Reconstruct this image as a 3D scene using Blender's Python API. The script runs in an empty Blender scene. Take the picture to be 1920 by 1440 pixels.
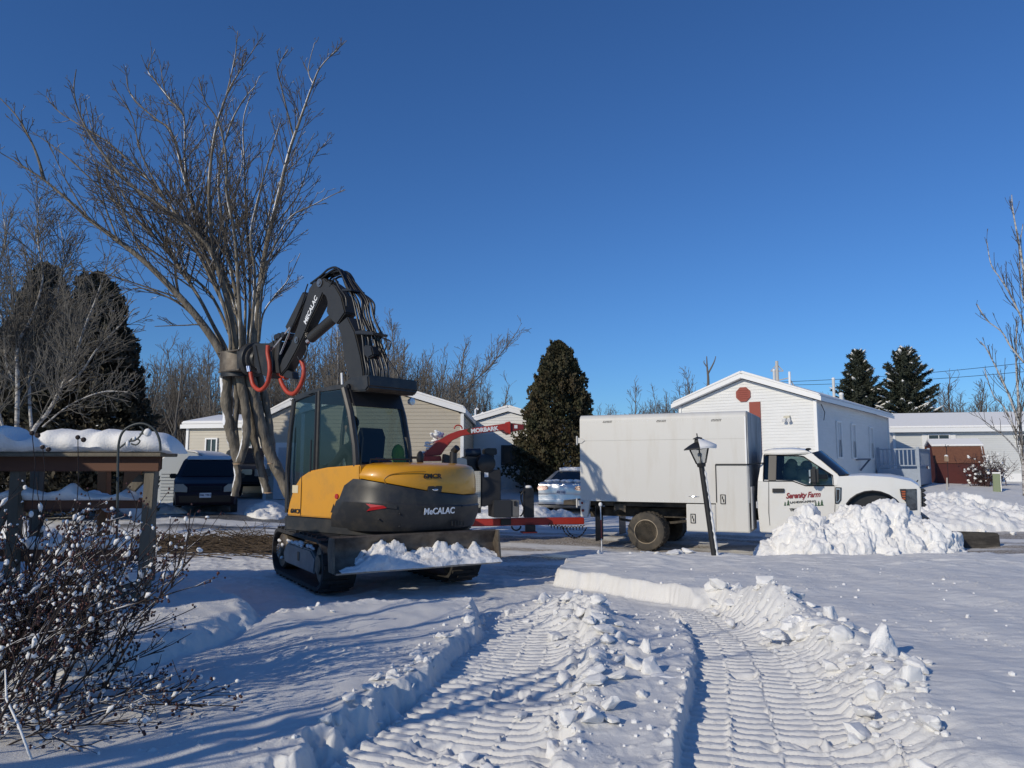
import bpy, bmesh, math, random
import numpy as np
from mathutils import Vector, Matrix, noise as mnoise
R = math.radians
SC = bpy.context.scene
C = SC.collection
FOC, HC = 1400.0, 1.65                      # focal length in photo pixels, eye height in metres
PITCH = math.atan(155 / 1400)
CP, SP = math.cos(PITCH), math.sin(PITCH)

def at(px, py, Y):
    u = (px - 960) / FOC; v = (720 - py) / FOC
    yy = CP - v * SP; zz = SP + v * CP
    return Vector((u * Y / yy, Y, HC + zz * Y / yy))

def gnd(px, py, z=0.0):
    u = (px - 960) / FOC; v = (720 - py) / FOC
    yy = CP - v * SP; zz = SP + v * CP
    t = (z - HC) / zz
    return Vector((u * t, yy * t, z))

# ---------------------------------------------------------------- noise
def _hash(ix, iy, seed):
    h = (ix.astype(np.int64) * 374761393 + iy.astype(np.int64) * 668265263 + seed * 974634541) & 0xffffffff
    h = ((h ^ (h >> 13)) * 1274126177) & 0xffffffff
    h = ((h ^ (h >> 16)) * 2246822519) & 0xffffffff
    return ((h ^ (h >> 15)) & 0xffffff) / float(0xffffff)

def vnoise(x, y, seed=0):
    ix = np.floor(x); iy = np.floor(y)
    fx = x - ix; fy = y - iy
    fx = fx * fx * (3 - 2 * fx); fy = fy * fy * (3 - 2 * fy)
    a = _hash(ix, iy, seed); b = _hash(ix + 1, iy, seed)
    c = _hash(ix, iy + 1, seed); d = _hash(ix + 1, iy + 1, seed)
    return ((a * (1 - fx) + b * fx) * (1 - fy) + (c * (1 - fx) + d * fx) * fy) * 2 - 1

def fbm(x, y, seed=0, octs=4, gain=.5):
    s = 0; a = 1.0
    for o in range(octs):
        s = s + a * vnoise(x, y, seed + o * 17)
        x = x * 2.03 + 7.1; y = y * 1.97 + 3.7; a *= gain
    return s

def blocks(x, y, seed=0, tilt=1.0):
    """Broken-slab look: each cell of a jittered lattice is a randomly raised, randomly tilted plate."""
    ix = np.floor(x); iy = np.floor(y)
    best = np.full(x.shape, 9.0); second = np.full(x.shape, 9.0); val = np.zeros(x.shape)
    for dx in (-1, 0, 1):
        for dy in (-1, 0, 1):
            cx = ix + dx; cy = iy + dy
            px = cx + _hash(cx, cy, seed); py = cy + _hash(cx, cy, seed + 1)
            d = (x - px) ** 2 + (y - py) ** 2
            v = _hash(cx, cy, seed + 2) + tilt * ((x - px) * (_hash(cx, cy, seed + 3) - .5) + (y - py) * (_hash(cx, cy, seed + 4) - .5)) * 1.6
            closer = d < best
            second = np.where(closer, best, np.minimum(second, d))
            val = np.where(closer, v, val); best = np.where(closer, d, best)
    edge = np.sqrt(second) - np.sqrt(best)
    return val, np.clip(edge * 4, 0, 1)

def sstep(a, b, x):
    t = np.clip((x - a) / (b - a), 0, 1)
    return t * t * (3 - 2 * t)

# ---------------------------------------------------------------- objects
def link(o, parent=None):
    C.objects.link(o)
    if parent is not None: o.parent = parent
    return o

def tag(o, label=None, cat=None, group=None, kind=None):
    if label: o['label'] = label
    if cat: o['category'] = cat
    if group: o['group'] = group
    if kind: o['kind'] = kind
    return o

def empty(name, loc=(0, 0, 0), rz=0.0, label=None, cat=None, group=None):
    o = bpy.data.objects.new(name, None); o.empty_display_size = .2
    o.location = loc; o.rotation_euler = (0, 0, rz)
    link(o)
    return tag(o, label, cat, group)

def smooth(me, angle=None):
    me.polygons.foreach_set('use_smooth', np.ones(len(me.polygons), dtype=bool))
    if angle is not None:
        try: me.set_sharp_from_angle(angle=R(angle))
        except Exception: pass

def np_mesh(name, verts, faces, material, parent=None, sm=True, angle=None):
    """verts (N,3) array, faces (M,k) array."""
    me = bpy.data.meshes.new(name)
    verts = np.asarray(verts, dtype=np.float32); faces = np.asarray(faces, dtype=np.int32)
    k = faces.shape[1]
    me.vertices.add(len(verts)); me.vertices.foreach_set('co', verts.ravel())
    me.loops.add(faces.size); me.loops.foreach_set('vertex_index', faces.ravel())
    me.polygons.add(len(faces))
    me.polygons.foreach_set('loop_start', np.arange(0, faces.size, k, dtype=np.int32))
    me.polygons.foreach_set('loop_total', np.full(len(faces), k, dtype=np.int32))
    me.update(calc_edges=True)
    if material: me.materials.append(material)
    if sm: smooth(me, angle)
    o = bpy.data.objects.new(name, me)
    return link(o, parent)

class MB:
    """Collects boxes, prisms, tubes and lofts; build() makes one mesh object of them."""
    def __init__(s): s.v = []; s.f = []; s.M = Matrix.Identity(4)
    def _add(s, vs, fs):
        n = len(s.v)
        s.v += [s.M @ Vector(v) for v in vs]
        s.f += [tuple(i + n for i in f) for f in fs]
        return s
    def box(s, c, d, rot=None):
        x, y, z = d[0] / 2, d[1] / 2, d[2] / 2
        vs = [Vector((a * x, b * y, e * z)) for a in (-1, 1) for b in (-1, 1) for e in (-1, 1)]
        if rot is not None:
            m = rot if isinstance(rot, Matrix) else Matrix.Rotation(rot, 3, 'Z')
            vs = [m @ v for v in vs]
        vs = [v + Vector(c) for v in vs]
        return s._add(vs, [(0, 1, 3, 2), (4, 6, 7, 5), (0, 4, 5, 1), (2, 3, 7, 6), (0, 2, 6, 4), (1, 5, 7, 3)])
    def bar(s, a, b, w, h, up=(0, 0, 1)):
        a = Vector(a); b = Vector(b); d = (b - a); L = d.length; d.normalize()
        u = Vector(up)
        if abs(d.dot(u)) > .98: u = Vector((1, 0, 0))
        sx = d.cross(u).normalized(); u = sx.cross(d)
        m = Matrix((sx, d, u)).transposed()
        return s.box((a + b) / 2, (w, L, h), m)
    def prism(s, poly, axis, lo, hi):
        """poly 2-D outline, extruded along axis from lo to hi; the outline lies in the other two axes in order."""
        n = len(poly); i = 'xyz'.index(axis); vs = []
        for h in (lo, hi):
            for p in poly:
                v = [p[0], p[1]]; v.insert(i, h); vs.append(v)
        fs = [tuple(range(n))[::-1], tuple(range(n, 2 * n))] + [(k, (k + 1) % n, n + (k + 1) % n, n + k) for k in range(n)]
        return s._add(vs, fs)
    def tube(s, pts, r, n=8, cap=True):
        pts = [Vector(p) for p in pts]; m = len(pts)
        rs = r if hasattr(r, '__len__') else [r] * m
        vs = []; prev = None
        for i, p in enumerate(pts):
            d = (pts[min(i + 1, m - 1)] - pts[max(i - 1, 0)]).normalized()
            if prev is None:
                a = Vector((0, 0, 1)) if abs(d.z) < .9 else Vector((1, 0, 0))
                u = d.cross(a).normalized()
            else:
                u = (prev - d * prev.dot(d)).normalized()
            prev = u; w = d.cross(u)
            for k in range(n):
                t = 2 * math.pi * k / n
                vs.append(p + (u * math.cos(t) + w * math.sin(t)) * rs[i])
        fs = [(i * n + k, i * n + (k + 1) % n, (i + 1) * n + (k + 1) % n, (i + 1) * n + k) for i in range(m - 1) for k in range(n)]
        if cap: fs += [tuple(range(n))[::-1], tuple(range((m - 1) * n, m * n))]
        return s._add(vs, fs)
    def cyl(s, a, b, r, n=16, r2=None):
        return s.tube([a, b], [r, r if r2 is None else r2], n)
    def loft(s, rings, cap=True, closed=True):
        n = len(rings[0]); vs = [p for r in rings for p in r]
        rng = range(n) if closed else range(n - 1)
        fs = [(i * n + k, i * n + (k + 1) % n, (i + 1) * n + (k + 1) % n, (i + 1) * n + k) for i in range(len(rings) - 1) for k in rng]
        if cap: fs += [tuple(range(n))[::-1], tuple(range((len(rings) - 1) * n, len(rings) * n))]
        return s._add(vs, fs)
    def lathe(s, prof, c, axis='z', n=24):
        rings = []
        for r, h in prof:
            ring = []
            for k in range(n):
                t = 2 * math.pi * k / n; a, b = r * math.cos(t), r * math.sin(t)
                v = {'z': (a, b, h), 'x': (h, a, b), 'y': (b, h, a)}[axis]
                ring.append(Vector(v) + Vector(c))
            rings.append(ring)
        return s.loft(rings)
    def ball(s, c, r, seg=10, sq=(1, 1, 1)):
        rings = []
        for i in range(seg + 1):
            a = math.pi * i / seg - math.pi / 2
            rr = max(math.cos(a), .02)
            rings.append([Vector((c[0] + r * sq[0] * rr * math.cos(2 * math.pi * k / (seg + 2)), c[1] + r * sq[1] * rr * math.sin(2 * math.pi * k / (seg + 2)), c[2] + r * sq[2] * math.sin(a))) for k in range(seg + 2)])
        return s.loft(rings)
    def quad(s, a, b, c, d): return s._add([a, b, c, d], [(0, 1, 2, 3)])
    def build(s, name, material, parent=None, sm=None, bevel=0, seg=2):
        me = bpy.data.meshes.new(name)
        bm = bmesh.new()
        vs = [bm.verts.new(v) for v in s.v]
        for f in s.f:
            try: bm.faces.new([vs[i] for i in f])
            except ValueError: pass
        bmesh.ops.recalc_face_normals(bm, faces=bm.faces)
        if bevel:
            es = [e for e in bm.edges if len(e.link_faces) == 2 and e.calc_face_angle(0) > R(25)]
            bmesh.ops.bevel(bm, geom=es, offset=bevel, segments=seg, affect='EDGES', clamp_overlap=True)
        bm.to_mesh(me); bm.free()
        if material: me.materials.append(material)
        if sm is None and bevel: sm = 35
        if sm: smooth(me, sm if sm is not True else None)
        return link(bpy.data.objects.new(name, me), parent)

def shell(name, profile, material, parent, hw, axis='y', cuts=(), bevel=.03, seg=3, lo=-1, hi=1):
    """Vehicle-body panel: side profile [(along, z)] spanning from lo to hi across; hw(along, z, side) is the half width there."""
    bm = bmesh.new()
    L = [bm.verts.new((p[0], lo, p[1])) for p in profile]
    Rr = [bm.verts.new((p[0], hi, p[1])) for p in profile]
    n = len(profile)
    bm.faces.new(L); bm.faces.new(Rr[::-1])
    for k in range(n): bm.faces.new((L[k], Rr[k], Rr[(k + 1) % n], L[(k + 1) % n]))
    for kind, val in cuts:
        no = {'z': (0, 0, 1), 'x': (1, 0, 0), 'y': (0, 1, 0)}[kind]
        co = {'z': (0, 0, val), 'x': (val, 0, 0), 'y': (0, val, 0)}[kind]
        bmesh.ops.bisect_plane(bm, geom=bm.verts[:] + bm.edges[:] + bm.faces[:], plane_co=co, plane_no=no)
    for v in bm.verts: v.co.y = v.co.y * hw(v.co.x, v.co.z)
    bmesh.ops.recalc_face_normals(bm, faces=bm.faces)
    if bevel:
        es = [e for e in bm.edges if len(e.link_faces) == 2 and e.calc_face_angle(0) > R(22)]
        bmesh.ops.bevel(bm, geom=es, offset=bevel, segments=seg, affect='EDGES', clamp_overlap=True)
    me = bpy.data.meshes.new(name); bm.to_mesh(me); bm.free()
    me.materials.append(material); smooth(me, 40)
    return link(bpy.data.objects.new(name, me), parent)

def text(name, s, size, material, parent, M, shear=0.0, ext=.004, bold=0.0, sx=1.0, spacing=1.0):
    """Raised lettering as mesh. M places it: text runs along local x, up is local y."""
    cu = bpy.data.curves.new(name, 'FONT'); cu.body = s; cu.size = size; cu.shear = shear
    cu.extrude = ext; cu.offset = bold; cu.align_x = 'CENTER'; cu.align_y = 'CENTER'; cu.space_character = spacing
    cu.resolution_u = 3
    tmp = bpy.data.objects.new('tmp', cu); C.objects.link(tmp)
    dg = bpy.context.evaluated_depsgraph_get()
    me = bpy.data.meshes.new_from_object(tmp.evaluated_get(dg))
    bpy.data.objects.remove(tmp); bpy.data.curves.remove(cu)
    me.transform(M @ Matrix.Scale(sx, 4, (1, 0, 0)))
    me.name = name; me.materials.clear(); me.materials.append(material)
    return link(bpy.data.objects.new(name, me), parent)

def frame(o, x, y):
    """Matrix with origin o, x axis and (roughly) y axis."""
    x = Vector(x).normalized(); y = Vector(y); z = x.cross(y).normalized(); y = z.cross(x)
    m = Matrix.Identity(4)
    for i in range(3): m[i][0] = x[i]; m[i][1] = y[i]; m[i][2] = z[i]; m[i][3] = o[i]
    return m

def copy_tree(o, parent=None):
    c = o.copy(); C.objects.link(c)
    if parent is not None: c.parent = parent
    for ch in [k for k in bpy.data.objects if k.parent == o]: copy_tree(ch, c)
    return c

# ---------------------------------------------------------------- materials
def mat(name, col, rough=.5, metal=0.0, coat=0.0, col2=None, nscale=6.0, namt=.5, ncon=(.35, .65), stretch=None, bump=None, spec=.5, snow=None, emit=None):
    m = bpy.data.materials.new(name); m.use_nodes = True
    nt = m.node_tree; N = nt.nodes; K = nt.links
    p = N['Principled BSDF']
    p.inputs['Roughness'].default_value = rough; p.inputs['Metallic'].default_value = metal
    p.inputs['Coat Weight'].default_value = coat; p.inputs['Coat Roughness'].default_value = .06
    p.inputs['Specular IOR Level'].default_value = spec
    p.inputs['Base Color'].default_value = (*col, 1)
    out = None
    tc = N.new('ShaderNodeTexCoord')
    vec = tc.outputs['Object']
    if stretch:
        mp = N.new('ShaderNodeMapping'); mp.inputs['Scale'].default_value = stretch
        K.new(vec, mp.inputs[0]); vec = mp.outputs[0]
    if col2 is not None:
        nz = N.new('ShaderNodeTexNoise'); nz.inputs['Scale'].default_value = nscale; nz.inputs['Detail'].default_value = 6
        nz.inputs['Roughness'].default_value = .65
        K.new(vec, nz.inputs['Vector'])
        mr = N.new('ShaderNodeMapRange'); mr.inputs[1].default_value = ncon[0]; mr.inputs[2].default_value = ncon[1]; mr.inputs[4].default_value = namt
        K.new(nz.outputs[0], mr.inputs[0])
        mx = N.new('ShaderNodeMix'); mx.data_type = 'RGBA'
        mx.inputs[6].default_value = (*col, 1); mx.inputs[7].default_value = (*col2, 1)
        K.new(mr.outputs[0], mx.inputs[0]); out = mx.outputs[2]
    if snow is not None:      # snow lodged on faces turned to `snow` direction
        d, thr, sc = snow
        geo = N.new('ShaderNodeNewGeometry')
        dt = N.new('ShaderNodeVectorMath'); dt.operation = 'DOT_PRODUCT'; dt.inputs[1].default_value = Vector(d).normalized()
        K.new(geo.outputs['Normal'], dt.inputs[0])
        nz = N.new('ShaderNodeTexNoise'); nz.inputs['Scale'].default_value = sc; nz.inputs['Detail'].default_value = 5
        K.new(tc.outputs['Object'], nz.inputs['Vector'])
        ad = N.new('ShaderNodeMath'); ad.operation = 'MULTIPLY_ADD'; ad.inputs[1].default_value = 1.6
        K.new(nz.outputs[0], ad.inputs[0]); K.new(dt.outputs['Value'], ad.inputs[2])
        mr = N.new('ShaderNodeMapRange'); mr.inputs[1].default_value = thr; mr.inputs[2].default_value = thr + .12
        K.new(ad.outputs[0], mr.inputs[0])
        mx = N.new('ShaderNodeMix'); mx.data_type = 'RGBA'
        mx.inputs[6].default_value = (*col, 1); mx.inputs[7].default_value = (.84, .85, .87, 1)
        if out is not None: K.new(out, mx.inputs[6])
        K.new(mr.outputs[0], mx.inputs[0]); out = mx.outputs[2]
    if out is not None: K.new(out, p.inputs['Base Color'])
    if bump:
        nb = N.new('ShaderNodeTexNoise'); nb.inputs['Scale'].default_value = bump[0]; nb.inputs['Detail'].default_value = 5
        K.new(vec, nb.inputs['Vector'])
        b = N.new('ShaderNodeBump'); b.inputs['Strength'].default_value = bump[1]; b.inputs['Distance'].default_value = bump[2] if len(bump) > 2 else .01
        K.new(nb.outputs[0], b.inputs['Height']); K.new(b.outputs[0], p.inputs['Normal'])
    if emit: p.inputs['Emission Color'].default_value = (*emit[0], 1); p.inputs['Emission Strength'].default_value = emit[1]
    return m

def glass(name, tint, tr=.75, rough=.02):
    m = bpy.data.materials.new(name); m.use_nodes = True
    nt = m.node_tree; N = nt.nodes; K = nt.links
    N.remove(N['Principled BSDF'])
    t = N.new('ShaderNodeBsdfTransparent'); t.inputs[0].default_value = (*tint, 1)
    g = N.new('ShaderNodeBsdfGlossy'); g.inputs['Roughness'].default_value = rough; g.inputs[0].default_value = (.9, .95, .95, 1)
    lw = N.new('ShaderNodeLayerWeight'); pw = N.new('ShaderNodeMath'); pw.operation = 'POWER'; pw.inputs[1].default_value = 4.0; K.new(lw.outputs['Facing'], pw.inputs[0])
    fr = N.new('ShaderNodeMath'); fr.operation = 'MULTIPLY_ADD'; fr.inputs[1].default_value = .85; fr.inputs[2].default_value = .04; K.new(pw.outputs[0], fr.inputs[0])
    mx = N.new('ShaderNodeMixShader'); K.new(fr.outputs[0], mx.inputs[0]); K.new(t.outputs[0], mx.inputs[1]); K.new(g.outputs[0], mx.inputs[2])
    K.new(mx.outputs[0], N['Material Output'].inputs[0])
    return m

SNOW = mat('snow', (.83, .82, .80), .75, spec=.25, bump=(55, .35, .02))
SNOW_PLOW = mat('ploughed_snow', (.83, .82, .80), .8, spec=.25, col2=(.62, .6, .57), nscale=2.2, namt=.7, ncon=(.5, .75), bump=(40, .5, .03))
SNOW_ROOF = mat('snow_on_roof', (.83, .82, .80), .75, spec=.25, bump=(9, .3, .05))
BLACK = mat('black_plastic', (.018, .018, .02), .45)
RUBBER = mat('rubber', (.022, .021, .021), .8, col2=(.06, .055, .05), nscale=9, namt=.6)
CHROME = mat('bright_metal', (.75, .75, .76), .18, 1.0)
STEEL = mat('steel', (.35, .34, .33), .35, .9, col2=(.16, .13, .11), nscale=14, namt=.6)
DARKGLASS = mat('dark_glass', (.008, .009, .010), .06, spec=.35)
WHITE = mat('white_trim', (.82, .82, .81), .5)
PLATE = mat('plate_white', (.75, .76, .78), .4)
GREYTXT = mat('plate_lettering', (.1, .12, .2), .5)

# ---------------------------------------------------------------- camera, sky and sun
cam = bpy.data.cameras.new('camera'); co = bpy.data.objects.new('camera', cam); C.objects.link(co)
cam.sensor_width = 36; cam.lens = 36 * FOC / 1920; cam.clip_end = 6000; cam.clip_start = .05
co.location = (0, 0, HC); co.rotation_euler = (math.pi / 2 + PITCH, 0, 0)
SC.camera = co
SHAD = Vector((.715, .699, 0)).normalized()       # the way shadows fall on the ground
ELEV = R(25)
w = bpy.data.worlds.new('World'); SC.world = w; w.use_nodes = True
nt = w.node_tree; bg = nt.nodes['Background']
sky = nt.nodes.new('ShaderNodeTexSky'); sky.sky_type = 'NISHITA'; sky.sun_disc = False
sky.sun_elevation = ELEV; sky.sun_rotation = math.atan2(-SHAD.x, -SHAD.y)
sky.air_density = 1; sky.dust_density = 0.1; sky.ozone_density = 1.6
gr = nt.nodes.new('ShaderNodeVectorMath'); gr.operation = 'MULTIPLY'; gr.inputs[1].default_value = (.38, .72, 1.22)
nt.links.new(sky.outputs[0], gr.inputs[0]); nt.links.new(gr.outputs[0], bg.inputs[0])
bg.inputs[1].default_value = .086
sun = bpy.data.lights.new('sun', 'SUN'); sun.energy = 2.95; sun.angle = R(.5); sun.color = (1, .905, .735)
so = bpy.data.objects.new('sun', sun); C.objects.link(so)
so.rotation_euler = Vector((SHAD.x * math.cos(ELEV), SHAD.y * math.cos(ELEV), -math.sin(ELEV))).to_track_quat('-Z', 'Y').to_euler()
so.location = (-20, -8, 12)
SC.view_settings.view_transform = 'Standard'; SC.view_settings.look = 'None'
SC.view_settings.exposure = 0; SC.view_settings.gamma = 1
SC.cycles.max_bounces = 8; SC.cycles.transparent_max_bounces = 16; SC.cycles.use_denoising = True
# ================================================================ ground
def base_z(x, y):
    z = .9 * sstep(21, 38, y)
    z = z + .26 * sstep(-4.5, -9, x) * sstep(15, 22, y) * (1 - sstep(24, 34, y))
    z = z - .13 * np.exp(-(((x - 5) / 6.0) ** 2 + ((y - 16) / 2.2) ** 2))
    return z

def gz(x, y):
    return float(base_z(np.array([float(x)]), np.array([float(y)]))[0])

def polysd(pts, X, Y):
    """Signed distance (negative inside) to a polygon given as world (x, y)."""
    d = np.full(X.shape, 1e9); inside = np.zeros(X.shape, bool)
    n = len(pts)
    for i in range(n):
        ax, ay = pts[i][0], pts[i][1]; bx, by = pts[(i + 1) % n][0], pts[(i + 1) % n][1]
        ex, ey = bx - ax, by - ay
        t = np.clip(((X - ax) * ex + (Y - ay) * ey) / (ex * ex + ey * ey + 1e-9), 0, 1)
        d = np.minimum(d, (X - ax - t * ex) ** 2 + (Y - ay - t * ey) ** 2)
        cross = ((ay > Y) != (by > Y)) & (X < (bx - ax) * (Y - ay) / ((by - ay) if abs(by - ay) > 1e-9 else 1e-9) + ax)
        inside ^= cross
    d = np.sqrt(d)
    return np.where(inside, -d, d)

def line_st(pts, X, Y):
    """Along (s) and across (t, right positive) coordinates to a polyline; k: width factor interpolated from pts[i][2]."""
    best = np.full(X.shape, 1e9); S = np.zeros(X.shape); T = np.zeros(X.shape); W = np.zeros(X.shape); acc = 0
    for i in range(len(pts) - 1):
        ax, ay, aw = pts[i]; bx, by, bw = pts[i + 1]
        ex, ey = bx - ax, by - ay; L = math.hypot(ex, ey)
        tt = ((X - ax) * ex + (Y - ay) * ey) / (L * L)
        t = np.clip(tt, 0, 1)
        dx = X - ax - t * ex; dy = Y - ay - t * ey
        d = dx * dx + dy * dy
        c = d < best
        best = np.where(c, d, best); S = np.where(c, acc + t * L, S)
        T = np.where(c, np.sign(dx * ey - dy * ex) * np.sqrt(d), T); W = np.where(c, aw + t * (bw - aw), W)
        acc += L
    return S, T, W

def spline(pts, n=8):
    out = []
    for i in range(len(pts) - 1):
        p0 = np.array(pts[max(i - 1, 0)]); p1 = np.array(pts[i]); p2 = np.array(pts[i + 1]); p3 = np.array(pts[min(i + 2, len(pts) - 1)])
        for k in range(n):
            t = k / n
            out.append(tuple(.5 * (2 * p1 + (p2 - p0) * t + (2 * p0 - 5 * p1 + 4 * p2 - p3) * t * t + (3 * p1 - p0 - 3 * p2 + p3) * t ** 3)))
    out.append(tuple(pts[-1]))
    return out

G = lambda L, z=0.0: [gnd(px, py, z).to_2d() for px, py in L]
LAWN = G([(1040, 1068), (1066, 1044), (1130, 1036), (1290, 1033), (1420, 1042), (1520, 1040), (1700, 1040), (1835, 1036), (1935, 1040)], .2) + [Vector((14, 12.5)), Vector((14, 2)), Vector((2.9, 2))] + \
    G([(1665, 1440), (1610, 1340), (1520, 1240), (1420, 1175), (1335, 1122), (1250, 1098), (1150, 1083), (1090, 1074)], .2)
BANK = G([(530, 1440), (640, 1362), (700, 1318), (830, 1240), (905, 1165), (893, 1118), (780, 1122), (600, 1132), (500, 1152), (380, 1180), (250, 1230), (-200, 1300)], .2) + [Vector((-9, 5.5)), Vector((-9, 2)), Vector((-1.9, 2))]
MOUND = G([(-300, 1040), (150, 1050), (285, 1058), (390, 1086), (495, 1118), (522, 1150), (430, 1185), (280, 1240), (-300, 1320)], .3)
ISLE = [Vector((.32, 2.5)), Vector((.92, 2.5)), Vector((.93, 4.1)), Vector((1.13, 5)), Vector((1.46, 6.0)), Vector((1.72, 7.2)), Vector((1.75, 8.0)), Vector((1.45, 8.6)), Vector((.8, 8.6)), Vector((.66, 7.5)), Vector((.55, 6.1)), Vector((.36, 5)), Vector((.2, 4.1))]
TRK1 = spline([(-.95, 2.2, 1.0), (-.47, 4.09, 1.0), (-.22, 4.97, .97), (.0, 6.16, .92), (.19, 7.57, .8), (.45, 8.9, .6)])
TRK2 = spline([(1.0, 2.2, 1.1), (1.437, 4.09, 1.1), (1.65, 4.97, 1.0), (1.936, 6.16, .9), (2.1, 7.33, .76), (2.05, 8.7, .5)])
RUB1 = G([(985, 1122), (1045, 1106), (1100, 1120), (1150, 1165), (1205, 1240), (1160, 1310), (1090, 1385), (1010, 1440), (930, 1470), (1000, 1360), (1050, 1270), (1050, 1190), (1000, 1150)], .1)
RUB2 = G([(1320, 1118), (1420, 1140), (1510, 1165), (1610, 1215), (1700, 1290), (1740, 1360), (1760, 1470), (1650, 1470), (1570, 1330), (1470, 1220), (1380, 1165)], .1)

def ground_height(X, Y):
    near = (Y < 14.5) & (Y > 1.5) & (np.abs(X) < 15)
    Z = base_z(X, Y)
    # broad unevenness, rougher trodden snow on the driveway
    Z = Z + .025 * fbm(X * .35, Y * .35, 3, 3) * (1 - np.exp(-(Y / 5) ** 2)) + .012 * fbm(X * 2.3, Y * 1.6, 5, 3) * (Y < 60)
    dirt = np.zeros(X.shape)
    x = X[near]; y = Y[near]
    wx = x + .035 * fbm(x * 7, y * 7, 11, 3); wy = y + .035 * fbm(x * 7, y * 7, 23, 3)
    z = np.zeros(x.shape)
    lumps, edge = blocks(x * 9, y * 9, 31)
    sd = polysd(LAWN, wx, wy); soft = sstep(8.9, 8.2, y) * sstep(.8, 1.4, x); lw = sstep(.03, -.05, sd) * (1 - soft) + sstep(.12, -.55, sd) * soft
    lawn = .22 * lw + .035 * fbm(x * .9, y * .9, 41, 3) * sstep(0, -1, sd) + .02 * np.exp(-np.clip(-sd, 0, 9) / .12) * lw * (1 + vnoise(x * 6, y * 6, 9))
    lawn = lawn + lw * .006 * fbm(x * 5, y * 12, 44, 3)
    sd2 = polysd(BANK, wx, wy); rag = np.clip(.5 + .9 * fbm(x * 3.1, y * 3.1, 53, 3), 0, 1); bw = sstep(.06, -.05 - .13 * rag, sd2 - .035 * fbm(x * 11, y * 11, 57, 3) * (.3 + rag))
    bank = .2 * bw + bw * (.03 * fbm(x * 1.3, y * 1.3, 51, 3)) + .04 * np.exp(-np.abs(sd2 + .06) / .1) * (.5 + fbm(x * 9, y * 9, 59, 3)) * bw * (.4 + .8 * rag)
    sd3 = polysd(MOUND, wx, wy); mw = sstep(.1, -.35, sd3)
    mound = .36 * mw + .03 * fbm(x * 2, y * 2, 61, 3) * mw
    sd4 = polysd(ISLE, wx, wy); iw = sstep(.04, -.04 - .1 * rag, sd4 - .03 * fbm(x * 11, y * 11, 77, 3)) * sstep(9.0, 7.2, y)
    isle = .15 * iw + .02 * fbm(x * 1.7, y * 1.7, 71, 3) * iw
    z = np.maximum(np.maximum(np.maximum(lawn, bank), mound), isle)
    # trodden lumps on the level snow
    flat = (1 - lw) * (1 - bw) * (1 - mw)
    z = z + flat * .012 * np.clip(fbm(x * 8, y * 8, 81, 3), -.3, 1)
    # crawler tracks: rows of lug bars between ridges of crumbled snow
    for k, (TR, ph) in enumerate(((TRK1, 0.0), (TRK2, .4))):
        s, t, wd = line_st(TR, x, y)
        t = t + .008 * fbm(s * 3, t * 3, 91 + k, 3)
        tn = t / (wd / 2)
        inn = np.where(tn < 0, sstep(1.06, .97, -tn), sstep(1.5, .97, tn)) * sstep(9.2, 8.4, y)
        nc = 4
        c = (tn + 1) / 2 * nc; ci = np.clip(np.floor(c), 0, nc - 1); cf = c - ci
        sh = _hash(ci, ci * 0, 7 + k)
        ss = s + ph + sh * .1 + .018 * np.sin(cf * math.pi) + .005 * fbm(x * 5, y * 5, 95 + k, 2)
        fr = (ss / .105) % 1.0
        bar = sstep(.08, .3, fr) * sstep(1.0, .78, fr)
        keep = sstep(-1.15, -.7, fbm(x * 2.2, y * 2.2, 105 + k, 3))
        sep = np.exp(-(np.minimum(cf, 1 - cf) / .065) ** 2) * (ci + np.round(cf) > 0) * (ci + np.round(cf) < nc)
        floor = .002 + .056 * bar * (.35 + .65 * keep) * (1 - .6 * sep) + sep * (.022 + .035 * np.clip(lumps * edge, 0, 1)) + .003 * fbm(x * 20, y * 20, 111, 2) + (1 - keep) * .03 * np.clip(lumps * edge, 0, 1)
        z = z * (1 - inn) + floor * inn
        rim = np.exp(-((np.abs(tn) - 1.06) * wd / 2 / .05) ** 2) * sstep(9.2, 8.4, y)
        z = z + rim * .03 * np.clip(lumps * edge * 1.4 - .2, 0, 1)
    # broken snow heaped beside the tracks
    for poly, hgt, sdv, pk in ((RUB1, .2, 131, (1.02, 8.1, .28)), (RUB2, .2, 151, (2.75, 7.9, .2))):
        sd = polysd(poly, x + .06 * fbm(x * 4, y * 4, sdv, 2), y)
        m = sstep(.16, -.3, sd)
        b1, e1 = blocks(x * 3.4, y * 3.4, sdv + 3, 1.2); b2, e2 = blocks(x * 8, y * 8, sdv + 8); b3, e3 = blocks(x * 17, y * 17, sdv + 12)
        lump = .55 * b1 * e1 ** .5 + .32 * b2 * e2 ** .5 + .13 * b3 * e3
        pkm = np.exp(-(((x - pk[0]) / .5) ** 2 + ((y - pk[1]) / .7) ** 2))
        z = z + m * (hgt * (.3 + .32 * np.clip(lump, 0, 1.2) + .16 * fbm(x * 2.5, y * 2.5, sdv + 15, 3)) + pk[2] * pkm - .01)
    # crumbs
    cb, ce = blocks(x * 24, y * 24, 171)
    crumb = (_hash(np.floor(x * 3), np.floor(y * 3), 5) > .55)
    z = z + .004 * np.clip(cb - .9, 0, 1) * 9 * ce * crumb * (z > .1) * sstep(.0, .6, fbm(x * .8, y * .8, 181, 2) + .55)
    Z[near] += z
    # road: tan grit showing through packed snow along the way the truck drives, dark wet patch before the parked suv
    ca, sa = math.cos(R(-12)), math.sin(R(-12))
    u = X * ca + Y * sa; v = -X * sa + Y * ca
    grit = sstep(-.15, .6, fbm(u * .35, v * 2.2, 201, 4) + .15) * sstep(13.2, 14.0, Y) * sstep(21, 18.5, Y + .02 * X) * sstep(-2.5, 0, X) * (X < 40)
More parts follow.
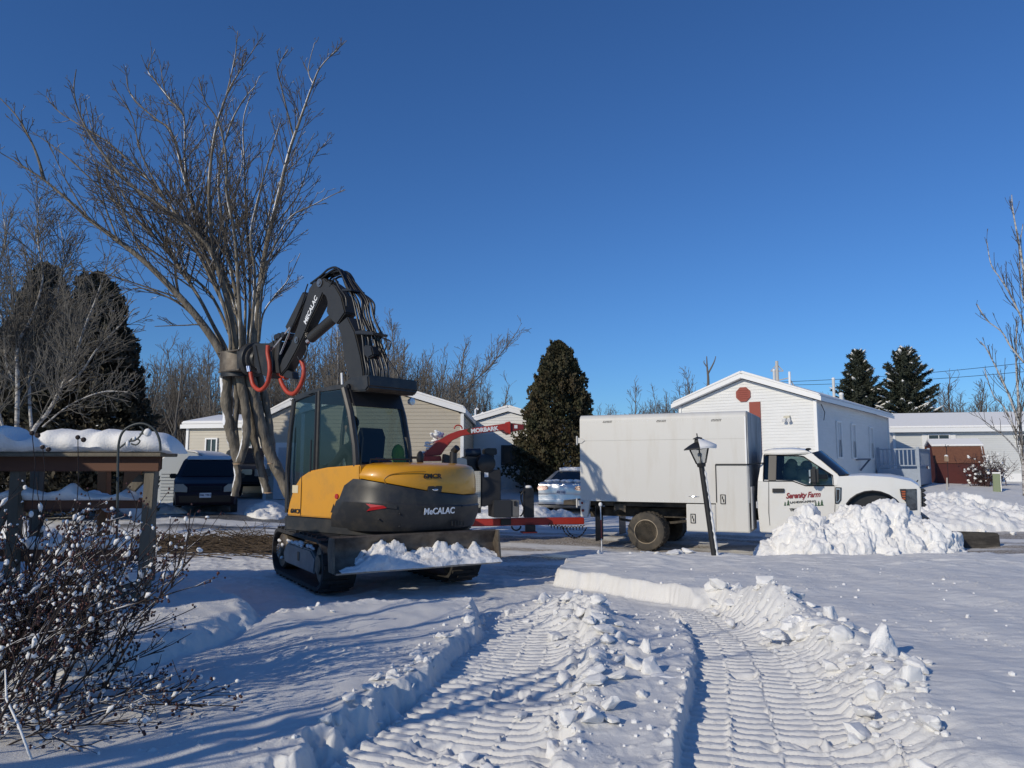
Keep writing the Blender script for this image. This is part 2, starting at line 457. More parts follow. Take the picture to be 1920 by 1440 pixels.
    grit = np.maximum(grit, .7 * sstep(0, .6, fbm(u * .3, v * 2.6, 207, 4)) * sstep(9.6, 10.2, Y) * sstep(13.6, 12.6, Y) * sstep(-.8, .2, X) * sstep(1.4, .3, X))
    wet = sstep(-.1, .4, fbm(X * .25, Y * 1.4, 211, 4) + .2) * sstep(18.3, 19.5, Y) * sstep(24, 22.5, Y) * sstep(-16, -14, X) * sstep(-3, -5, X)
    brush = .85 * sstep(-.25, .3, fbm(X * 1.6, Y * 3, 221, 4) + .1) * np.exp(-(((Y - 15.6 - .08 * (X + 6)) / .95) ** 4)) * sstep(-9, -8, X) * sstep(-3.6, -4.4, X)
    Z = Z + .012 * fbm(u * 3, v * 9, 231, 3) * (Y > 11) * (Y < 22)
    return Z, grit, np.maximum(wet, brush)

rows = [3.2]
while rows[-1] < 14: rows.append(rows[-1] * 1.0023)
while rows[-1] < 42: rows.append(rows[-1] * 1.0065)
while rows[-1] < 4500: rows.append(rows[-1] * 1.08)
back = list(-np.geomspace(.4, 300, 22)[::-1]) + list(np.linspace(0, 3.15, 40))
rows = np.array(back + rows)
cols = np.linspace(-.78, .78, 1040)
ext = np.geomspace(.8, 6, 26)
cols = np.concatenate([-ext[::-1], cols, ext])
wid = np.where(rows > 0, np.sqrt(rows ** 2 + 2.2 ** 2), np.sqrt((rows * 1.5) ** 2 + 2.2 ** 2))
GX = cols[None, :] * wid[:, None]; GY = np.repeat(rows[:, None], len(cols), 1)
GZ, GD, GW = ground_height(GX, GY)
nr, ncl = GX.shape
idx = np.arange(nr * ncl).reshape(nr, ncl)
faces = np.stack([idx[:-1, :-1], idx[:-1, 1:], idx[1:, 1:], idx[1:, :-1]], -1).reshape(-1, 4)

def ground_z(x, y):
    """Height of the finished ground at a spot."""
    a, _, _ = ground_height(np.array([[float(x)]]), np.array([[float(y)]]))
    return float(a[0, 0])

gm = mat('snow_ground', (.83, .82, .80), .75, spec=.25)
nt = gm.node_tree; N = nt.nodes; K = nt.links; p = N['Principled BSDF']
tc = N.new('ShaderNodeTexCoord')
def _nz(scale, det=6, vec=None):
    n = N.new('ShaderNodeTexNoise'); n.inputs['Scale'].default_value = scale; n.inputs['Detail'].default_value = det
    n.inputs['Roughness'].default_value = .65
    K.new(vec or tc.outputs['Object'], n.inputs['Vector']); return n
def _mix(fac, a, b):
    m = N.new('ShaderNodeMix'); m.data_type = 'RGBA'
    K.new(fac, m.inputs[0])
    for i, v in ((6, a), (7, b)):
        if isinstance(v, tuple): m.inputs[i].default_value = (*v, 1)
        else: K.new(v, m.inputs[i])
    return m.outputs[2]
def _rng(s, a, b, c=0., d=1.):
    r = N.new('ShaderNodeMapRange'); K.new(s, r.inputs[0])
    for i, v in enumerate((a, b, c, d)): r.inputs[i + 1].default_value = v
    return r.outputs[0]
def _math(op, a, b):
    m = N.new('ShaderNodeMath'); m.operation = op; m.use_clamp = True
    for i, v in enumerate((a, b)):
        if isinstance(v, float): m.inputs[i].default_value = v
        else: K.new(v, m.inputs[i])
    return m.outputs[0]
ag = N.new('ShaderNodeAttribute'); ag.attribute_name = 'grit'
aw = N.new('ShaderNodeAttribute'); aw.attribute_name = 'wet'
n1 = _nz(3.0); n2 = _nz(26.0, 4)
c0 = _mix(_rng(n1.outputs[0], .35, .7), (.75, .74, .715), (.69, .68, .66))
cg = _mix(_rng(n2.outputs[0], .35, .65), (.30, .235, .16), (.17, .13, .09))
c1 = _mix(_math('MULTIPLY', ag.outputs['Fac'], _rng(n2.outputs[0], .3, .62, .25, 1.)), c0, cg)
c2 = _mix(_math('MULTIPLY', aw.outputs['Fac'], _rng(n2.outputs[0], .25, .6, .6, 1.)), c1, (.05, .045, .042))
K.new(c2, p.inputs['Base Color'])
K.new(_math('SUBTRACT', .75, _math('MULTIPLY', aw.outputs['Fac'], .35)), p.inputs['Roughness'])
nb = _nz(70, 5); nb2 = _nz(260, 2)
b1 = N.new('ShaderNodeBump'); b1.inputs['Strength'].default_value = .45; b1.inputs['Distance'].default_value = .012
b2 = N.new('ShaderNodeBump'); b2.inputs['Strength'].default_value = .35; b2.inputs['Distance'].default_value = .004
K.new(nb.outputs[0], b1.inputs['Height']); K.new(nb2.outputs[0], b2.inputs['Height']); K.new(b1.outputs[0], b2.inputs['Normal'])
K.new(b2.outputs[0], p.inputs['Normal'])
ground = np_mesh('ground', np.stack([GX, GY, GZ], -1).reshape(-1, 3), faces, gm)
tag(ground, kind='structure')
for nm, a in (('grit', GD), ('wet', GW)):
    at_ = ground.data.attributes.new(nm, 'FLOAT', 'POINT'); at_.data.foreach_set('value', a.ravel().astype(np.float32))

# ---------------------------------------------------------------- snow heaps and chunks
def heap(name, c, ax, ay, rz, h, seed, label, cat='snow pile', group=None, n=(150, 90), lump=.22, peaks=None, power=1.2, fine=1.0):
    u = np.linspace(-1.15, 1.15, n[0]); v = np.linspace(-1.15, 1.15, n[1])
    U, V = np.meshgrid(u, v)
    x = U * ax; y = V * ay
    r = np.sqrt(U ** 2 + V ** 2) + .12 * fbm(x * 1.1, y * 1.1, seed, 3)
    if peaks is None: body = np.clip(1 - r, 0, 1) ** power
    else:
        body = 0
        for (pu, pv, ph, pr) in peaks: body = np.maximum(body, ph * np.exp(-(((U - pu) * ax) ** 2 + ((V - pv) * ay) ** 2) / pr ** 2))
        body = body * sstep(1.05, .55, r)
    b1, e1 = blocks(x * 2.0 * fine + 9, y * 2.0 * fine, seed + 1, 1.3); b2, e2 = blocks(x * 5 * fine, y * 5 * fine, seed + 5, 1.1); b3, e3 = blocks(x * 12 * fine, y * 12 * fine, seed + 9)
    lm = (b1 - .4) * e1 ** .4 * .55 + (b2 - .4) * e2 ** .5 * .35 + (b3 - .4) * e3 * .14
    z = h * body + .06 * fbm(x * 1.7, y * 1.7, seed + 23, 3) * sstep(0, .2, body) - .25 * sstep(.92, 1.12, r)
    gy, gx = np.gradient(z, y[:, 0], x[0]); nl = np.sqrt(gx ** 2 + gy ** 2 + 1); dsp = lump * lm * sstep(0, .25, body) + .025 * fbm(x * 5, y * 5 + z * 5, seed + 21, 3)
    x = x - gx / nl * dsp; y = y - gy / nl * dsp; z = z + dsp / nl
    ca, sa = math.cos(rz), math.sin(rz)
    X = c[0] + x * ca - y * sa; Y = c[1] + x * sa + y * ca
    Z = base_z(X, Y) + (c[2] if len(c) > 2 else .0) + z
    i = np.arange(n[0] * n[1]).reshape(n[1], n[0])
    f = np.stack([i[:-1, :-1], i[:-1, 1:], i[1:, 1:], i[1:, :-1]], -1).reshape(-1, 4)
    P = np.stack([X, Y, Z], -1).reshape(-1, 3); o0 = np.array([c[0], c[1], gz(c[0], c[1])])
    o = np_mesh(name, P - o0, f, SNOW_PLOW); o.location = o0
    return tag(o, label, cat, group)

def chunk_mesh(seed, flat=1.0, sub=2, rough=.06):
    rnd = random.Random(seed)
    bm = bmesh.new()
    for _ in range(15):
        v = Vector((rnd.gauss(0, 1), rnd.gauss(0, 1), rnd.gauss(0, 1))).normalized() * rnd.uniform(.75, 1.05)
        bm.verts.new((v.x * .5, v.y * .5, v.z * .5 * flat))
    r = bmesh.ops.convex_hull(bm, input=bm.verts)
    bmesh.ops.delete(bm, geom=list({g for g in r['geom_interior'] if isinstance(g, bmesh.types.BMVert)}), context='VERTS')
    bmesh.ops.bevel(bm, geom=bm.edges[:], offset=.05, segments=1, affect='EDGES', clamp_overlap=True)
    bmesh.ops.triangulate(bm, faces=bm.faces)
    bmesh.ops.subdivide_edges(bm, edges=bm.edges, cuts=sub, use_grid_fill=True)
    for v in bm.verts:
        q = v.co * 5 + Vector((seed * 3.1, 0, 0))
        v.co += v.co.normalized() * (mnoise.fractal(q, 1, 2, 3) * rough)
    zmin = min(v.co.z for v in bm.verts)
    me = bpy.data.meshes.new('snow_chunk'); bm.to_mesh(me); bm.free()
    me.materials.append(SNOW); smooth(me, 50)
    return me

CHUNKS = [chunk_mesh(i, flat=(1, .8, .6, .45)[i % 4]) for i in range(10)]
def chunk(x, y, s, rnd, label, group=None, me=None, name='snow_chunk', rot=None, sink=.25, z=None):
    o = bpy.data.objects.new(name, me or rnd.choice(CHUNKS)); link(o)
    sc = (s * rnd.uniform(.8, 1.3), s * rnd.uniform(.7, 1.1), s * rnd.uniform(.7, 1.1))
    o.scale = sc; o.rotation_euler = rot or (rnd.uniform(-.4, .4), rnd.uniform(-.4, .4), rnd.uniform(0, 6.3))
    o.location = (x, y, (ground_z(x, y) if z is None else z) + sc[2] * (.5 - sink) * (.6))
    return tag(o, label, 'snow chunk', group)
# ================================================================ bare trees
BARK = mat('bark', (.15, .125, .095), .9, col2=(.06, .052, .042), nscale=9, namt=.9, ncon=(.3, .7), stretch=(1, 1, .35), bump=(22, .8, .03), spec=.2)
BARK_SNOW = mat('bark_with_snow', (.27, .235, .185), .9, col2=(.06, .052, .042), nscale=9, namt=.9, ncon=(.3, .7), stretch=(1, 1, .35), bump=(22, .8, .03), spec=.2, snow=((-.75, -.35, .55), 1.52, 2.3))
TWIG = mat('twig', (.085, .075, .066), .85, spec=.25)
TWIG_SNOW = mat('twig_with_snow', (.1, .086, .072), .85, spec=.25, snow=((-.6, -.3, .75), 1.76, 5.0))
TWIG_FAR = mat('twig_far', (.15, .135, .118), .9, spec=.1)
BIRCH = mat('birch_bark', (.5, .48, .45), .8, col2=(.1, .085, .075), nscale=5, namt=.9, ncon=(.46, .6), stretch=(1, 1, 2.2), bump=(15, .4, .02), spec=.2)
CUTWOOD = mat('cut_wood', (.5, .34, .2), .8, col2=(.33, .2, .11), nscale=20, namt=.8)

def tubes(name, branches, material, parent=None, sides=None):
    """branches: list of (points (n,3), radii (n,), sides). One mesh."""
    groups = {}
    for pts, rad, k in branches: groups.setdefault((len(pts), k), []).append((pts, rad))
    V = []; Fc = []; off = 0
    for (n, k), lst in groups.items():
        P = np.array([a for a, _ in lst]); Rr = np.array([b for _, b in lst])
        D = np.empty_like(P); D[:, 1:-1] = P[:, 2:] - P[:, :-2]; D[:, 0] = P[:, 1] - P[:, 0]; D[:, -1] = P[:, -1] - P[:, -2]
        D /= np.linalg.norm(D, axis=2, keepdims=True) + 1e-9
        ov = np.abs(P[:, -1] - P[:, 0]); ref = np.zeros((len(lst), 3)); ref[np.arange(len(lst)), ov.argmin(1)] = 1
        U = np.cross(D, ref[:, None, :]); U /= np.linalg.norm(U, axis=2, keepdims=True) + 1e-9
        W = np.cross(D, U)
        a = np.arange(k) * 2 * np.pi / k
        ring = P[:, :, None, :] + Rr[:, :, None, None] * (U[:, :, None, :] * np.cos(a)[None, None, :, None] + W[:, :, None, :] * np.sin(a)[None, None, :, None])
        V.append(ring.reshape(-1, 3))
        i = np.arange(len(lst) * n * k).reshape(len(lst), n, k)
        j = np.roll(i, -1, 2)
        Fc.append(np.stack([i[:, :-1], j[:, :-1], j[:, 1:], i[:, 1:]], -1).reshape(-1, 4) + off)
        off += len(lst) * n * k
    return np_mesh(name, np.concatenate(V), np.concatenate(Fc), material, parent)

def path(rg, start, d, L, n, wob, up):
    pts = [np.array(start, float)]; d = np.array(d, float); d /= np.linalg.norm(d)
    for _ in range(n - 1):
        d = d + rg.normal(0, wob, 3); d[2] += up; d /= np.linalg.norm(d)
        pts.append(pts[-1] + d * L / (n - 1))
    return np.array(pts)

def sprout(rg, parent, r0, out, spec, lev=0, tip=.002):
    """Give a path (points, base radius) side branches by the per-level spec and add them to out."""
    if lev >= len(spec): return
    s = spec[lev]
    seg = np.linalg.norm(np.diff(parent, axis=0), axis=1); cum = np.concatenate([[0], np.cumsum(seg)]); L = cum[-1]
    cnt = max(1, int(L * s['per'] * rg.uniform(.8, 1.2)))
    for t in np.sort(rg.uniform(s.get('from', .15), 1.0, cnt)):
        q = t * L; i = min(np.searchsorted(cum, q, 'right') - 1, len(parent) - 2)
        f = (q - cum[i]) / (seg[i] + 1e-9); pos = parent[i] * (1 - f) + parent[i + 1] * f
        tan = (parent[i + 1] - parent[i]) / (seg[i] + 1e-9)
        rv = rg.normal(0, 1, 3); rv -= tan * rv.dot(tan); rv /= np.linalg.norm(rv) + 1e-9
        if 'flat' in s: rv[1] *= s['flat']
        ang = R(rg.uniform(*s['ang']))
        d = tan * math.cos(ang) + rv * math.sin(ang); d[2] += s.get('lift', .15)
        ln = max(s['min'], rg.uniform(*s['len']) * (L * (1 - t) * s.get('rest', .8) + s['min']))
        ln = min(ln, s.get('max', 9))
        pr = r0 * (1 - t) + tip * t
        r = min(pr * .7, max(s['rad'] * ln, tip * 1.2))
        pts = path(rg, pos, d, ln, s['n'], s['wob'], s.get('up', .04))
        out.append((pts, np.linspace(r, tip, s['n']), s['k']))
        sprout(rg, pts, r, out, spec, lev + 1, tip)

def rpath(pts, r0, r1, k, n=None, power=1.0):
    """Smooth a traced limb and give it tapering radii."""
    sp = np.array(spline([tuple(p) for p in pts], 5))
    t = np.linspace(0, 1, len(sp)) ** power
    return sp, r0 * (1 - t) + r1 * t, k

# ---- the felled multi-stem tree held upright in the grapple
rg = np.random.default_rng(5)
TD = 15.15
tree = empty('felled_tree', (at(445, 868, TD).x, TD, 0), 0, 'tall bare multi-stem tree with snow on its bark, gripped upright in the excavator grapple', 'tree')
t0 = np.array(tree.location)
def limb(px, y0, y1):
    n = len(px)
    return [np.array(at(a, b, TD + y0 + (y1 - y0) * (i / (n - 1)))) - t0 for i, (a, b) in enumerate(px)]
LIMBS = [  # traced limb, depth offset at start / end, base radius
    ([(430, 690), (402, 640), (372, 598), (340, 560), (278, 497), (222, 452), (167, 411), (139, 385), (83, 338), (45, 313), (0, 286)], 0, -1.2, .10),
    ([(83, 338), (66, 282), (35, 223), (-2, 182)], -.9, -1.0, .035),
    ([(440, 640), (425, 560), (400, 480), (375, 445), (310, 392), (243, 345), (194, 289), (156, 230), (139, 175), (143, 130)], .1, -1.6, .08),
    ([(430, 600), (385, 500), (333, 407), (292, 352), (243, 303), (194, 261), (115, 213), (86, 180)], -.1, .8, .06),
    ([(448, 600), (415, 500), (382, 449), (347, 338), (323, 251), (292, 223), (257, 192), (240, 164), (236, 124)], .2, 1.5, .06),
    ([(452, 620), (400, 470), (360, 380), (347, 303), (344, 216), (313, 181), (299, 112)], .3, 1.9, .06),
    ([(344, 216), (290, 150), (278, 130), (291, 92)], 1.0, 1.6, .02),
    ([(455, 660), (425, 560), (400, 470), (392, 355), (403, 251), (424, 181), (448, 136), (493, 66)], .0, -.5, .07),
    ([(424, 181), (440, 110), (446, 58)], -.3, -.2, .018),
    ([(462, 660), (440, 540), (420, 440), (410, 330), (430, 240), (455, 190), (480, 160)], .2, .9, .06),
    ([(478, 690), (480, 620), (486, 556), (500, 459), (521, 372), (542, 286), (562, 227), (587, 157), (604, 122), (650, 76)], .1, -.3, .08),
    ([(552, 261), (540, 215), (528, 164), (521, 129), (540, 92)], -.1, -.8, .022),
    ([(587, 157), (578, 130), (590, 80)], -.2, .2, .014),
    ([(486, 600), (492, 520), (503, 442), (555, 372), (583, 303), (620, 258)], .2, 1.2, .045),
    ([(490, 560), (500, 500), (538, 414), (590, 383), (646, 355)], 0, -1.2, .035),
    ([(486, 640), (493, 590), (515, 555), (540, 525), (563, 475)], -.1, -.9, .025),
    ([(465, 640), (469, 546), (462, 407), (458, 303), (458, 216), (487, 142)], .3, 1.4, .06),
    ([(470, 640), (478, 520), (470, 440), (490, 350), (510, 280), (525, 230)], -.2, -1.5, .05),
    ([(452, 640), (447, 540), (440, 440), (425, 360), (425, 300), (410, 230), (385, 190), (372, 145)], -.2, -1.8, .06),
    ([(435, 640), (400, 560), (360, 520), (300, 480), (250, 440), (190, 330), (150, 300)], .2, 1.8, .05),
    ([(400, 640), (360, 590), (320, 560), (260, 540), (215, 560)], -.1, -.6, .03),
    ([(402, 650), (380, 612), (345, 610), (290, 612)], -.1, -.5, .025),
    ([(422, 650), (400, 610), (365, 545), (300, 455), (240, 400), (180, 345), (120, 290), (62, 248)], -.1, .5, .055),
    ([(412, 640), (385, 580), (350, 520), (290, 430), (235, 370), (200, 300), (172, 240), (158, 188)], .1, 1.3, .045),
    ([(430, 620), (415, 560), (380, 470), (330, 400), (290, 340), (262, 280), (248, 220), (215, 165)], -.2, -1.0, .045),
    ([(340, 560), (280, 540), (200, 515), (128, 505)], -.2, -.6, .022),
    ([(278, 497), (245, 430), (215, 350), (200, 285)], -.4, -.9, .024),
    ([(222, 452), (195, 380), (180, 310), (150, 250)], -.7, -.2, .022),
    ([(167, 411), (125, 340), (90, 265)], -.9, -1.2, .018),
    ([(400, 480), (340, 420), (270, 370), (210, 320), (150, 290)], .2, .9, .025),
    ([(460, 560), (455, 470), (440, 380), (455, 300), (440, 230)], .3, 2.0, .045),
    ([(480, 560), (495, 470), (505, 400), (530, 330), (560, 300), (590, 250)], .1, .9, .035),
]
main = []; fine = []
SPEC = [dict(per=5.4, ang=(22, 50), len=(.28, .62), min=.22, max=2.4, rest=.7, rad=.0085, n=6, wob=.07, up=.06, lift=.18, k=5, **{'from': .25}),
        dict(per=4.4, ang=(25, 60), len=(.3, .7), min=.14, max=.9, rest=.7, rad=.007, n=4, wob=.1, up=.05, k=3, **{'from': .2}),
        dict(per=2.6, ang=(30, 65), len=(.4, .8), min=.08, max=.3, rest=.5, rad=.008, n=3, wob=.1, k=3, **{'from': .3})]
for px, a, b, r in LIMBS:
    if 540 < px[0][1] < 690 and r > .03: px = [(440 + (px[0][0] - 440) * .8, 700), (445 + (px[0][0] - 445) * .85, 660)] + px[(1 if px[0][1] > 640 else 0):]
    sp, rr, k = rpath(limb(px, a, b), r, .007, 8, power=.8)
    main.append((sp, rr, 8))
    sprout(rg, sp, r, fine, SPEC, 0, .006)
STEMS = [([(424, 690), (424, 740), (428, 790), (437, 835), (446, 868)], 0, -.05, .125, .085),
         ([(446, 690), (456, 740), (462, 785), (460, 830), (449, 866)], -.12, -.08, .10, .08),
         ([(440, 700), (444, 750), (441, 800), (447, 850)], .05, .0, .07, .05),
         ([(466, 690), (476, 740), (488, 790), (502, 840), (522, 885), (552, 945)], -.05, .3, .115, .12),
         ([(482, 690), (496, 745), (506, 800), (512, 850), (524, 884)], .14, .25, .085, .06),
         ([(458, 700), (470, 770), (478, 830), (490, 880), (500, 922)], .2, .3, .09, .085),
         ([(442, 866), (446, 892), (440, 930)], .1, .12, .06, .08)]
for px, a, b, r, r1 in STEMS:
    sp, rr, k = rpath(limb(px, a, b), r, r1, 10)
    rr = rr * (1 + .09 * np.sin(np.arange(len(sp)) * 1.7 + px[0][0]) + .03 * rg.normal(0, 1, len(sp)))
    sp = sp + rg.normal(0, .004, sp.shape)
    main.append((sp, rr, 10))
tubes('trunk', main, BARK_SNOW, tree)
tubes('crown', fine, TWIG_SNOW, tree)
for (px, py, off, r, dx) in ((447, 869, -.08, .088, .0), (500, 923, .3, .086, .04), (505, 868, .0, .06, .03)):
    m = MB()
    c = at(px, py, TD + off) - Vector(t0)
    m.lathe([(0, -.012), (r, -.01), (r * .97, .006), (r * .5, .012), (0, .012)], c + Vector((dx, -.03, -.01)), 'z', 14)
    m.build('cut_end', CUTWOOD, tree, sm=30)

def bare_tree(name, loc, h, seed, label, group, spec, trunk_r, lean=(0, 0), stems=1, spread=.25, bark=BARK, twig=TWIG, tip=.004, first=.35, cat='tree'):
    rg = np.random.default_rng(seed)
    root = empty(name, loc, 0, label, cat, group)
    a, b = [], []
    for s in range(stems):
        d = np.array([lean[0] + (rg.normal(0, spread) if stems > 1 else 0), lean[1] + (rg.normal(0, spread) if stems > 1 else 0), 1.0])
        st = np.array([rg.normal(0, .12) if stems > 1 else 0, rg.normal(0, .12) if stems > 1 else 0, -.3])
        hh = h * (rg.uniform(.75, 1) if stems > 1 else 1) + .3
        p = path(rg, st, d, hh, 12, .05, .03)
        a.append((p, np.linspace(trunk_r, tip * 1.4, 12), 7))
        sp = [dict(x) for x in spec]; sp[0]['from'] = first
        sprout(rg, p, trunk_r, b, sp, 0, tip)
    tubes('trunk', a, bark, root); tubes('crown', b, twig, root)
    return root

SP_YARD = [dict(per=3.4, ang=(25, 55), len=(.35, .7), min=.3, rest=.55, rad=.014, n=7, wob=.07, up=.07, k=4),
           dict(per=4.5, ang=(25, 60), len=(.3, .7), min=.15, rest=.7, rad=.009, n=5, wob=.09, up=.04, k=3, **{'from': .15}),
           dict(per=4.0, ang=(25, 60), len=(.3, .8), min=.08, max=.6, rest=.6, rad=.008, n=3, wob=.1, k=3, **{'from': .15})]
# birches in front of the left evergreens
rg = np.random.default_rng(9)
BD = 16.0
bt = empty('birch_tree', (at(40, 800, BD).x, BD, gz(-10, BD)), 0, 'white-stemmed birch clump with fine bare twigs before the dark evergreens at left', 'tree')
b0 = np.array(bt.location)
BL = [([(30, 870), (33, 727), (32, 660), (40, 630), (63, 587), (80, 520), (70, 440), (75, 370)], 0, .3, .07),
      ([(50, 880), (62, 810), (90, 773), (117, 723), (140, 670), (160, 610), (180, 560), (200, 500)], 0, -.5, .075),
      ([(33, 727), (12, 680), (5, 600), (-10, 540), (10, 450), (5, 400)], .1, .7, .045),
      ([(117, 723), (150, 700), (185, 650), (225, 610), (250, 580)], -.3, -.8, .035),
      ([(60, 813), (55, 740), (60, 680), (85, 630), (105, 560), (120, 480), (110, 410)], .1, .8, .05),
      ([(20, 860), (-5, 760), (-30, 650), (-40, 560)], 0, -.4, .05),
      ([(80, 800), (130, 760), (190, 735), (240, 735)], -.1, -.9, .025)]
ma, fa = [], []
SP_B = [dict(per=8.5, ang=(20, 55), len=(.4, .85), min=.6, max=2.4, rest=.7, rad=.007, n=6, wob=.08, up=.05, lift=.1, k=4, **{'from': .18}),
        dict(per=8, ang=(20, 55), len=(.35, .75), min=.22, max=1.0, rest=.7, rad=.007, n=5, wob=.1, up=.0, k=3, **{'from': .1}),
        dict(per=5, ang=(25, 60), len=(.4, .8), min=.14, max=.5, rest=.6, rad=.007, n=3, wob=.1, k=3, **{'from': .2})]
for px, a, b, r in BL:
    n = len(px)
    pts = [np.array(at(q[0], q[1], BD + a + (b - a) * i / (n - 1))) - b0 for i, q in enumerate(px)]
    sp, rr, k = rpath(pts, r, .012, 8)
    ma.append((sp, rr, 8)); sprout(rg, sp, r, fa, SP_B, 0, .0065)
tubes('trunk', [(a, r * .72, k) for a, r, k in ma], BIRCH, bt); tubes('crown', fa, mat('birch_twig', (.19, .175, .15), .8, col2=(.09, .08, .068), nscale=3, namt=.8), bt)

# slender tree at the right edge
RD = 24.0
rt = empty('young_tree', (at(1925, 900, RD).x, RD, gz(16, RD)), 0, 'slender pale-barked bare tree beside the grey house at the picture edge', 'tree')
r0_ = np.array(rt.location); ma, fa = [], []
RL = [([(1922, 930), (1918, 860), (1912, 790), (1908, 730), (1905, 670), (1907, 600)], .07), ([(1912, 800), (1895, 750), (1880, 715), (1868, 690), (1850, 655), (1838, 640)], .035),
      ([(1925, 840), (1935, 700), (1925, 560), (1915, 480), (1900, 400), (1897, 365)], .06), ([(1920, 680), (1895, 650), (1878, 622), (1850, 600), (1832, 570)], .03),
      ([(1922, 610), (1905, 575), (1890, 545), (1874, 520), (1858, 495), (1850, 450)], .03), ([(1918, 860), (1890, 825), (1860, 800), (1832, 780)], .025),
      ([(1925, 870), (1900, 800), (1880, 760), (1862, 740), (1845, 690)], .03), ([(1930, 600), (1915, 540), (1912, 470), (1918, 420)], .025)]
SP_R = [dict(per=4.2, ang=(18, 45), len=(.35, .7), min=.4, max=2.2, rest=.6, rad=.009, n=6, wob=.05, up=.12, lift=.35, k=4, **{'from': .12}),
        dict(per=2.6, ang=(20, 50), len=(.3, .6), min=.15, max=.7, rest=.6, rad=.007, n=4, wob=.08, up=.08, k=3, **{'from': .2})]
rg = np.random.default_rng(15)
for i, (px, r) in enumerate(RL):
    pts = [np.array(at(q[0], q[1], RD + (.5 - (i % 3) * .5) * k / len(px))) - r0_ for k, q in enumerate(px)]
    sp, rr, k = rpath(pts, r, .012, 7)
    ma.append((sp, rr, 7)); sprout(rg, sp, r, fa, SP_R, 0, .008)
tubes('trunk', ma, BIRCH, rt); tubes('crown', fa, TWIG, rt)

# the far wood: one bare mass, plus the trees that stand out of it
SP_FAR = [dict(per=3.2, ang=(22, 50), len=(.3, .6), min=.8, rest=.7, rad=.016, n=5, wob=.08, up=.08, lift=.2, k=3),
          dict(per=2.6, ang=(25, 55), len=(.35, .7), min=.5, rest=.7, rad=.012, n=4, wob=.1, up=.06, k=3, **{'from': .15}),
          dict(per=1.5, ang=(25, 60), len=(.4, .8), min=.5, max=1.4, rest=.6, rad=.012, n=3, wob=.1, k=3, **{'from': .1})]
def far_template(seed, h, tr, first):
    rg = np.random.default_rng(seed); out = []
    p = path(rg, (0, 0, -1.5), (rg.normal(0, .06), rg.normal(0, .06), 1), h + 1.5, 8, .05, .02)
    out.append((p, np.linspace(tr, .03, 8), 4))
    sp = [dict(x) for x in SP_FAR]; sp[0]['from'] = first
    sprout(rg, p, tr, out, sp, 0, .019)
    return out
TPL = [far_template(100 + i, (9, 10.5, 8, 11, 7, 9.5)[i], (.13, .16, .1, .17, .09, .12)[i], (.3, .35, .2, .4, .15, .3)[i]) for i in range(6)]
rg = np.random.default_rng(77)
TOPS = [(-60, 640), (0, 650), (260, 668), (330, 655), (420, 668), (480, 650), (560, 640), (640, 625), (720, 612), (800, 668), (880, 680), (930, 722), (960, 762), (1010, 790), (1080, 775), (1130, 765), (1200, 752), (1260, 722), (1310, 715), (1345, 725), (1400, 738), (1480, 740), (1560, 742), (1640, 745), (1780, 735), (1850, 740), (1930, 730), (2000, 725)]
def top_y(px):
    return float(np.interp(px, [a for a, _ in TOPS], [b for _, b in TOPS]))
mass = []
for px in np.concatenate([np.arange(-80, 990, 6), np.arange(990, 2010, 6)]):
    for rep in range(2):
        qx = px + rg.uniform(-6, 6); Y = rg.uniform(62, 88)
        top = at(qx, top_y(qx) + rg.uniform(2, 45) + 28 * rep, Y)
        tp = TPL[rg.integers(6)]
        zb = .9; hgt = top.z - zb
        s = hgt / np.max(tp[0][0][:, 2]); a = rg.uniform(0, 6.28); ca, sa = math.cos(a), math.sin(a)
        M = np.array([[ca, -sa, 0], [sa, ca, 0], [0, 0, 1]]).T
        sr = max(s, .8)
        for pts, rad, k in tp:
            mass.append((pts @ M * np.array([max(s, .55), max(s, .55), s]) + np.array([top.x, Y, zb]), rad * sr * .8, k))
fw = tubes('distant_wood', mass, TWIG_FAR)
tag(fw, 'bare leafless wood far behind the houses', 'wood', kind='stuff')
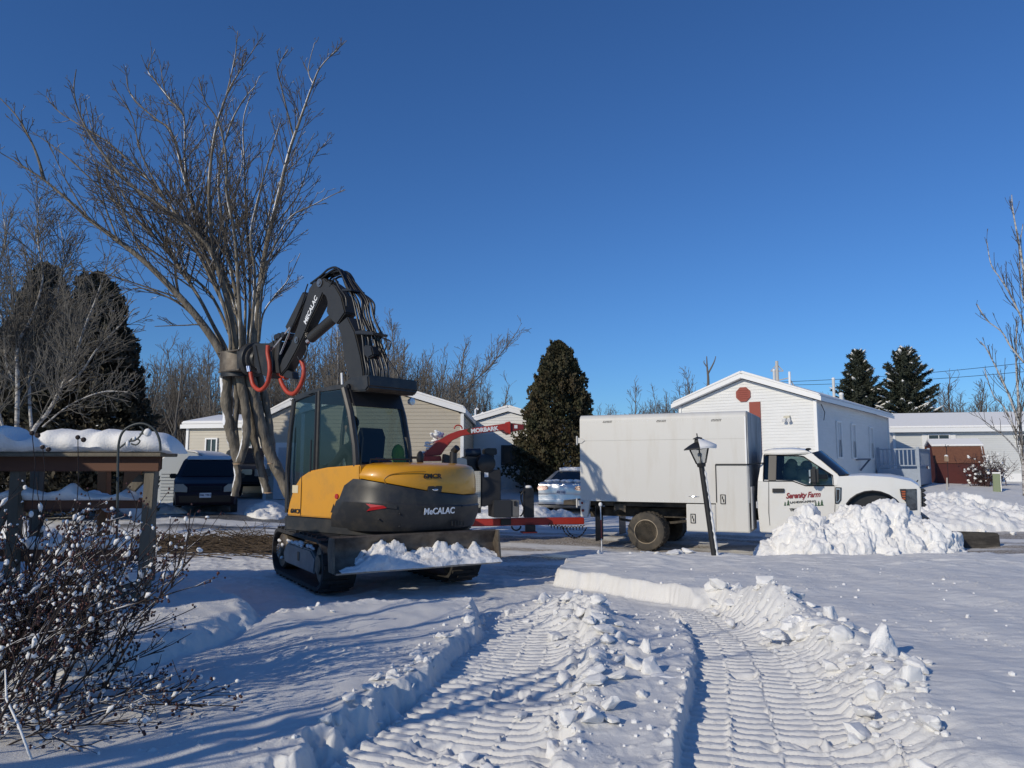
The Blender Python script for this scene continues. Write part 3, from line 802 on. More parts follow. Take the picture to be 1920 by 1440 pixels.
# thicket of brush at the wood's foot
und = []
for _ in range(9000):
    qx = rg.uniform(-80, 2010) if rg.random() < .5 else rg.uniform(240, 970)
    Y = rg.uniform(58, 80); gx = (qx - 960) / FOC * Y; h = rg.uniform(1.2, 4.2) * (1 if qx < 980 else .75)
    d = (rg.normal(0, .35), rg.normal(0, .35), 1)
    p = path(rg, (gx, Y, .8), d, h, 4, .12, .02); und.append((p, np.linspace(.045, .018, 4), 3))
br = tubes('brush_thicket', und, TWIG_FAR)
tag(br, 'low tangle of brush along the edge of the far wood', 'brush', kind='stuff')
for (px, top, Y, lean, seed, r, lab) in (
        (705, 600, 52, (.95, .1), 3, .09, 'bare tree leaning far to the right behind the tan gable roof'),
        (845, 655, 56, (.08, 0), 4, .15, 'bare round-crowned tree rising over the wood beside the tan gable'),
        (735, 572, 58, (-.12, 0), 6, .14, 'tallest bare tree of the wood, behind the hoses of the boom'),
        (640, 600, 50, (.03, 0), 8, .1, 'pale-stemmed bare tree seen between the boom and the dipper arm'),
        (320, 650, 58, (0, 0), 12, .14, 'bare tree behind the beige house at left'),
        (392, 655, 58, (.05, 0), 14, .15, 'bare tree behind the held tree stems'),
        (1200, 728, 60, (0, 0), 15, .12, 'thin bare tree over the white truck box'),
        (1300, 700, 60, (.02, 0), 16, .16, 'wide bare tree left of the white gable roof'),
        (1790, 700, 58, (0, 0), 17, .14, 'bare tree behind the grey house roof, beside the spruces'),
        (1845, 715, 60, (0, 0), 19, .15, 'spreading bare tree behind the grey house, nearest the slender pale tree')):
    b = at(px, 880, Y); hz = at(px, top, Y).z - .9
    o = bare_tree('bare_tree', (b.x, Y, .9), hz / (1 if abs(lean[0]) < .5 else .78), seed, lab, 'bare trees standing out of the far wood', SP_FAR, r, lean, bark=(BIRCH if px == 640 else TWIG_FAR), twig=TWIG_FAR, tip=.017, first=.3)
# the dead snag
sn = empty('dead_tree', (at(1328, 880, 55).x, 55, .9), 0, 'dead forked snag standing above the wood left of the white gable', 'tree')
q = [np.array(at(a, b, 55)) - np.array(sn.location) for a, b in ((1328, 880), (1327, 780), (1328, 715), (1326, 690), (1325, 668))]
q2 = [np.array(at(a, b, 55)) - np.array(sn.location) for a, b in ((1328, 700), (1336, 685), (1340, 676), (1342, 668))]
q3 = [np.array(at(a, b, 55)) - np.array(sn.location) for a, b in ((1327, 690), (1320, 680), (1321, 676))]
tubes('trunk', [rpath(q, .16, .03, 6), rpath(q2, .07, .025, 5), rpath(q3, .05, .02, 5)], TWIG_FAR, sn)

# ================================================================ evergreens
CEDAR = mat('cedar_foliage', (.05, .058, .03), .8, col2=(.1, .075, .045), nscale=1.6, namt=.9, ncon=(.35, .65), spec=.2)
CEDAR2 = mat('cedar_foliage_brown', (.052, .058, .042), .8, col2=(.1, .08, .058), nscale=1.2, namt=.9, ncon=(.3, .65), spec=.2, snow=((0, -.2, 1), 1.78, 1.7))
SPRUCE = mat('spruce_needles', (.038, .05, .036), .8, col2=(.07, .075, .055), nscale=2, namt=.8, spec=.2)

def sprays(name, cen, out, size, material, parent, rg, droop=.3, width=.35, per=1):
    """Leaf-sized pointed blades: base point, two shoulders, tip; per blades at every centre."""
    cen = np.repeat(cen, per, 0); out = np.repeat(out, per, 0); size = np.repeat(size, per)
    d = out + rg.normal(0, .55, cen.shape); d[:, 2] -= droop
    d /= np.linalg.norm(d, axis=1, keepdims=True) + 1e-9
    s = np.cross(d, rg.normal(0, 1, cen.shape)); s /= np.linalg.norm(s, axis=1, keepdims=True) + 1e-9
    ln = (size * rg.uniform(.6, 1.3, len(cen)))[:, None]; wd = ln * width
    a = cen; b = cen + d * ln * .45 + s * wd; c = cen + d * ln; e = cen + d * ln * .45 - s * wd
    V = np.stack([a, b, c, e], 1).reshape(-1, 3)
    return np_mesh(name, V, np.arange(len(V)).reshape(-1, 4), material, parent, sm=False)

def cedar(loc, h, w, seed, label, n=9000, material=CEDAR, size=.2, tops=1, basew=.75):
    rg = np.random.default_rng(seed)
    root = empty('cedar_tree', loc, 0, label, 'tree')
    t = rg.uniform(0, 1, n) ** .85
    prof = np.interp(t, [0, .12, .4, .65, .85, .95, 1], [basew, 1, .93, .68, .37, .2, .03])
    ang = rg.uniform(0, 2 * np.pi, n)
    lob = 1 + .2 * np.sin(ang * 3 + seed + t * 5) + .16 * np.sin(ang * 5 + t * 11 + seed) + .14 * np.sin(t * 34 + ang * 3) + .12 * np.sin(t * 60 + ang * 8)
    rad = np.sqrt(rg.uniform(.25, 1.0, n)) * prof * lob * w
    cen = np.stack([rad * np.cos(ang), rad * np.sin(ang), .1 + t * (h - .25)], 1)
    # ragged shoots standing out of the crown
    for _ in range(150):
        tt = rg.uniform(.12, .98); aa = rg.uniform(0, 6.28); pr = np.interp(tt, [0, .12, .4, .65, .85, .95, 1], [basew, 1, .93, .68, .37, .2, .03]) * w * rg.uniform(.8, 1.0)
        L = rg.uniform(.25, .6) * w * .5; s_ = rg.uniform(0, 1, 26)[:, None]; d = np.array([math.cos(aa) * .55, math.sin(aa) * .55, .9])
        c0 = np.array([pr * math.cos(aa), pr * math.sin(aa), tt * (h - .35)]) + d * L * s_ + rg.normal(0, .06 * w, (26, 3)) * (1 - s_ * .7)
        cen = np.concatenate([cen, c0])
    out = np.concatenate([np.stack([np.cos(ang), np.sin(ang), np.full(n, .75)], 1), np.tile([0, 0, 1.0], (len(cen) - n, 1))])
    sprays('crown', cen, out, np.full(len(cen), size), material, root, rg, droop=-.15, width=.3, per=3)
    tubes('trunk', [(path(rg, (0, 0, -.2), (0, 0, 1), h * .93, 6, .02, .02), np.linspace(.14, .03, 6), 7)], BARK, root)
    return root

c = at(1048, 900, 31)
cedar((c.x, 31, gz(c.x, 31) - .1), at(1045, 636, 31).z - gz(c.x, 31) + .1, 1.62, 4, 'dark green cedar standing behind the silver car and the red chute', n=20000, size=.13)
c = at(165, 830, 21)
cedar((c.x, 21, gz(c.x, 21)), 7.0, 1.55, 7, 'tall dark evergreen, right one of the pair behind the birch clump', n=22000, material=CEDAR2, size=.15)
c = at(62, 830, 21.5)
cedar((c.x, 21.5, gz(c.x, 21.5)), 7.4, 1.35, 8, 'tall dark evergreen, left one of the pair behind the birch clump', n=20000, material=CEDAR2, size=.15)

def spruce(loc, h, w, seed, label):
    rg = np.random.default_rng(seed)
    root = empty('spruce_tree', loc, 0, label, 'tree', 'snow-dusted spruces between the houses')
    tr = [(path(rg, (0, 0, -.2), (0, 0, 1), h + .2, 8, .01, .02), np.linspace(.17, .015, 8), 7)]
    cen, out, sz, sc, so_ = [], [], [], [], []
    z = .4
    while z < h - .1:
        f = z / h; L = w * (1 - f) ** .72 * 1.08 * (1 + .14 * math.sin(z * 5.1 + seed)) + .12
        k = max(4, int(9 - 3 * f))
        for j in range(k):
            a = 6.28 * j / k + rg.uniform(-.4, .4); ln = L * rg.uniform(.7, 1.12)
            d = np.array([math.cos(a), math.sin(a), -.12 + .75 * f])
            p = path(rg, (0, 0, z + rg.uniform(-.1, .1)), d, ln, 6, .05, .045)
            tr.append((p, np.linspace(.03 * (1.1 - f), .006, 6), 4))
            m_ = max(5, int(ln * 17))
            for q in np.linspace(.1, 1, m_):
                i = min(int(q * 5), 4); fr = q * 5 - i; pos = p[i] * (1 - fr) + p[i + 1] * fr
                tan = p[i + 1] - p[i]; tan /= np.linalg.norm(tan); side = np.array([-tan[1], tan[0], 0])
                for sg in (-1, 1):
                    cen.append(pos); out.append(tan * .7 + side * sg * 1.0 + np.array([0, 0, -.1])); sz.append(.3 * (1.12 - q * .55) * min(1, .5 + ln / w))
                cen.append(pos); out.append(tan * .6 + np.array([0, 0, -.5])); sz.append(.2)
                if rg.random() < (.3 if f < .5 else .05) and q > .3:
                    sc.append(pos + np.array([0, 0, .05])); so_.append(tan)
        z += .28 * (1 - f * .45)
    tubes('trunk', tr, BARK, root)
    sprays('crown', np.array(cen), np.array(out), np.array(sz), SPRUCE, root, rg, droop=.15, width=.16, per=4)
    sc = np.array(sc); V = []; Fc = []
    m = MB()
    for p, t in zip(sc, so_):
        s = rg.uniform(.07, .17); e = Vector(t) * s * 1.8
        m.M = Matrix.Translation(p) @ Vector(t).to_track_quat('X', 'Z').to_matrix().to_4x4()
        m.ball((0, 0, 0), s, 4, (rg.uniform(1.2, 2.4), rg.uniform(.5, 1.0), rg.uniform(.25, .5)))
    m.build('snow_patch', SNOW, root, sm=True)
    return root
c = at(1620, 890, 47); spruce((c.x, 47, .8), at(1620, 655, 47).z - .8, 2.45, 31, 'dark spruce with snow on its boughs, the shorter one nearest the white gable house')
c = at(1708, 890, 46); spruce((c.x, 46, .8), at(1708, 650, 46).z - .8, 2.95, 33, 'broad blue-green spruce with snow on its low boughs, the taller one behind the grey house')
# ================================================================ houses
def siding(name, col, col2):
    return mat(name, col, .6, col2=col2, nscale=1.2, namt=.5, stretch=(1, 1, 3), spec=.3)
SIDE_WHITE = siding('white_siding', (.76, .76, .745), (.66, .66, .64))
SIDE_TAN = siding('tan_siding', (.47, .42, .335), (.42, .37, .295))
SIDE_BEIGE = siding('beige_siding', (.55, .51, .43), (.5, .46, .385))
SIDE_GREY = siding('pale_grey_siding', (.62, .63, .62), (.56, .57, .56))
WINDOW = mat('window_glass', (.03, .035, .04), .05, spec=.7)
BLIND = mat('window_blind', (.55, .56, .57), .6)
RED_TRIM = mat('red_trim', (.28, .055, .035), .6)
SKIRT = mat('skirting', (.7, .7, .69), .6)

class House:
    """Gable-ended house. Local x across the gable front (0..w), y back along the ridge (0..L), z up from the ground."""
    def __init__(s, name, loc, rz, w, L, wall, rise, side, label, lap=.115, over=.25, roofm=None, base=-.9):
        s.o = empty(name, loc, rz, label, 'house'); s.w, s.L, s.wall, s.rise, s.lap = w, L, wall, rise, lap
        s.side = side; s.ov = over
        m = MB(); z = base
        top = wall + rise
        def halfx(z):
            if z <= wall: return 0, w
            k = (z - wall) / rise * w / 2
            return k, w - k
        # lap boards as real overlapping strips
        while z < top - .01:
            z1 = min(z + lap, top); e = .014
            for (fy, sgn) in ((0, -1), (L, 1)):
                zz1 = z1
                a0, b0 = halfx(z); a1, b1 = halfx(zz1)
                m.quad((a0, fy + sgn * e, z), (b0, fy + sgn * e, z), (b1, fy, zz1), (a1, fy, zz1))
                m.quad((a0, fy + sgn * e, z), (b0, fy + sgn * e, z), (b0, fy, z), (a0, fy, z))
            if z < wall - .01:
                zz = min(z1, wall)
                for (fx, sgn) in ((0, -1), (w, 1)):
                    m.quad((fx + sgn * e, 0, z), (fx + sgn * e, L, z), (fx, L, zz), (fx, 0, zz))
                    m.quad((fx + sgn * e, 0, z), (fx + sgn * e, L, z), (fx, L, z), (fx, 0, z))
            z = z1
        m.build('wall', side, s.o)
        # roof: two slabs with eaves and fascia, a snow sheet on each
        ov = over; r = MB(); sn = MB()
        sl = rise / (w / 2)
        for sg in (-1, 1):
            cx = w / 2; ex = cx + sg * (w / 2 + ov); ez = wall - ov * sl
            p = [(cx, top + .03), (ex, ez + .03), (ex, ez + .19), (cx, top + .19)]
            r.prism(p, 'y', -ov, L + ov)
            q = [(cx, top + .193), (ex - sg * .02, ez + .193), (ex - sg * .06, ez + .29), (cx, top + .32)]
            sn.prism(q, 'y', -ov + .03, L + ov - .03)
        rf = r.build('roof', roofm or WHITE, s.o)
        so_ = sn.build('roof_snow', SNOW_ROOF, rf, bevel=.03)
        # corner trims
        for x in (0, w):
            for y in (0, L):
                MB().box((x, y, wall / 2 - .4), (.11, .11, wall + .78)).build('corner_trim', WHITE, s.o)
    def window(s, face, u, z, w, h, frame=WHITE, pane=WINDOW, shutters=None, bars=1, blind=0):
        d = .03; f = MB(); p = MB(); b = MB()
        def P(a, off, zz):
            return {'front': (a, -off, zz), 'right': (s.w + off, a, zz), 'left': (-off, a, zz), 'back': (a, s.L + off, zz)}[face]
        def bx(mb, a, zz, ww, hh, off, th):
            dd = (ww, th, hh) if face in ('front', 'back') else (th, ww, hh)
            mb.box(P(a, off, zz), dd)
        for q in (-1, 1): bx(f, u + q * (w / 2 + .03), z, .06, h + .12, .045, .06)
        for q in (-1, 1): bx(f, u, z + q * (h / 2 + .03), w, .06, .045, .06)
        for k in range(1, bars + 1): bx(f, u - w / 2 + w * k / (bars + 1), z, .035, h, .04, .03)
        fo = f.build('window', frame, s.o)
        bx(p, u, z, w, h, .022, .012); p.build('pane', pane, fo)
        if blind: bx(b, u, z + h / 2 - h * blind / 2, w - .02, h * blind, .031, .004); b.build('blind', BLIND, fo)
        if shutters:
            for q in (-1, 1):
                sb = MB(); bx(sb, u + q * (w / 2 + .2), z, .26, h + .12, .035, .035)
                for k in range(int(h / .07)): bx(sb, u + q * (w / 2 + .2), z - h / 2 + .05 + k * .07, .2, .018, .056, .008)
                sb.build('shutter', shutters, s.o)
        return fo

def snow_bits(m, rnd, n, box, s):
    for _ in range(n):
        m.ball((rnd.uniform(box[0], box[1]), rnd.uniform(box[2], box[3]), rnd.uniform(box[4], box[5])), rnd.uniform(*s), 4, (1.2, 1.2, .6))

# white house with red octagon vent
H = House('white_house', (11.0, 27.0, .75), math.atan2(-6.1, 8.0), 5.25, 12.5, 3.32, .93, SIDE_WHITE, 'white gabled house with a red octagonal vent, behind the landscaping truck cab', over=.28)
H.o.location = (11.0 - 5.25 * math.cos(math.atan2(-6.1, 8)), 27.0 - 5.25 * math.sin(math.atan2(-6.1, 8)), .75)
m = MB(); oc = [(2.62 + .3 * math.cos(math.pi / 8 + k * math.pi / 4), 3.66 + .3 * math.sin(math.pi / 8 + k * math.pi / 4)) for k in range(8)]
m.prism(oc, 'y', -.06, -.012)
v = m.build('gable_vent', RED_TRIM, H.o)
m = MB()
for k in range(5): m.bar((2.42, -.066, 3.5 + k * .08), (2.82, -.066, 3.5 + k * .08), .02, .014)
m.build('vent_louver', RED_TRIM, v)
m = MB(); m.box((3.05, -.03, 1.9), (.42, .05, 2.9)); m.build('shutter', RED_TRIM, H.o)
H.window('front', 2.3, 1.9, .9, 1.7)
m = MB(); m.box((4.25, -.08, 2.72), (.22, .14, .1)); lg = m.build('wall_light', mat('lamp_beige', (.55, .52, .42), .5), H.o, bevel=.01)
m = MB(); m.cyl((4.18, -.1, 2.66), (4.16, -.22, 2.58), .05, 10, .07); m.build('lamp_head', WHITE, lg)
m = MB(); m.cyl((4.32, -.1, 2.66), (4.34, -.22, 2.58), .05, 10, .07); m.build('lamp_head', WHITE, lg)
for y in (3.0, 5.3, 8.6): H.window('right', y, 1.95, .55, 1.35, blind=.5)
m = MB(); m.tube([(5.27, .7, 3.2), (5.36, .8, 2.9), (5.34, .7, 2.6)], .014, 5); m.build('cable', BLACK, H.o)
m = MB()
m.tube([(5.3, 5.6, 1.2), (5.6, 6.6, 1.22), (5.32, 6.1, .75)], .045, 6); m.build('hand_rail', mat('dark_rail', (.12, .14, .18), .5), H.o)
# roof pipes
for (x, y, h, r) in ((3.3, 1.6, .55, .05), (4.3, 6.5, .95, .06), (4.5, 6.9, .35, .09)):
    z = 3.32 + .93 * (1 - abs(x - 2.625) / 2.625) + .15
    m = MB(); m.cyl((x, y, z), (x, y, z + h), r, 10); pp = m.build('vent_pipe', mat('pipe_%d' % int(y), (.6, .6, .58), .5), H.o, sm=30)
    m = MB(); m.ball((x, y, z + h), r * 1.25, 5, (1, 1, .8)); m.build('snow_cap', SNOW, pp, sm=True)
# deck beside it
ry = math.atan2(-6.1, 8)
dk = empty('deck', H.o.matrix_basis @ Vector((5.35, 9.2, 0)), ry, 'railed wooden deck coloured shade-blue against the shaded side of the white house', 'deck')
DECKM = mat('deck_shade_tint', (.33, .38, .45), .7, col2=(.24, .28, .34), nscale=6, namt=.6)  # bluish shade beside the house is put into the deck's colour
m = MB(); m.box((.85, 1.5, .75), (1.7, 3.0, .1)); m.box((.85, .02, .4), (1.66, .04, .6)); m.box((1.68, 1.5, .4), (.04, 2.9, .6)); m.build('platform', DECKM, dk)
m = MB()
m.box((.85, .03, 1.68), (1.7, .09, .06)); m.box((1.67, 1.5, 1.68), (.09, 2.94, .06)); m.box((.85, .03, .95), (1.6, .05, .05)); m.box((1.67, 1.5, .95), (.05, 2.9, .05))
for k in range(10): m.box((.1 + k * .165, .03, 1.3), (.045, .035, .72))
for k in range(16): m.box((1.67, .15 + k * .18, 1.3), (.035, .045, .72))
m.build('railing', DECKM, dk)
for x, y in ((.05, .03), (1.67, .03), (1.67, 2.95)):
    m = MB(); m.box((x, y, .9), (.11, .11, 1.75)); m.build('post', DECKM, dk)
# wooden antenna mast, behind the roof
mp = empty('antenna_mast', (at(1458, 720, 33).x, 33, .85), 0, 'pale wooden mast with braced cross arm standing up behind the white gable roof', 'mast')
zt = at(1458, 677, 33).z - .85
POLE = mat('pole_wood', (.5, .47, .42), .8)
m = MB(); m.cyl((0, 0, 0), (0, 0, zt), .09, 8, .07); m.build('pole', POLE, mp, sm=30)
m = MB(); m.bar((-.28, 0, zt - .45), (.28, 0, zt - .45), .04, .04); m.bar((-.28, 0, zt - .45), (0, 0, zt - .15), .03, .03); m.bar((.28, 0, zt - .45), (0, 0, zt - .15), .03, .03); m.build('cross_arm', POLE, mp)
# roof brace behind: guyed vent stack
gs = empty('guyed_stack', (at(1481, 720, 31).x, 31, .85), 0, 'short white stack with slanting struts on the far slope of the white roof', 'stack')
z0 = at(1480, 730, 31).z - .85; z1 = at(1480, 697, 31).z - .85
m = MB(); m.cyl((0, 0, z0 - 1.2), (0, 0, z1), .05, 8); m.build('stack', WHITE, gs, sm=30)
m = MB(); m.tube([(0, 0, z1 - .3), (.45, .2, z0 - .2)], .025, 5); m.build('strut', POLE, gs)
m = MB(); m.tube([(0, 0, z1 - .25), (-.85, .2, z1 - .45)], .022, 5); m.build('strut', POLE, gs)

# pale grey house at right
gy = 40.0
gA = at(1680, 888, gy)
grz = R(-14)
H = House('grey_house', (gA.x, gy, .8), grz, 14.0, 5.0, 2.75, .01, SIDE_GREY, 'pale grey house under a snowy roof behind the dark red barn-shaped shed', over=.2)
# its low-pitched roof runs along the front, so build that roof over the plain box
for ch in [k for k in bpy.data.objects if k.parent == H.o and k.name.startswith('roof')]:
    for g in [k for k in bpy.data.objects if k.parent == ch]: bpy.data.objects.remove(g)
    bpy.data.objects.remove(ch)
m = MB(); m.prism([(-.35, 2.66), (-.35, 2.86), (2.5, 3.72), (5.35, 2.86), (5.35, 2.66), (2.5, 3.5)], 'x', -.3, 14.3); rf = m.build('roof', WHITE, H.o)
m = MB(); m.prism([(-.33, 2.865), (-.28, 2.98), (2.5, 3.86), (5.28, 2.98), (5.33, 2.865), (2.5, 3.723)], 'x', -.26, 14.26); m.build('roof_snow', SNOW_ROOF, rf, bevel=.04)
for sx in (0, 14):
    m = MB(); m.prism([(0, 2.75), (5, 2.75), (2.5, 3.6)], 'x', sx - .01, sx + .01); m.build('gable_end', SIDE_GREY, H.o)
H.window('front', 2.15, 1.75, .95, 1.5, shutters=WHITE)
H.window('front', 6.6, 2.2, 1.6, .5)
H.window('front', 9.2, 1.9, 1.0, .8); H.window('front', 11.4, 1.9, 1.2, .8)
m = MB(); m.box((7, -.03, .25), (14.02, .05, .5)); m.build('skirting', WHITE, H.o)

# red barn-shaped shed
sy = 36.0
sA = at(1757, 893, sy)
RED = mat('barn_red', (.085, .016, .014), .75, col2=(.06, .012, .011), nscale=3, namt=.6)
SHING = mat('brown_shingles', (.17, .07, .04), .85, col2=(.11, .045, .028), nscale=14, namt=.8)
srz = R(-18)
sh = empty('garden_shed', (sA.x, sy, ground_z(sA.x, sy) - .05), srz, 'small dark red barn-roofed shed with brown shingles and a snowy top', 'shed')
W_, L_ = 2.2, 2.0
gam = [(0, -.2), (0, 1.05), (.36, 1.8), (W_ / 2, 2.05), (W_ - .36, 1.8), (W_, 1.05), (W_, -.2)]
m = MB(); m.prism([(p[0], p[1]) for p in gam], 'x', 0, L_); m.M = Matrix.Identity(4); m.build('wall', RED, sh)
r = MB()
for a, b in ((gam[1], gam[2]), (gam[4], gam[5])):
    d = Vector((b[0] - a[0], b[1] - a[1])).normalized(); nrm = Vector((-d.y, d.x)) * .035
    e = .06; a2 = Vector(a) - d * e; b2 = Vector(b)
    r.prism([tuple(a2 + nrm * .1), tuple(b2 + nrm * .1), tuple(b2 + nrm), tuple(a2 + nrm)], 'x', -.1, L_ + .1)
r.build('roof', SHING, sh)
r = MB(); r.prism([(.26, 1.82), (W_ / 2, 2.09), (W_ - .26, 1.82), (W_ - .28, 1.9), (W_ / 2, 2.23), (.28, 1.9)], 'x', -.12, L_ + .12); r.build('roof_snow', SNOW_ROOF, sh, bevel=.03)
m = MB()
for x in (L_ + .012,):
    for a, b in zip(gam[:-1], gam[1:]): m.bar((x, a[0], a[1]), (x, b[0], b[1]), .09, .03, up=(1, 0, 0))
m.build('white_edge', WHITE, sh)
# lantern and hoop hung before it
hk = empty('hanging_lantern', (at(1779, 930, 33.5).x, 33.5, ground_z(at(1779, 930, 33.5).x, 33.5)), 0, 'white-roofed bird feeder on a thin iron hook before the red shed', 'bird feeder')
m = MB(); zz = at(1779, 836, 33.5).z - hk.location.z
m.tube([(.03, 0, 0), (.03, 0, zz - .1), (.06, 0, zz), (.12, 0, zz + .02), (.16, 0, zz - .06)], .012, 5)
m.tube([(.03, 0, zz - .1), (-.02, 0, zz + .0), (.0, 0, zz + .06)], .012, 5); m.build('hook', BLACK, hk)
zf = at(1779, 860, 33.5).z - hk.location.z
m = MB(); m.box((0, 0, zf), (.13, .13, .26)); m.build('feeder_box', mat('feeder_wood', (.35, .25, .17), .7), hk, bevel=.01)
m = MB(); m.ball((0, 0, zf + .12), .08, 6, (1, 1, .7)); m.build('snow_cap', SNOW, hk, sm=True)
# green utility pedestal, marker stake
ux, uy = at(1868, 905, 31.5).x, 31.5
ub = empty('utility_box', (ux, uy, ground_z(ux, uy) - .05), R(-30), 'pale green utility pedestal leaning in the snow right of the red shed', 'utility box')
GRN = mat('utility_green', (.2, .24, .14), .6)
m = MB(); m.prism([(-.13, 0), (.13, 0), (.15, .78), (-.11, .8)], 'y', -.14, .14); m.build('body', GRN, ub, bevel=.015)
m = MB(); m.box((.155, 0, .42), (.03, .27, .74)); m.box((.02, 0, .82), (.3, .3, .06)); m.build('snow_coat', SNOW, ub, bevel=.012)
mx, my = at(1776, 925, 32).x, 32
ms = empty('wooden_stake', (mx, my, ground_z(mx, my) - .1), 0, 'short grey wooden stake standing in the snow before the red shed', 'stake')
m = MB(); m.bar((0, 0, 0), (.03, 0, .62), .045, .03); m.build('stake', POLE, ms)
# leaning shovel and debris by the grey house
shv = empty('snow_shovel', (at(1700, 893, 30).x, 30, ground_z(at(1700, 893, 30).x, 30)), 0, 'dark long-handled tool leaning by the foot of the grey house', 'shovel')
m = MB(); m.tube([(0, 0, .05), (.6, .3, .62)], .022, 6); m.build('handle', BLACK, shv)
m = MB(); m.ball((-.12, 0, .08), .17, 6, (1.5, .8, .7)); m.build('blade', BLACK, shv, sm=True)

# tan house behind the excavator cab (gable towards us), beige long house left, white house behind the chute
ty = 25.5
tx0 = at(566, 880, ty).x; tx1 = at(866, 880, ty).x
H = House('tan_house', (tx0, ty, .25), 0, tx1 - tx0, 9, at(700, 775, ty).z - .25, at(700, 731, ty).z - at(700, 775, ty).z, SIDE_TAN, 'tan-sided house with snowy white roof edge right behind the excavator cab', lap=.13, over=.12)
m = MB(); m.box((2.2, -.03, 1.2), (.9, .05, 2.0)); m.build('door', WHITE, H.o)
by = 30.0
bx0 = at(325, 880, by).x; bx1 = at(566, 880, by).x
H = House('beige_house', (bx0, by + 1.2, .85), R(-13), bx1 - bx0 + .3, 4.6, at(400, 800, by).z - .85, .01, SIDE_BEIGE, 'long beige-sided house with a snow-topped eave behind the dark parked suv', lap=.13, over=.1)
for ch in [k for k in bpy.data.objects if k.parent == H.o and k.name.startswith('roof')]:
    for g in [k for k in bpy.data.objects if k.parent == ch]: bpy.data.objects.remove(g)
    bpy.data.objects.remove(ch)
wl = H.wall; L = H.w
m = MB(); m.prism([(-.2, wl - .02), (-.2, wl + .14), (2.3, wl + .55), (4.8, wl + .14), (4.8, wl - .02), (2.3, wl + .3)], 'x', -.25, L + .25); rf = m.build('roof', WHITE, H.o)
m = MB(); m.prism([(-.19, wl + .143), (-.15, wl + .28), (2.3, wl + .72), (4.75, wl + .28), (4.79, wl + .143), (2.3, wl + .553)], 'x', -.23, L + .23); m.build('roof_snow', SNOW_ROOF, rf, bevel=.04)
H.window('front', 1.15, wl - .85, .45, .75); H.window('front', 3.0, wl - .6, .35, .4)
py_ = 27.5
px0 = at(498, 880, py_).x; px1 = at(572, 880, py_).x
H = House('porch', (px0, py_, .4), 0, px1 - px0 + .3, 2.0, at(520, 783, py_).z - .4, .42, SIDE_BEIGE, 'small gabled entry porch with white door left of the excavator cab', lap=.13, over=.15)
m = MB(); m.box((.72, -.03, 1.1), (.8, .05, 2.05)); d = m.build('door', WHITE, H.o)
m = MB(); m.box((.72, -.062, 1.25), (.5, .012, 1.4)); m.build('pane', mat('frosted_pane', (.5, .53, .57), .3), d)
wy = 33.0
wx0 = at(860, 880, wy).x
H = House('small_white_house', (wx0, wy, .6), R(-8), 4.4, 9, at(870, 800, wy).z - .6, .62, SIDE_WHITE, 'white-sided house half hidden behind the cedar and the red chipper chute', lap=.12, over=.15)
H.window('front', 2.35, 1.55, .8, .75, frame=mat('dark_frame', (.05, .05, .055), .5), blind=0)
m = MB()
for k in range(30): m.box((.08 + k * .147, -.035, .2), (.07, .03, .42))
m.build('skirting', SKIRT, H.o)
for (x, h) in ((.35, .55), (.62, .35)):
    m = MB(); m.tube([(x, 2.0, H.wall + .1), (x, 2.0, H.wall + .35 + h), (x + .07, 2.0, H.wall + .42 + h), (x + .14, 2.0, H.wall + .35 + h)], .04, 7); m.build('vent_pipe', WHITE, H.o, sm=30)

# domed storage shelter in the shade left of the suv
dx, dy = at(345, 880, 26.0).x, 26.0
ds = empty('storage_shelter', (dx, dy, ground_z(dx, dy) - .05), 0, 'grey-blue round-topped storage shelter in the shade left of the dark suv', 'shelter')
SHL = mat('shelter_panel', (.42, .46, .5), .55)
prof = [(-.95, 0), (-.95, 1.15)] + [(-.95 * math.cos(a), 1.15 + .62 * math.sin(a)) for a in np.linspace(.15, math.pi - .15, 11)] + [(.95, 1.15), (.95, 0)]
m = MB(); m.prism(prof, 'y', 0, 2.4); m.build('body', SHL, ds, sm=30)
m = MB()
for k in range(9): m.box((-.43, -.02, .15 + k * .11), (.72, .03, .05)); m.box((.43, -.02, .15 + k * .11), (.72, .03, .05))
m.box((0, -.02, .6), (.06, .04, 1.15)); m.build('door_panel', SHL, ds)
m = MB(); m.prism([(-1.0 * math.cos(a), 1.16 + .68 * math.sin(a)) for a in np.linspace(.25, math.pi - .25, 9)] + [(.95 * math.cos(a), 1.16 + .63 * math.sin(a)) for a in np.linspace(.25, math.pi - .25, 9)], 'y', .03, 2.38); m.build('snow_cover', SNOW_ROOF, ds, sm=30)
# ================================================================ excavator
YEL = mat('machine_yellow', (.68, .31, .012), .36, coat=.3, col2=(.42, .22, .05), nscale=5, namt=.55, ncon=(.5, .8))
GRAPH = mat('machine_graphite', (.026, .027, .029), .42, col2=(.085, .075, .06), nscale=5, namt=.6, ncon=(.45, .75), spec=.4)
GRAPH2 = mat('boom_grey', (.03, .029, .028), .42, col2=(.05, .046, .04), nscale=2.2, namt=.5, spec=.4)
DIRTY = mat('worn_steel', (.2, .17, .135), .55, .5, col2=(.08, .062, .05), nscale=5, namt=.9)
HOSE = mat('hydraulic_hose', (.014, .014, .015), .35)
REDH = mat('red_hose_sleeve', (.52, .055, .025), .5, col2=(.3, .04, .02), nscale=16, namt=.7)
CABGLASS = glass('cab_glass', (.47, .54, .52))
LETTER = mat('white_letters', (.8, .81, .82), .5)
BLKTXT = mat('black_letters', (.012, .012, .012), .5)
SEATM = mat('seat_fabric', (.02, .021, .024), .9)
REDLENS = mat('red_lens', (.45, .02, .02), .2)
SNOW_DIRT = mat('trodden_snow', (.8, .79, .78), .8, col2=(.4, .37, .34), nscale=5, namt=.75, ncon=(.55, .75), bump=(20, .6, .03))

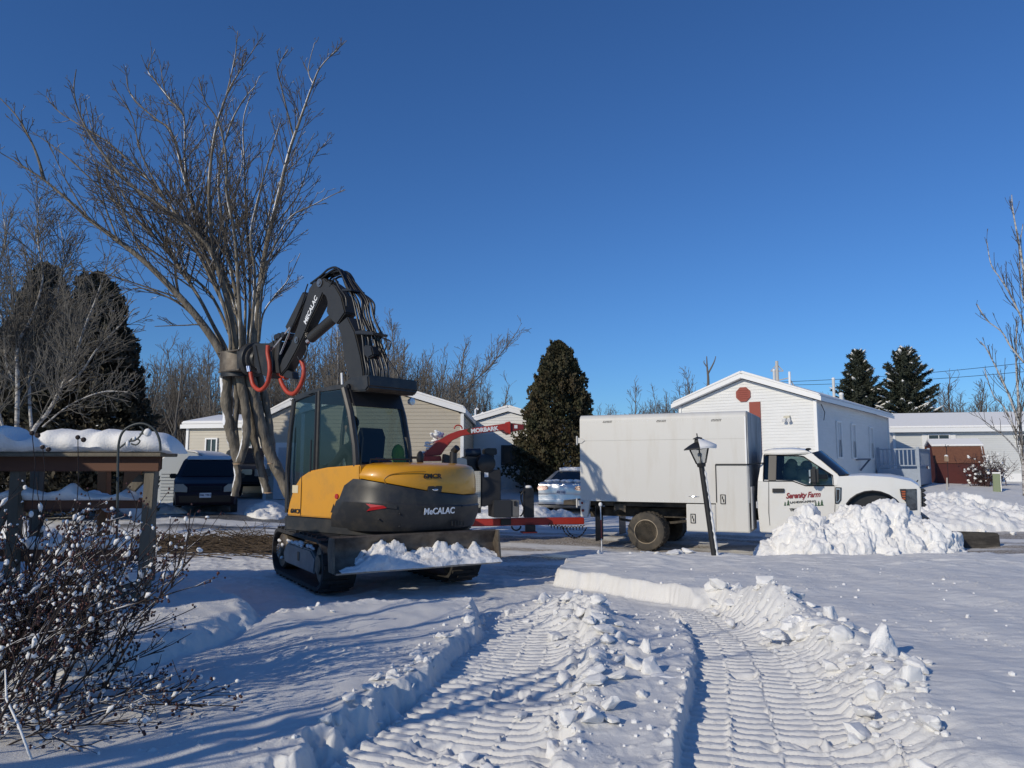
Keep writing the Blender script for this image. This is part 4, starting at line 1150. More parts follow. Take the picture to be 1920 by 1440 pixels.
def local(px, py, M, axis, val):
    """Where the sight line through a photo pixel meets the plane axis=val of a thing's own frame."""
    u = (px - 960) / FOC; v = (720 - py) / FOC
    d = Vector((u, CP - v * SP, SP + v * CP)); Mi = M.inverted()
    o = Mi @ Vector((0, 0, HC)); q = Mi.to_3x3() @ d; i = 'xyz'.index(axis)
    return o + q * ((val - o[i]) / q[i])

EX = empty('excavator', (-2.1, 11.4, gz(-2.1, 11.4) + .03), R(50), 'yellow and black crawler excavator holding up a bare tree, dozer blade turned to us', 'excavator')
EM = Matrix.Translation(EX.location) @ Matrix.Rotation(R(50), 4, 'Z')
UND = Matrix.Rotation(R(-19), 4, 'Z')

# ---- undercarriage
def racetrack(r, y0, y1, z, n=9, fr=1.0):
    p = [(y1 + r * fr * math.sin(a), z + r * fr * math.cos(a) + (r - r * fr) * 0) for a in np.linspace(0, math.pi, n)]
    p += [(y0 - r * math.sin(a), z - r * math.cos(a)) for a in np.linspace(0, math.pi, n)]
    return p
for sx in (-1, 1):
    cx = sx * .92; m = MB(); m.M = UND
    outer = racetrack(.335, -1.0, 1.02, .345, 12); inner = racetrack(.285, -1.0, 1.02, .345, 12)
    rings = []
    for x in (cx - .225, cx + .225):
        rings.append([(x, p[0], p[1]) for p in outer])
    rings2 = [[(x, p[0], p[1]) for p in inner] for x in (cx + .225, cx - .225)]
    m.loft(rings + rings2 + [rings[0]], cap=False)
    # lugs round the belt
    per = []
    for i in range(len(outer)):
        a = Vector(outer[i]); b = Vector(outer[(i + 1) % len(outer)]); L = (b - a).length
        k = max(1, int(round(L / .1)))
        for j in range(k): per.append((a.lerp(b, (j + .5) / k), (b - a).normalized()))
    for q, (pt, d) in enumerate(per):
        if q % 1 == 0:
            nrm = Vector((d.y, -d.x)) * -1
            c = pt + nrm * .008
            rot = Matrix.Rotation(math.atan2(d.y, d.x), 3, 'X')
            m.box((cx + (.055 if q % 2 else -.055), c.x, c.y), (.32, .045, .045), rot)
    tk = m.build('crawler_track', RUBBER, EX)
    f = MB(); f.M = UND
    xo = cx + sx * .19
    f.prism([(-.78, .2), (.72, .2), (.8, .34), (.6, .5), (-.6, .5), (-.85, .4)], 'x', min(xo, xo - sx * .3), max(xo, xo - sx * .3))
    f.build('track_frame', mat('track_frame_paint_%d' % sx, (.16, .16, .165), .5, col2=(.3, .29, .28), nscale=3, namt=.7), tk, bevel=.02)
    f = MB(); f.M = UND
    f.box((cx + sx * .192, -.05, .36), (.012, .09, .12)); f.build('access_slot', BLACK, tk)
    for y, nm in ((1.02, 'sprocket'), (-1.0, 'idler')):
        w_ = MB(); w_.M = UND
        w_.lathe([(.0, -.15), (.25, -.15), (.27, -.12), (.27, .12), (.25, .15), (.13, .15), (.12, .2), (.0, .2)] if sx > 0 else [(0, -.2), (.12, -.2), (.13, -.15), (.25, -.15), (.27, -.12), (.27, .12), (.25, .15), (0, .15)], (cx, y, .345), 'x', 20)
        wo = w_.build(nm, DIRTY, tk, sm=30)
        if nm == 'sprocket':
            b = MB(); b.M = UND
            for k in range(12):
                a = k * math.pi / 6; b.ball((cx + sx * .2, y + .085 * math.cos(a), .345 + .085 * math.sin(a)), .016, 4)
            b.build('bolt_ring', STEEL, wo)
    s = MB(); s.M = UND
    rnd = random.Random(3 + sx)
    for _ in range(26):
        yy = rnd.uniform(-.75, 1.15); s.ball((cx + sx * .17, yy, .52 + rnd.uniform(-.02, .03) if yy < .8 else rnd.uniform(.15, .5)), rnd.uniform(.025, .05), 5, (.6, 1.9, .7))
    s.build('packed_snow', SNOW_DIRT, tk, sm=True)
m = MB(); m.M = UND
m.box((0, 0, .5), (1.4, 1.0, .3)); m.prism([(-.7, .42), (.7, .42), (.5, .7), (-.5, .7)], 'y', -.5, .5)
m.build('chassis', GRAPH, EX, bevel=.03)
m = MB(); m.lathe([(.0, .64), (.52, .64), (.52, .8), (.46, .8), (.46, .86), (0, .86)], (0, 0, 0), 'z', 32); m.build('slew_ring', BLACK, EX, sm=30)

# ---- dozer blade (a curved plate) and its arms
m = MB(); m.M = UND
sec = [(-1.72, .74), (-1.66, .67), (-1.64, .58), (-1.68, .48), (-1.8, .36), (-1.86, .34), (-1.84, .32), (-1.75, .335), (-1.63, .45), (-1.585, .58), (-1.61, .69), (-1.69, .76)]
m.prism(sec, 'x', -1.16, 1.16)
bl = m.build('dozer_blade', DIRTY, EX, sm=35)
m = MB(); m.M = UND
for sx in (-1, 1):
    m = MB(); m.M = UND; m.prism([(-1.84, .33), (-1.66, .33), (-1.6, .6), (-1.64, .75), (-1.78, .75), (-1.8, .6)], 'x', sx * 1.165 - .014, sx * 1.165 + .014); m.build('blade_end_plate', DIRTY, bl)
pass
m = MB(); m.M = UND; m.box((0, -1.83, .325), (2.3, .09, .02)); m.build('cutting_edge', STEEL, bl)
m = MB(); m.M = UND
for sx in (-1, 1): m.bar((sx * .42, -.4, .45), (sx * .42, -1.64, .5), .13, .17)
m.build('blade_arm', GRAPH, EX, bevel=.02)
m = MB(); m.M = UND; m.cyl((0, -.45, .6), (0, -1.1, .66), .06, 14); m.cyl((0, -1.1, .66), (0, -1.62, .7), .032, 12); m.build('blade_cylinder', STEEL, EX, sm=30)

# ---- upper body
PLAN = spline([(-1.06, .1), (-1.07, -.5), (-1.06, -.9), (-.96, -1.24), (-.7, -1.49), (-.32, -1.63), (0, -1.66), (.3, -1.63), (.64, -1.5), (.87, -1.26), (.96, -.92), (.97, -.4), (.97, .2)], 8)
PL = np.array(PLAN); cum = np.concatenate([[0], np.cumsum(np.linalg.norm(np.diff(PL, axis=0), axis=1))]); cum /= cum[-1]
def plan(f, inset=0):
    x = np.interp(f, cum, PL[:, 0]); y = np.interp(f, cum, PL[:, 1])
    x1 = np.interp(min(f + .01, 1), cum, PL[:, 0]); y1 = np.interp(min(f + .01, 1), cum, PL[:, 1]); x0 = np.interp(max(f - .01, 0), cum, PL[:, 0]); y0 = np.interp(max(f - .01, 0), cum, PL[:, 1])
    d = Vector((x1 - x0, y1 - y0)).normalized()
    return x - d.y * inset * 1.0, y + d.x * inset * 1.0
def crest(f):
    """Height of the seam between black counterweight and yellow hood along the plan."""
    return float(np.interp(f, [0, .22, .3, .42, .55, .68, .78, .86, 1], [1.5, 1.47, 1.41, 1.3, 1.235, 1.235, 1.28, 1.42, 1.45]))
def ringz(f0, f1, zf, inset, n=44):
    out = []
    for k in range(n):
        f = f0 + (f1 - f0) * k / (n - 1)
        ins = inset(f) if callable(inset) else inset
        x, y = plan(f, ins); out.append((x, y, zf(f) if callable(zf) else zf))
    return out
m = MB()
rings = [ringz(.10, .97, .73, .3), ringz(.10, .97, .73, .12), ringz(.10, .97, .78, .03), ringz(.115, .965, .95, -.035), ringz(.14, .955, lambda f: .99 + (crest(f) - .99) * .35, -.05), ringz(.15, .945, lambda f: .99 + (crest(f) - .99) * .42, -.035),
         ringz(.17, .93, lambda f: .99 + (crest(f) - .99) * .78, -.035), ringz(.2, .91, lambda f: crest(f) - .012, -.015), ringz(.21, .9, lambda f: crest(f) - .012, .08)]
m.loft(rings, cap=False, closed=False); cw = m.build('counterweight', GRAPH, EX, sm=28)
m = MB()
f0, f1 = .215, .9
rings = [ringz(f0, f1, crest, .05), ringz(f0, f1, crest, .005), ringz(f0, f1, lambda f: crest(f) + .03, -.006), ringz(f0, f1, lambda f: crest(f) * .4 + 1.56 * .6, .0), ringz(f0, f1, 1.575, .025), ringz(f0, f1, 1.618, .06), ringz(f0, f1, 1.645, .13), ringz(f0, f1, 1.668, .3), ringz(f0, f1, 1.68, .55)]
m.loft(rings, cap=False, closed=False)
top = rings[-1]; m._add(top, [tuple(range(len(top)))])
hood = m.build('engine_hood', YEL, EX, sm=40)
# hood handle recess, hood crease
def onrear(px, py, depth=0):
    """Point of the hood / counterweight rear seen at a photo pixel (marching the sight line to the plan curve)."""
    best = None
    for k in range(200):
        f = .2 + .53 * k / 199
        x, y = plan(f, -depth); w3 = EM @ Vector((x, y, 0)); u = w3.x / w3.y
        e = abs(960 + FOC * u * (1) - px)
        if best is None or e < best[0]: best = (e, f, x, y, w3)
    f = best[1]; x, y = best[2], best[3]
    z = HC + (875 - py) / FOC * best[4].y - EX.location.z
    x1, y1 = plan(f + .01); x0, y0 = plan(f - .01)
    return Vector((x, y, z)), Vector((x1 - x0, y1 - y0, 0)).normalized()
p, d = onrear(816, 917, .0); m = MB()
m.M = frame(p - Vector((0, 0, 0)), d, (0, 0, 1))
m.prism([(-.11, .045), (.12, .045), (.1, -.045), (-.05, -.055), (-.12, -.02)], 'z', -.01, .012); hh = m.build('latch_recess', GRAPH, hood, bevel=.008)
m = MB(); m.M = frame(p, d, (0, 0, 1)); m.ball((0, -.005, .015), .03, 6, (1.6, .7, .6)); m.build('latch', CHROME, hh, sm=True)
def word(name, s, px, py, size, material, parent, depth, **k):
    p, d = onrear(px, py, depth); return text(name, s, size, material, parent, frame(p, d, (0, 0, 1)), **k)
word('model_lettering', '6MCR', 812, 893, .085, BLKTXT, hood, .004, bold=.003, sx=1.25, ext=.003)
word('maker_lettering', 'MeCALAC', 826, 957, .115, LETTER, cw, .075, bold=.003, sx=.95, ext=.003, shear=.12)
cr = [onrear(a, b, .004)[0] for a, b in ((738, 926), (731, 915), (723, 903), (724, 897), (733, 890), (748, 887), (766, 885), (800, 884))]
m = MB(); m.tube([Vector(q) for q in spline([tuple(q) for q in cr], 4)], .007, 6); m.build('hood_crease', mat('crease_shade_yellow', (.4, .18, .012), .5), hood)  # raised bead; the crease's shade is put into its darker yellow
for k in range(5):
    q = [onrear(850 + k * 5, y, .052)[0] for y in (975, 983)]; m = MB(); m.bar(q[0], q[1], .012, .012); m.build('vent_slot', BLACK, cw)
for px, py in ((752, 962), (752, 985), (868, 948), (715, 972)):
    q, dd = onrear(px, py, .05); m = MB(); m.ball(q, .014, 5); m.build('bolt', BLACK, cw, sm=True)
m = MB(); m.tube([Vector((-.9, -1.02, 1.66)), Vector((-.9, -1.02, 1.72)), Vector((-.45, -1.3, 1.72)), Vector((-.45, -1.3, 1.66))], .012, 6); m.build('hood_rail', BLACK, hood)
# tail light wedges
for pts, mt in (([(688, 943), (722, 947), (728, 951), (690, 957), (698, 950)], REDLENS), ([(728, 938), (747, 947), (746, 953), (728, 951)], GRAPH)):
    q = [onrear(a, b, .064)[0] for a, b in pts]; q2 = [onrear(a, b, .01)[0] for a, b in pts]
    m = MB(); n = len(q)
    m._add(q + q2, [tuple(range(n))] + [(k, (k + 1) % n, n + (k + 1) % n, n + k) for k in range(n)]); m.build('tail_light', mt, cw)
# exhaust stub on the hood
m = MB(); m.cyl((.58, -1.12, 1.6), (.58, -1.12, 1.84), .055, 14); m.cyl((.58, -1.12, 1.84), (.58, -1.2, 1.9), .05, 14); m.build('exhaust_stack', BLACK, EX, sm=30)
# deck under the cab
m = MB(); m.prism([(-1.05, .72), (-1.05, -.75), (-.8, -1.3), (.8, -1.3), (1.05, -.75), (1.05, .6), (.75, .85), (-.85, .85)], 'z', .69, .93); m.build('deck', GRAPH, EX, bevel=.03)
# yellow panels on both sides
m = MB(); m.prism([(.62, .92), (.57, 1.1), (.47, 1.32), (.32, 1.47), (.1, 1.56), (-.3, 1.61), (-.99, 1.645), (-1.0, 1.45), (-.78, 1.2), (-.6, .92)], 'x', -1.075, -.9)
for i, v in enumerate(m.v):
    if v.y < -.85: m.v[i] = Vector((v.x + .02, v.y, v.z))
sp = m.build('side_panel', YEL, EX, bevel=.015)
m = MB(); m.bar((-1.078, .28, .925), (-1.078, .28, 1.49), .008, .006); m.build('panel_seam', BLACK, sp)
text('model_lettering', '6MCR', .085, BLKTXT, sp, frame(Vector((-1.079, .4, .985)), (0, -1, 0), (0, 0, 1)), bold=.003, sx=1.15, ext=.003)
m = MB(); m.box((-1.077, .43, 1.3), (.004, .14, .11)); m.build('decal', mat('decal_cream', (.7, .6, .4), .5), sp)
m = MB(); m.prism([(-.42, 1.0), (-.54, 1.0), (-.48, 1.12)], 'x', -1.079, -1.076); m.build('warning_decal', BLKTXT, sp)
m = MB(); m.cyl((-1.07, -.55, 1.22), (-1.09, -.55, 1.22), .035, 14); m.build('lock', REDLENS, sp)
m = MB(); m.prism([(.55, .92), (.5, 1.3), (-.95, 1.42), (-.95, .92)], 'x', .8, .965); m.build('side_panel', GRAPH, EX, bevel=.02)
m = MB(); m.box((.6, .1, 1.15), (.5, 1.2, .5)); m.build('tank_cover', GRAPH, EX, bevel=.03)

# ---- cab
cab = empty('cab', (0, 0, 0)); cab.parent = EX
xl, xr = -1.0, -.05
lower = MB(); lower.prism([(.72, .93), (.74, 1.0), (-.86, 1.0), (-.9, .93)], 'x', xl, xr); lower.box(((xl + xr) / 2, -.86, 1.32), (xr - xl - .02, .06, .62)); lower.box((xr, -.1, 1.25), (.04, 1.5, .55)); lower.build('cab_base', GRAPH, cab, bevel=.015)
roof = MB(); roof.prism([(.74, 2.6), (.6, 2.68), (.2, 2.735), (-.3, 2.76), (-.62, 2.76), (-.62, 2.68), (.2, 2.66), (.66, 2.57)], 'x', xl - .005, xr + .005); ro = roof.build('cab_roof', GRAPH, cab, bevel=.02)
m = MB()
n = [(-.45, 2.76), (-.45, 2.8), (-.62, 2.86), (-.98, 2.86), (-1.0, 2.7), (-.93, 2.64), (-.55, 2.66)]
m.prism(n, 'x', xl + .06, xr + .02); m.build('roof_visor', GRAPH, ro, bevel=.03)
def pillar(pts, w):
    m = MB(); m.tube(pts, w, 8); return m.build('pillar', GRAPH, cab, sm=40)
for x in (xl, xr):
    pillar([(x, .73, .95), (x, .75, 1.5), (x, .72, 2.1), (x, .64, 2.62)], .035)
    pillar([(x, -.55, 2.7), (x, -.7, 2.35), (x, -.82, 1.9), (x, -.87, 1.5), (x, -.87, .95)], .05)
pillar([(xl, .02, .95), (xl, .02, 2.7)], .032)
m = MB()
for pts in ([(xl - .022, .68, 1.02), (xl - .022, .7, 1.6), (xl - .022, .66, 2.2), (xl - .022, .58, 2.58), (xl - .022, .3, 2.64), (xl - .022, .06, 2.66), (xl - .022, .06, 1.02), (xl - .022, .68, 1.02)],): m.tube(pts, .018, 6)
m.build('door_frame', BLACK, cab)
m = MB(); m.tube([(xl - .06, .1, 1.5), (xl - .06, .1, 2.0)], .012, 6); m.tube([(xl - .05, .6, 1.0), (xl - .07, .66, 1.6), (xl - .05, .62, 2.2)], .012, 6); m.build('grab_rail', BLACK, cab)
def pane(pts):
    m = MB(); m._add(pts, [tuple(range(len(pts)))]); return m.build('cab_window', CABGLASS, cab)
pane([(xl - .012, .69, 1.03), (xl - .012, .71, 1.6), (xl - .012, .67, 2.2), (xl - .012, .6, 2.57), (xl - .012, .06, 2.66), (xl - .012, .06, 1.03)])
pane([(xl - .01, -.02, 1.03), (xl - .01, -.02, 2.68), (xl - .01, -.53, 2.68), (xl - .01, -.67, 2.35), (xl - .01, -.79, 1.9), (xl - .01, -.84, 1.5), (xl - .01, -.84, 1.03)])
pane([(xr + .01, .68, 1.55), (xr + .01, .67, 2.2), (xr + .01, .58, 2.6), (xr + .01, -.5, 2.66), (xr + .01, -.66, 2.35), (xr + .01, -.8, 1.9), (xr + .01, -.83, 1.55)])
pane([(xl + .05, -.9, 1.68), (xr - .05, -.9, 1.68), (xr - .07, -.72, 2.45), (xl + .07, -.72, 2.45)])
pane([(xl + .05, .75, 1.0), (xr - .05, .75, 1.0), (xr - .05, .65, 2.58), (xl + .05, .65, 2.58)])
m = MB(); m.prism([(-.9, 1.0), (-.93, 1.66), (-.9, 1.66), (-.86, 1.0)], 'x', xl + .04, xr - .04); m.build('rear_panel', BLACK, cab); m = MB(); m.prism([(-.74, 2.45), (-.62, 2.7), (-.58, 2.7), (-.7, 2.45)], 'x', xl + .04, xr - .04); m.build('header_panel', BLACK, cab)
m = MB(); m.lathe([(0, 0), (.045, 0), (.055, .03), (.05, .06), (0, .065)], (0, 0, 0), 'y', 16)
m.M = Matrix.Identity(4); lampv = [Vector((v.x - .12, -v.y - .92, v.z + 2.55)) for v in m.v]; m.v = lampv
m.build('work_light', mat('lamp_lens', (.6, .62, .64), .12, .3), cab, sm=30)
m = MB(); m.tube([(xr, -.85, 1.75), (xr + .08, -.93, 1.75)], .02, 6); m.ball((xr + .12, -.95, 1.74), .09, 7, (.7, .5, 1.2)); m.build('mirror', BLACK, cab, sm=30)
m = MB(); m.box((-.52, -.3, 1.3), (.5, .48, .16)); m.build('seat', SEATM, cab, bevel=.05)
m = MB(); m.prism([(-.56, 1.32), (-.64, 2.05), (-.56, 2.2), (-.5, 2.05), (-.42, 1.36)], 'x', -.75, -.29); m.build('seat_back', SEATM, cab, bevel=.04)
for sx in (-1, 1):
    m = MB(); m.box((-.52 + sx * .34, -.1, 1.3), (.14, .6, .24)); m.cyl((-.52 + sx * .34, .16, 1.42), (-.52 + sx * .34, .2, 1.6), .022, 8); m.build('control_console', SEATM, cab, bevel=.02)

# operator
def skinned(name, chains, material, parent=None, levels=2, root=0):
    """One continuous surface from a joint skeleton: chains of (x, y, z, radius) sharing joints by position."""
    bm = bmesh.new(); idx = {}; rad = []
    def vert(p):
        k = (round(p[0], 4), round(p[1], 4), round(p[2], 4))
        if k not in idx:
            idx[k] = bm.verts.new(k); rad.append(p[3])
        return idx[k]
    for ch in chains:
        vs = [vert(p) for p in ch]
        for a, b in zip(vs[:-1], vs[1:]):
            if a is not b and bm.edges.get((a, b)) is None: bm.edges.new((a, b))
    me = bpy.data.meshes.new(name); bm.to_mesh(me); bm.free()
    o = link(bpy.data.objects.new(name, me), None)
    sk = o.modifiers.new('skin', 'SKIN'); sk.use_smooth_shade = True
    for i, r in enumerate(rad): me.skin_vertices[0].data[i].radius = (r if not isinstance(r, tuple) else r[0], r if not isinstance(r, tuple) else r[1])
    me.skin_vertices[0].data[root].use_root = True
    sb = o.modifiers.new('sub', 'SUBSURF'); sb.levels = levels; sb.render_levels = levels
    dg = bpy.context.evaluated_depsgraph_get(); dg.update()
    nm = bpy.data.meshes.new_from_object(o.evaluated_get(dg))
    bpy.data.objects.remove(o)
    nm.name = name; nm.materials.clear(); nm.materials.append(material); smooth(nm)
    return link(bpy.data.objects.new(name, nm), parent)
CLOTH = mat('dark_work_jacket', (.022, .025, .03), .9, col2=(.035, .038, .045), nscale=9, namt=.8)
SKIN = mat('face_skin', (.42, .26, .19), .6)
op = empty('person', (0, 0, 0), 0, 'seated machine operator in dark winter clothes and knit hat inside the excavator cab', 'person')
op.matrix_world = EM @ Matrix.Translation((-.55, -.24, 1.38))
cap = mat('knit_hat', (.02, .02, .022), .95)
body = [[(0, 0, .08, .15), (0, -.05, .28, .15), (0, -.04, .46, .17), (0, .02, .6, .08), (0, .05, .68, .06), (0, .08, .78, .10), (0, .09, .87, .098), (0, .085, .94, .06)]]
for s in (-1, 1):
    body.append([(0, -.04, .46, .17), (s * .19, -.02, .49, .08), (s * .25, .1, .3, .055), (s * .27, .32, .22, .042), (s * .29, .42, .24, .034), (s * .29, .47, .25, .036)])
    for q, (dx, dy, dz) in enumerate(((.03, .06, .02), (.012, .075, .0), (-.008, .072, -.012), (-.026, .06, -.02))):
        body.append([(s * .29, .47, .25, .036), (s * .29 + dx * .8, .47 + dy * .7, .25 + dz, .011), (s * .29 + dx * .8, .47 + dy, .25 + dz - .03, .009)])
    body.append([(s * .29, .47, .25, .036), (s * .29 - s * .035, .49, .275, .012), (s * .29 - s * .03, .53, .27, .010)])
    body.append([(0, 0, .08, .15), (s * .12, .12, .06, .095), (s * .15, .45, .08, .07), (s * .15, .5, -.12, .055), (s * .15, .48, -.32, .042), (s * .15, .58, -.36, .04)])
skinned('jacket_and_trousers', body, CLOTH, op)
m = MB(); m.ball((0, .1, .82), .105, 10, (.85, .95, 1.15)); m.ball((0, .2, .81), .02, 5, (1, 1.3, 1.2)); m.ball((-.088, .09, .81), .028, 5, (.5, .8, 1.2)); m.ball((.088, .09, .81), .028, 5, (.5, .8, 1.2)); m.build('face', SKIN, op, sm=True)
m = MB()
for s in (-1, 1): m.ball((s * .035, .185, .835), .012, 5)
m.box((0, .19, .77), (.05, .015, .008)); m.build('eyes_and_mouth', BLACK, op)
m = MB(); m.ball((0, .085, .88), .113, 10, (.93, 1, .95)); m.build('hat', cap, op, sm=True)
# things lying behind the seat, seen through the rear glass
HV = mat('lime_fabric', (.33, .62, .02), .8, col2=(.22, .45, .02), nscale=9, namt=.6)
hv = empty('safety_vest', (0, 0, 0), 0, 'crumpled lime safety vest behind the seat, seen through the rear cab window', 'safety vest'); hv.matrix_world = EM @ Matrix.Translation((-.22, -.8, 1.69))
m = MB(); m.ball((0, 0, .1), .12, 9, (.95, .5, 1.25)); m.ball((.03, 0, .02), .13, 8, (1, .5, .5)); m.build('vest', HV, hv, sm=True)
rg_ = empty('work_gloves', (0, 0, 0), 0, 'red and black gloves lying behind the seat beside the lime vest', 'gloves'); rg_.matrix_world = EM @ Matrix.Translation((-.5, -.8, 1.69))
m = MB(); m.ball((0, 0, .02), .06, 6, (1.5, .6, .5)); m.ball((.09, 0, .0), .05, 6, (1.6, .6, .5)); m.ball((-.07, 0, .04), .04, 5, (1.5, .6, .5)); m.build('glove', mat('glove_red', (.4, .05, .04), .8), rg_, sm=True)

# ---- boom, arm and grapple, all in the vertical plane x = BX of the upper body
BX = .55
def yz(L): return [(lambda p: (p.y, p.z))(local(a, b, EM, 'x', BX)) for a, b in L]
Z5 = lambda L: [(400 + a / 4.8, 490 + b / 4.8) for a, b in L]
def plate(name, L, hw, material, parent=None, bevel=.02, dx=0):
    m = MB(); m.prism(yz(Z5(L)), 'x', BX + dx - hw, BX + dx + hw); return m.build(name, material, parent or EX, bevel=bevel)
def P3(L, dx=0): return [Vector((BX + dx, p[0], p[1])) for p in yz(Z5(L))]
boom = plate('boom', [(1168, 588), (1262, 505), (1330, 640), (1385, 860), (1408, 1000), (1412, 1180), (1325, 1180), (1262, 1010), (1228, 860), (1212, 730), (1195, 650)], .14, GRAPH2)
m = MB(); m.cyl(*[Vector((BX + d, *yz(Z5([(1375, 1130)]))[0])) for d in (-.2, .2)], .09, 16); m.build('boom_foot_pin', STEEL, boom, sm=30)
head = plate('boom_head', [(1025, 290), (1075, 180), (1150, 235), (1205, 330), (1240, 470), (1165, 578), (1122, 545), (1068, 470), (1078, 380), (1060, 320)], .13, GRAPH2)
arm = plate('dipper_arm', [(878, 345), (905, 250), (945, 195), (1045, 158), (1095, 230), (1085, 290), (1030, 292), (985, 400), (905, 560), (845, 700), (780, 830), (705, 965), (640, 1040), (628, 985), (665, 880), (740, 745), (800, 590)], .11, GRAPH2)
for (a, b, r) in ((1008, 205, .075), (800, 715, .06)):
    c = yz(Z5([(a, b)]))[0]; m = MB(); m.cyl((BX - .135, *c), (BX + .135, *c), r, 18); m.cyl((BX - .15, *c), (BX + .15, *c), r * .55, 12); m.build('pivot_pin', STEEL, arm, sm=30)
c0, c1 = P3([(1098, 500), (880, 690)]); m = MB(); m.cyl(c0, c1, .098, 18); cy = m.build('arm_cylinder', GRAPH2, EX, sm=30)
c2 = P3([(845, 720)])[0]; m = MB(); m.cyl(c1, c2, .045, 12); m.build('cylinder_rod', CHROME, cy, sm=30)
c0, c1 = P3([(900, 285), (735, 610)], -.02); m = MB(); m.bar(c0 + Vector((0, .11, -.02)), c1 + Vector((0, .11, -.02)), .2, .17, up=(1, 0, 0)); cy = m.build('cylinder_guard', GRAPH2, arm, bevel=.02)
for k in (-.05, .04):
    c1, c2 = P3([(752, 600), (620, 830)], -.13 + k * .3); c2 = c2 + Vector((0, -k * 3.0, -k * 1.0)); m = MB(); m.cyl(c1, c2, .018, 8); m.build('cylinder_rod', CHROME, cy, sm=30)
# linkage ears, coupling
for dx in (-.12, .1):
    plate('link_ear', [(605, 690), (625, 660), (655, 665), (660, 720), (640, 900), (655, 1010), (620, 1010), (608, 850)], .02, GRAPH2, arm, .006, dx)
for k, (a, b) in enumerate(((628, 692), (655, 680), (690, 672))):
    c = yz(Z5([(a, b)]))[0]; m = MB(); m.cyl((BX - .17, *c), (BX + .14, *c), .055, 14); m.build('link_pin', BLACK, arm, sm=30)
coup = plate('coupler', [(420, 745), (560, 745), (600, 715), (612, 760), (600, 1000), (560, 1060), (520, 1040), (480, 1010), (430, 960), (405, 860)], .15, GRAPH, EX, .02)
plate('rib_plate', [(420, 760), (450, 765), (500, 1010), (470, 1020)], .17, BLACK, coup, .006)
m = MB(); a, b = P3([(560, 985), (660, 1040)]); m.cyl(a, b, .06, 10); m.build('red_swivel', REDH, coup, sm=30)
plate('lower_link', [(640, 960), (740, 1000), (745, 1060), (690, 1055), (640, 1030)], .07, BLACK, coup, .01)
# rotator disc: axis runs along the arm-to-grapple line
ra, rb = P3([(425, 880), (325, 890)])
ax = (rb - ra).normalized(); rm = Vector((0, 0, 1)).rotation_difference(ax).to_matrix().to_4x4()
m = MB(); m.M = Matrix.Translation(ra) @ rm
m.lathe([(0, 0), (.18, 0), (.19, .02), (.22, .1), (.33, .12), (.345, .16), (.345, .26), (.33, .28), (0, .28)], (0, 0, 0), 'z', 36); rot = m.build('rotator', GRAPH, EX, sm=30)
m = MB(); m.M = Matrix.Translation(ra) @ rm
m.lathe([(.2, .06), (.27, .06), (.27, .12), (.2, .12)], (0, 0, 0), 'z', 30); m.build('rotator_ring', STEEL, rot, sm=30)
# felling head: hollow box in front of the stems, with two curved arms closed round them
gh = empty('felling_head', (0, 0, 0)); gh.parent = EX
ga, gb, gc, gd = yz(Z5([(165, 830), (345, 805), (350, 990), (160, 1005)]))
fr = rb + ax * .02
# plates
def gplate(name, L, dx0, dx1, material=DIRTY): 
    m = MB(); m.prism(yz(Z5(L)), 'x', BX + dx0, BX + dx1); return m.build(name, material, gh, bevel=.006)
gplate('top_plate', [(150, 832), (345, 805), (345, 818), (152, 846)], -.3, .3); gplate('bottom_plate', [(165, 1000), (350, 978), (352, 992), (165, 1016)], -.3, .3)
gplate('back_plate', [(325, 815), (350, 815), (352, 985), (330, 985)], -.28, .28, GRAPH)
m = MB(); c = P3([(235, 890)], -.16)[0]; m.cyl(c, c + Vector((.12, .08, 0)), .085, 14); m.cyl(c + Vector((-.03, -.02, 0)), c, .055, 12); m.build('cylinder_end', mat('pale_metal', (.5, .49, .46), .4, .5), gh, sm=30)
m = MB(); c = P3([(240, 975)], -.2)[0]; m.cyl(c, c + Vector((0, 0, .09)), .05, 12); m.build('pin', CHROME, gh, sm=30)
m = MB(); a, b = P3([(190, 880), (330, 905)], .05); m.cyl(a, b, .08, 12); m.build('cylinder_end', BLACK, gh, sm=30)
# claw: curved band wrapping round the near side of the stems
cen = Vector(at(455, 690, TD)); cen = EM.inverted() @ cen
def claw(z0, z1, r0, a0, a1, material, name):
    m = MB(); n = 14; ring = []
    for k in range(n):
        a = a0 + (a1 - a0) * k / (n - 1)
        for_r = []
        for (rr, z) in ((r0, z0), (r0 + .045, z0), (r0 + .045, z1), (r0, z1)): for_r.append((cen.x + rr * math.cos(a) * 1.0, cen.y + rr * math.sin(a), z))
        ring.append(for_r)
    m.loft(ring); return m.build(name, material, gh, sm=35)
zt, zb_ = yz(Z5([(100, 845)]))[0][1], yz(Z5([(90, 1030)]))[0][1]
claw(zb_ + .02, zt - .02, .40, R(130), R(275), DIRTY, 'claw'); claw(zb_ + .1, zt - .1, .38, R(50), R(-50), DIRTY, 'claw')
claw(zb_ - .08, zb_ + .01, .38, R(120), R(280), BLACK, 'lower_jaw')
# lettering on the arm
q0, q1 = P3([(893, 520), (955, 378)], -.115); text('maker_lettering', 'MECALAC', .135, LETTER, arm, frame((q0 + q1) / 2, q1 - q0, Vector((0, .8, .5))), bold=.004, ext=.003, sx=.92, shear=.1)
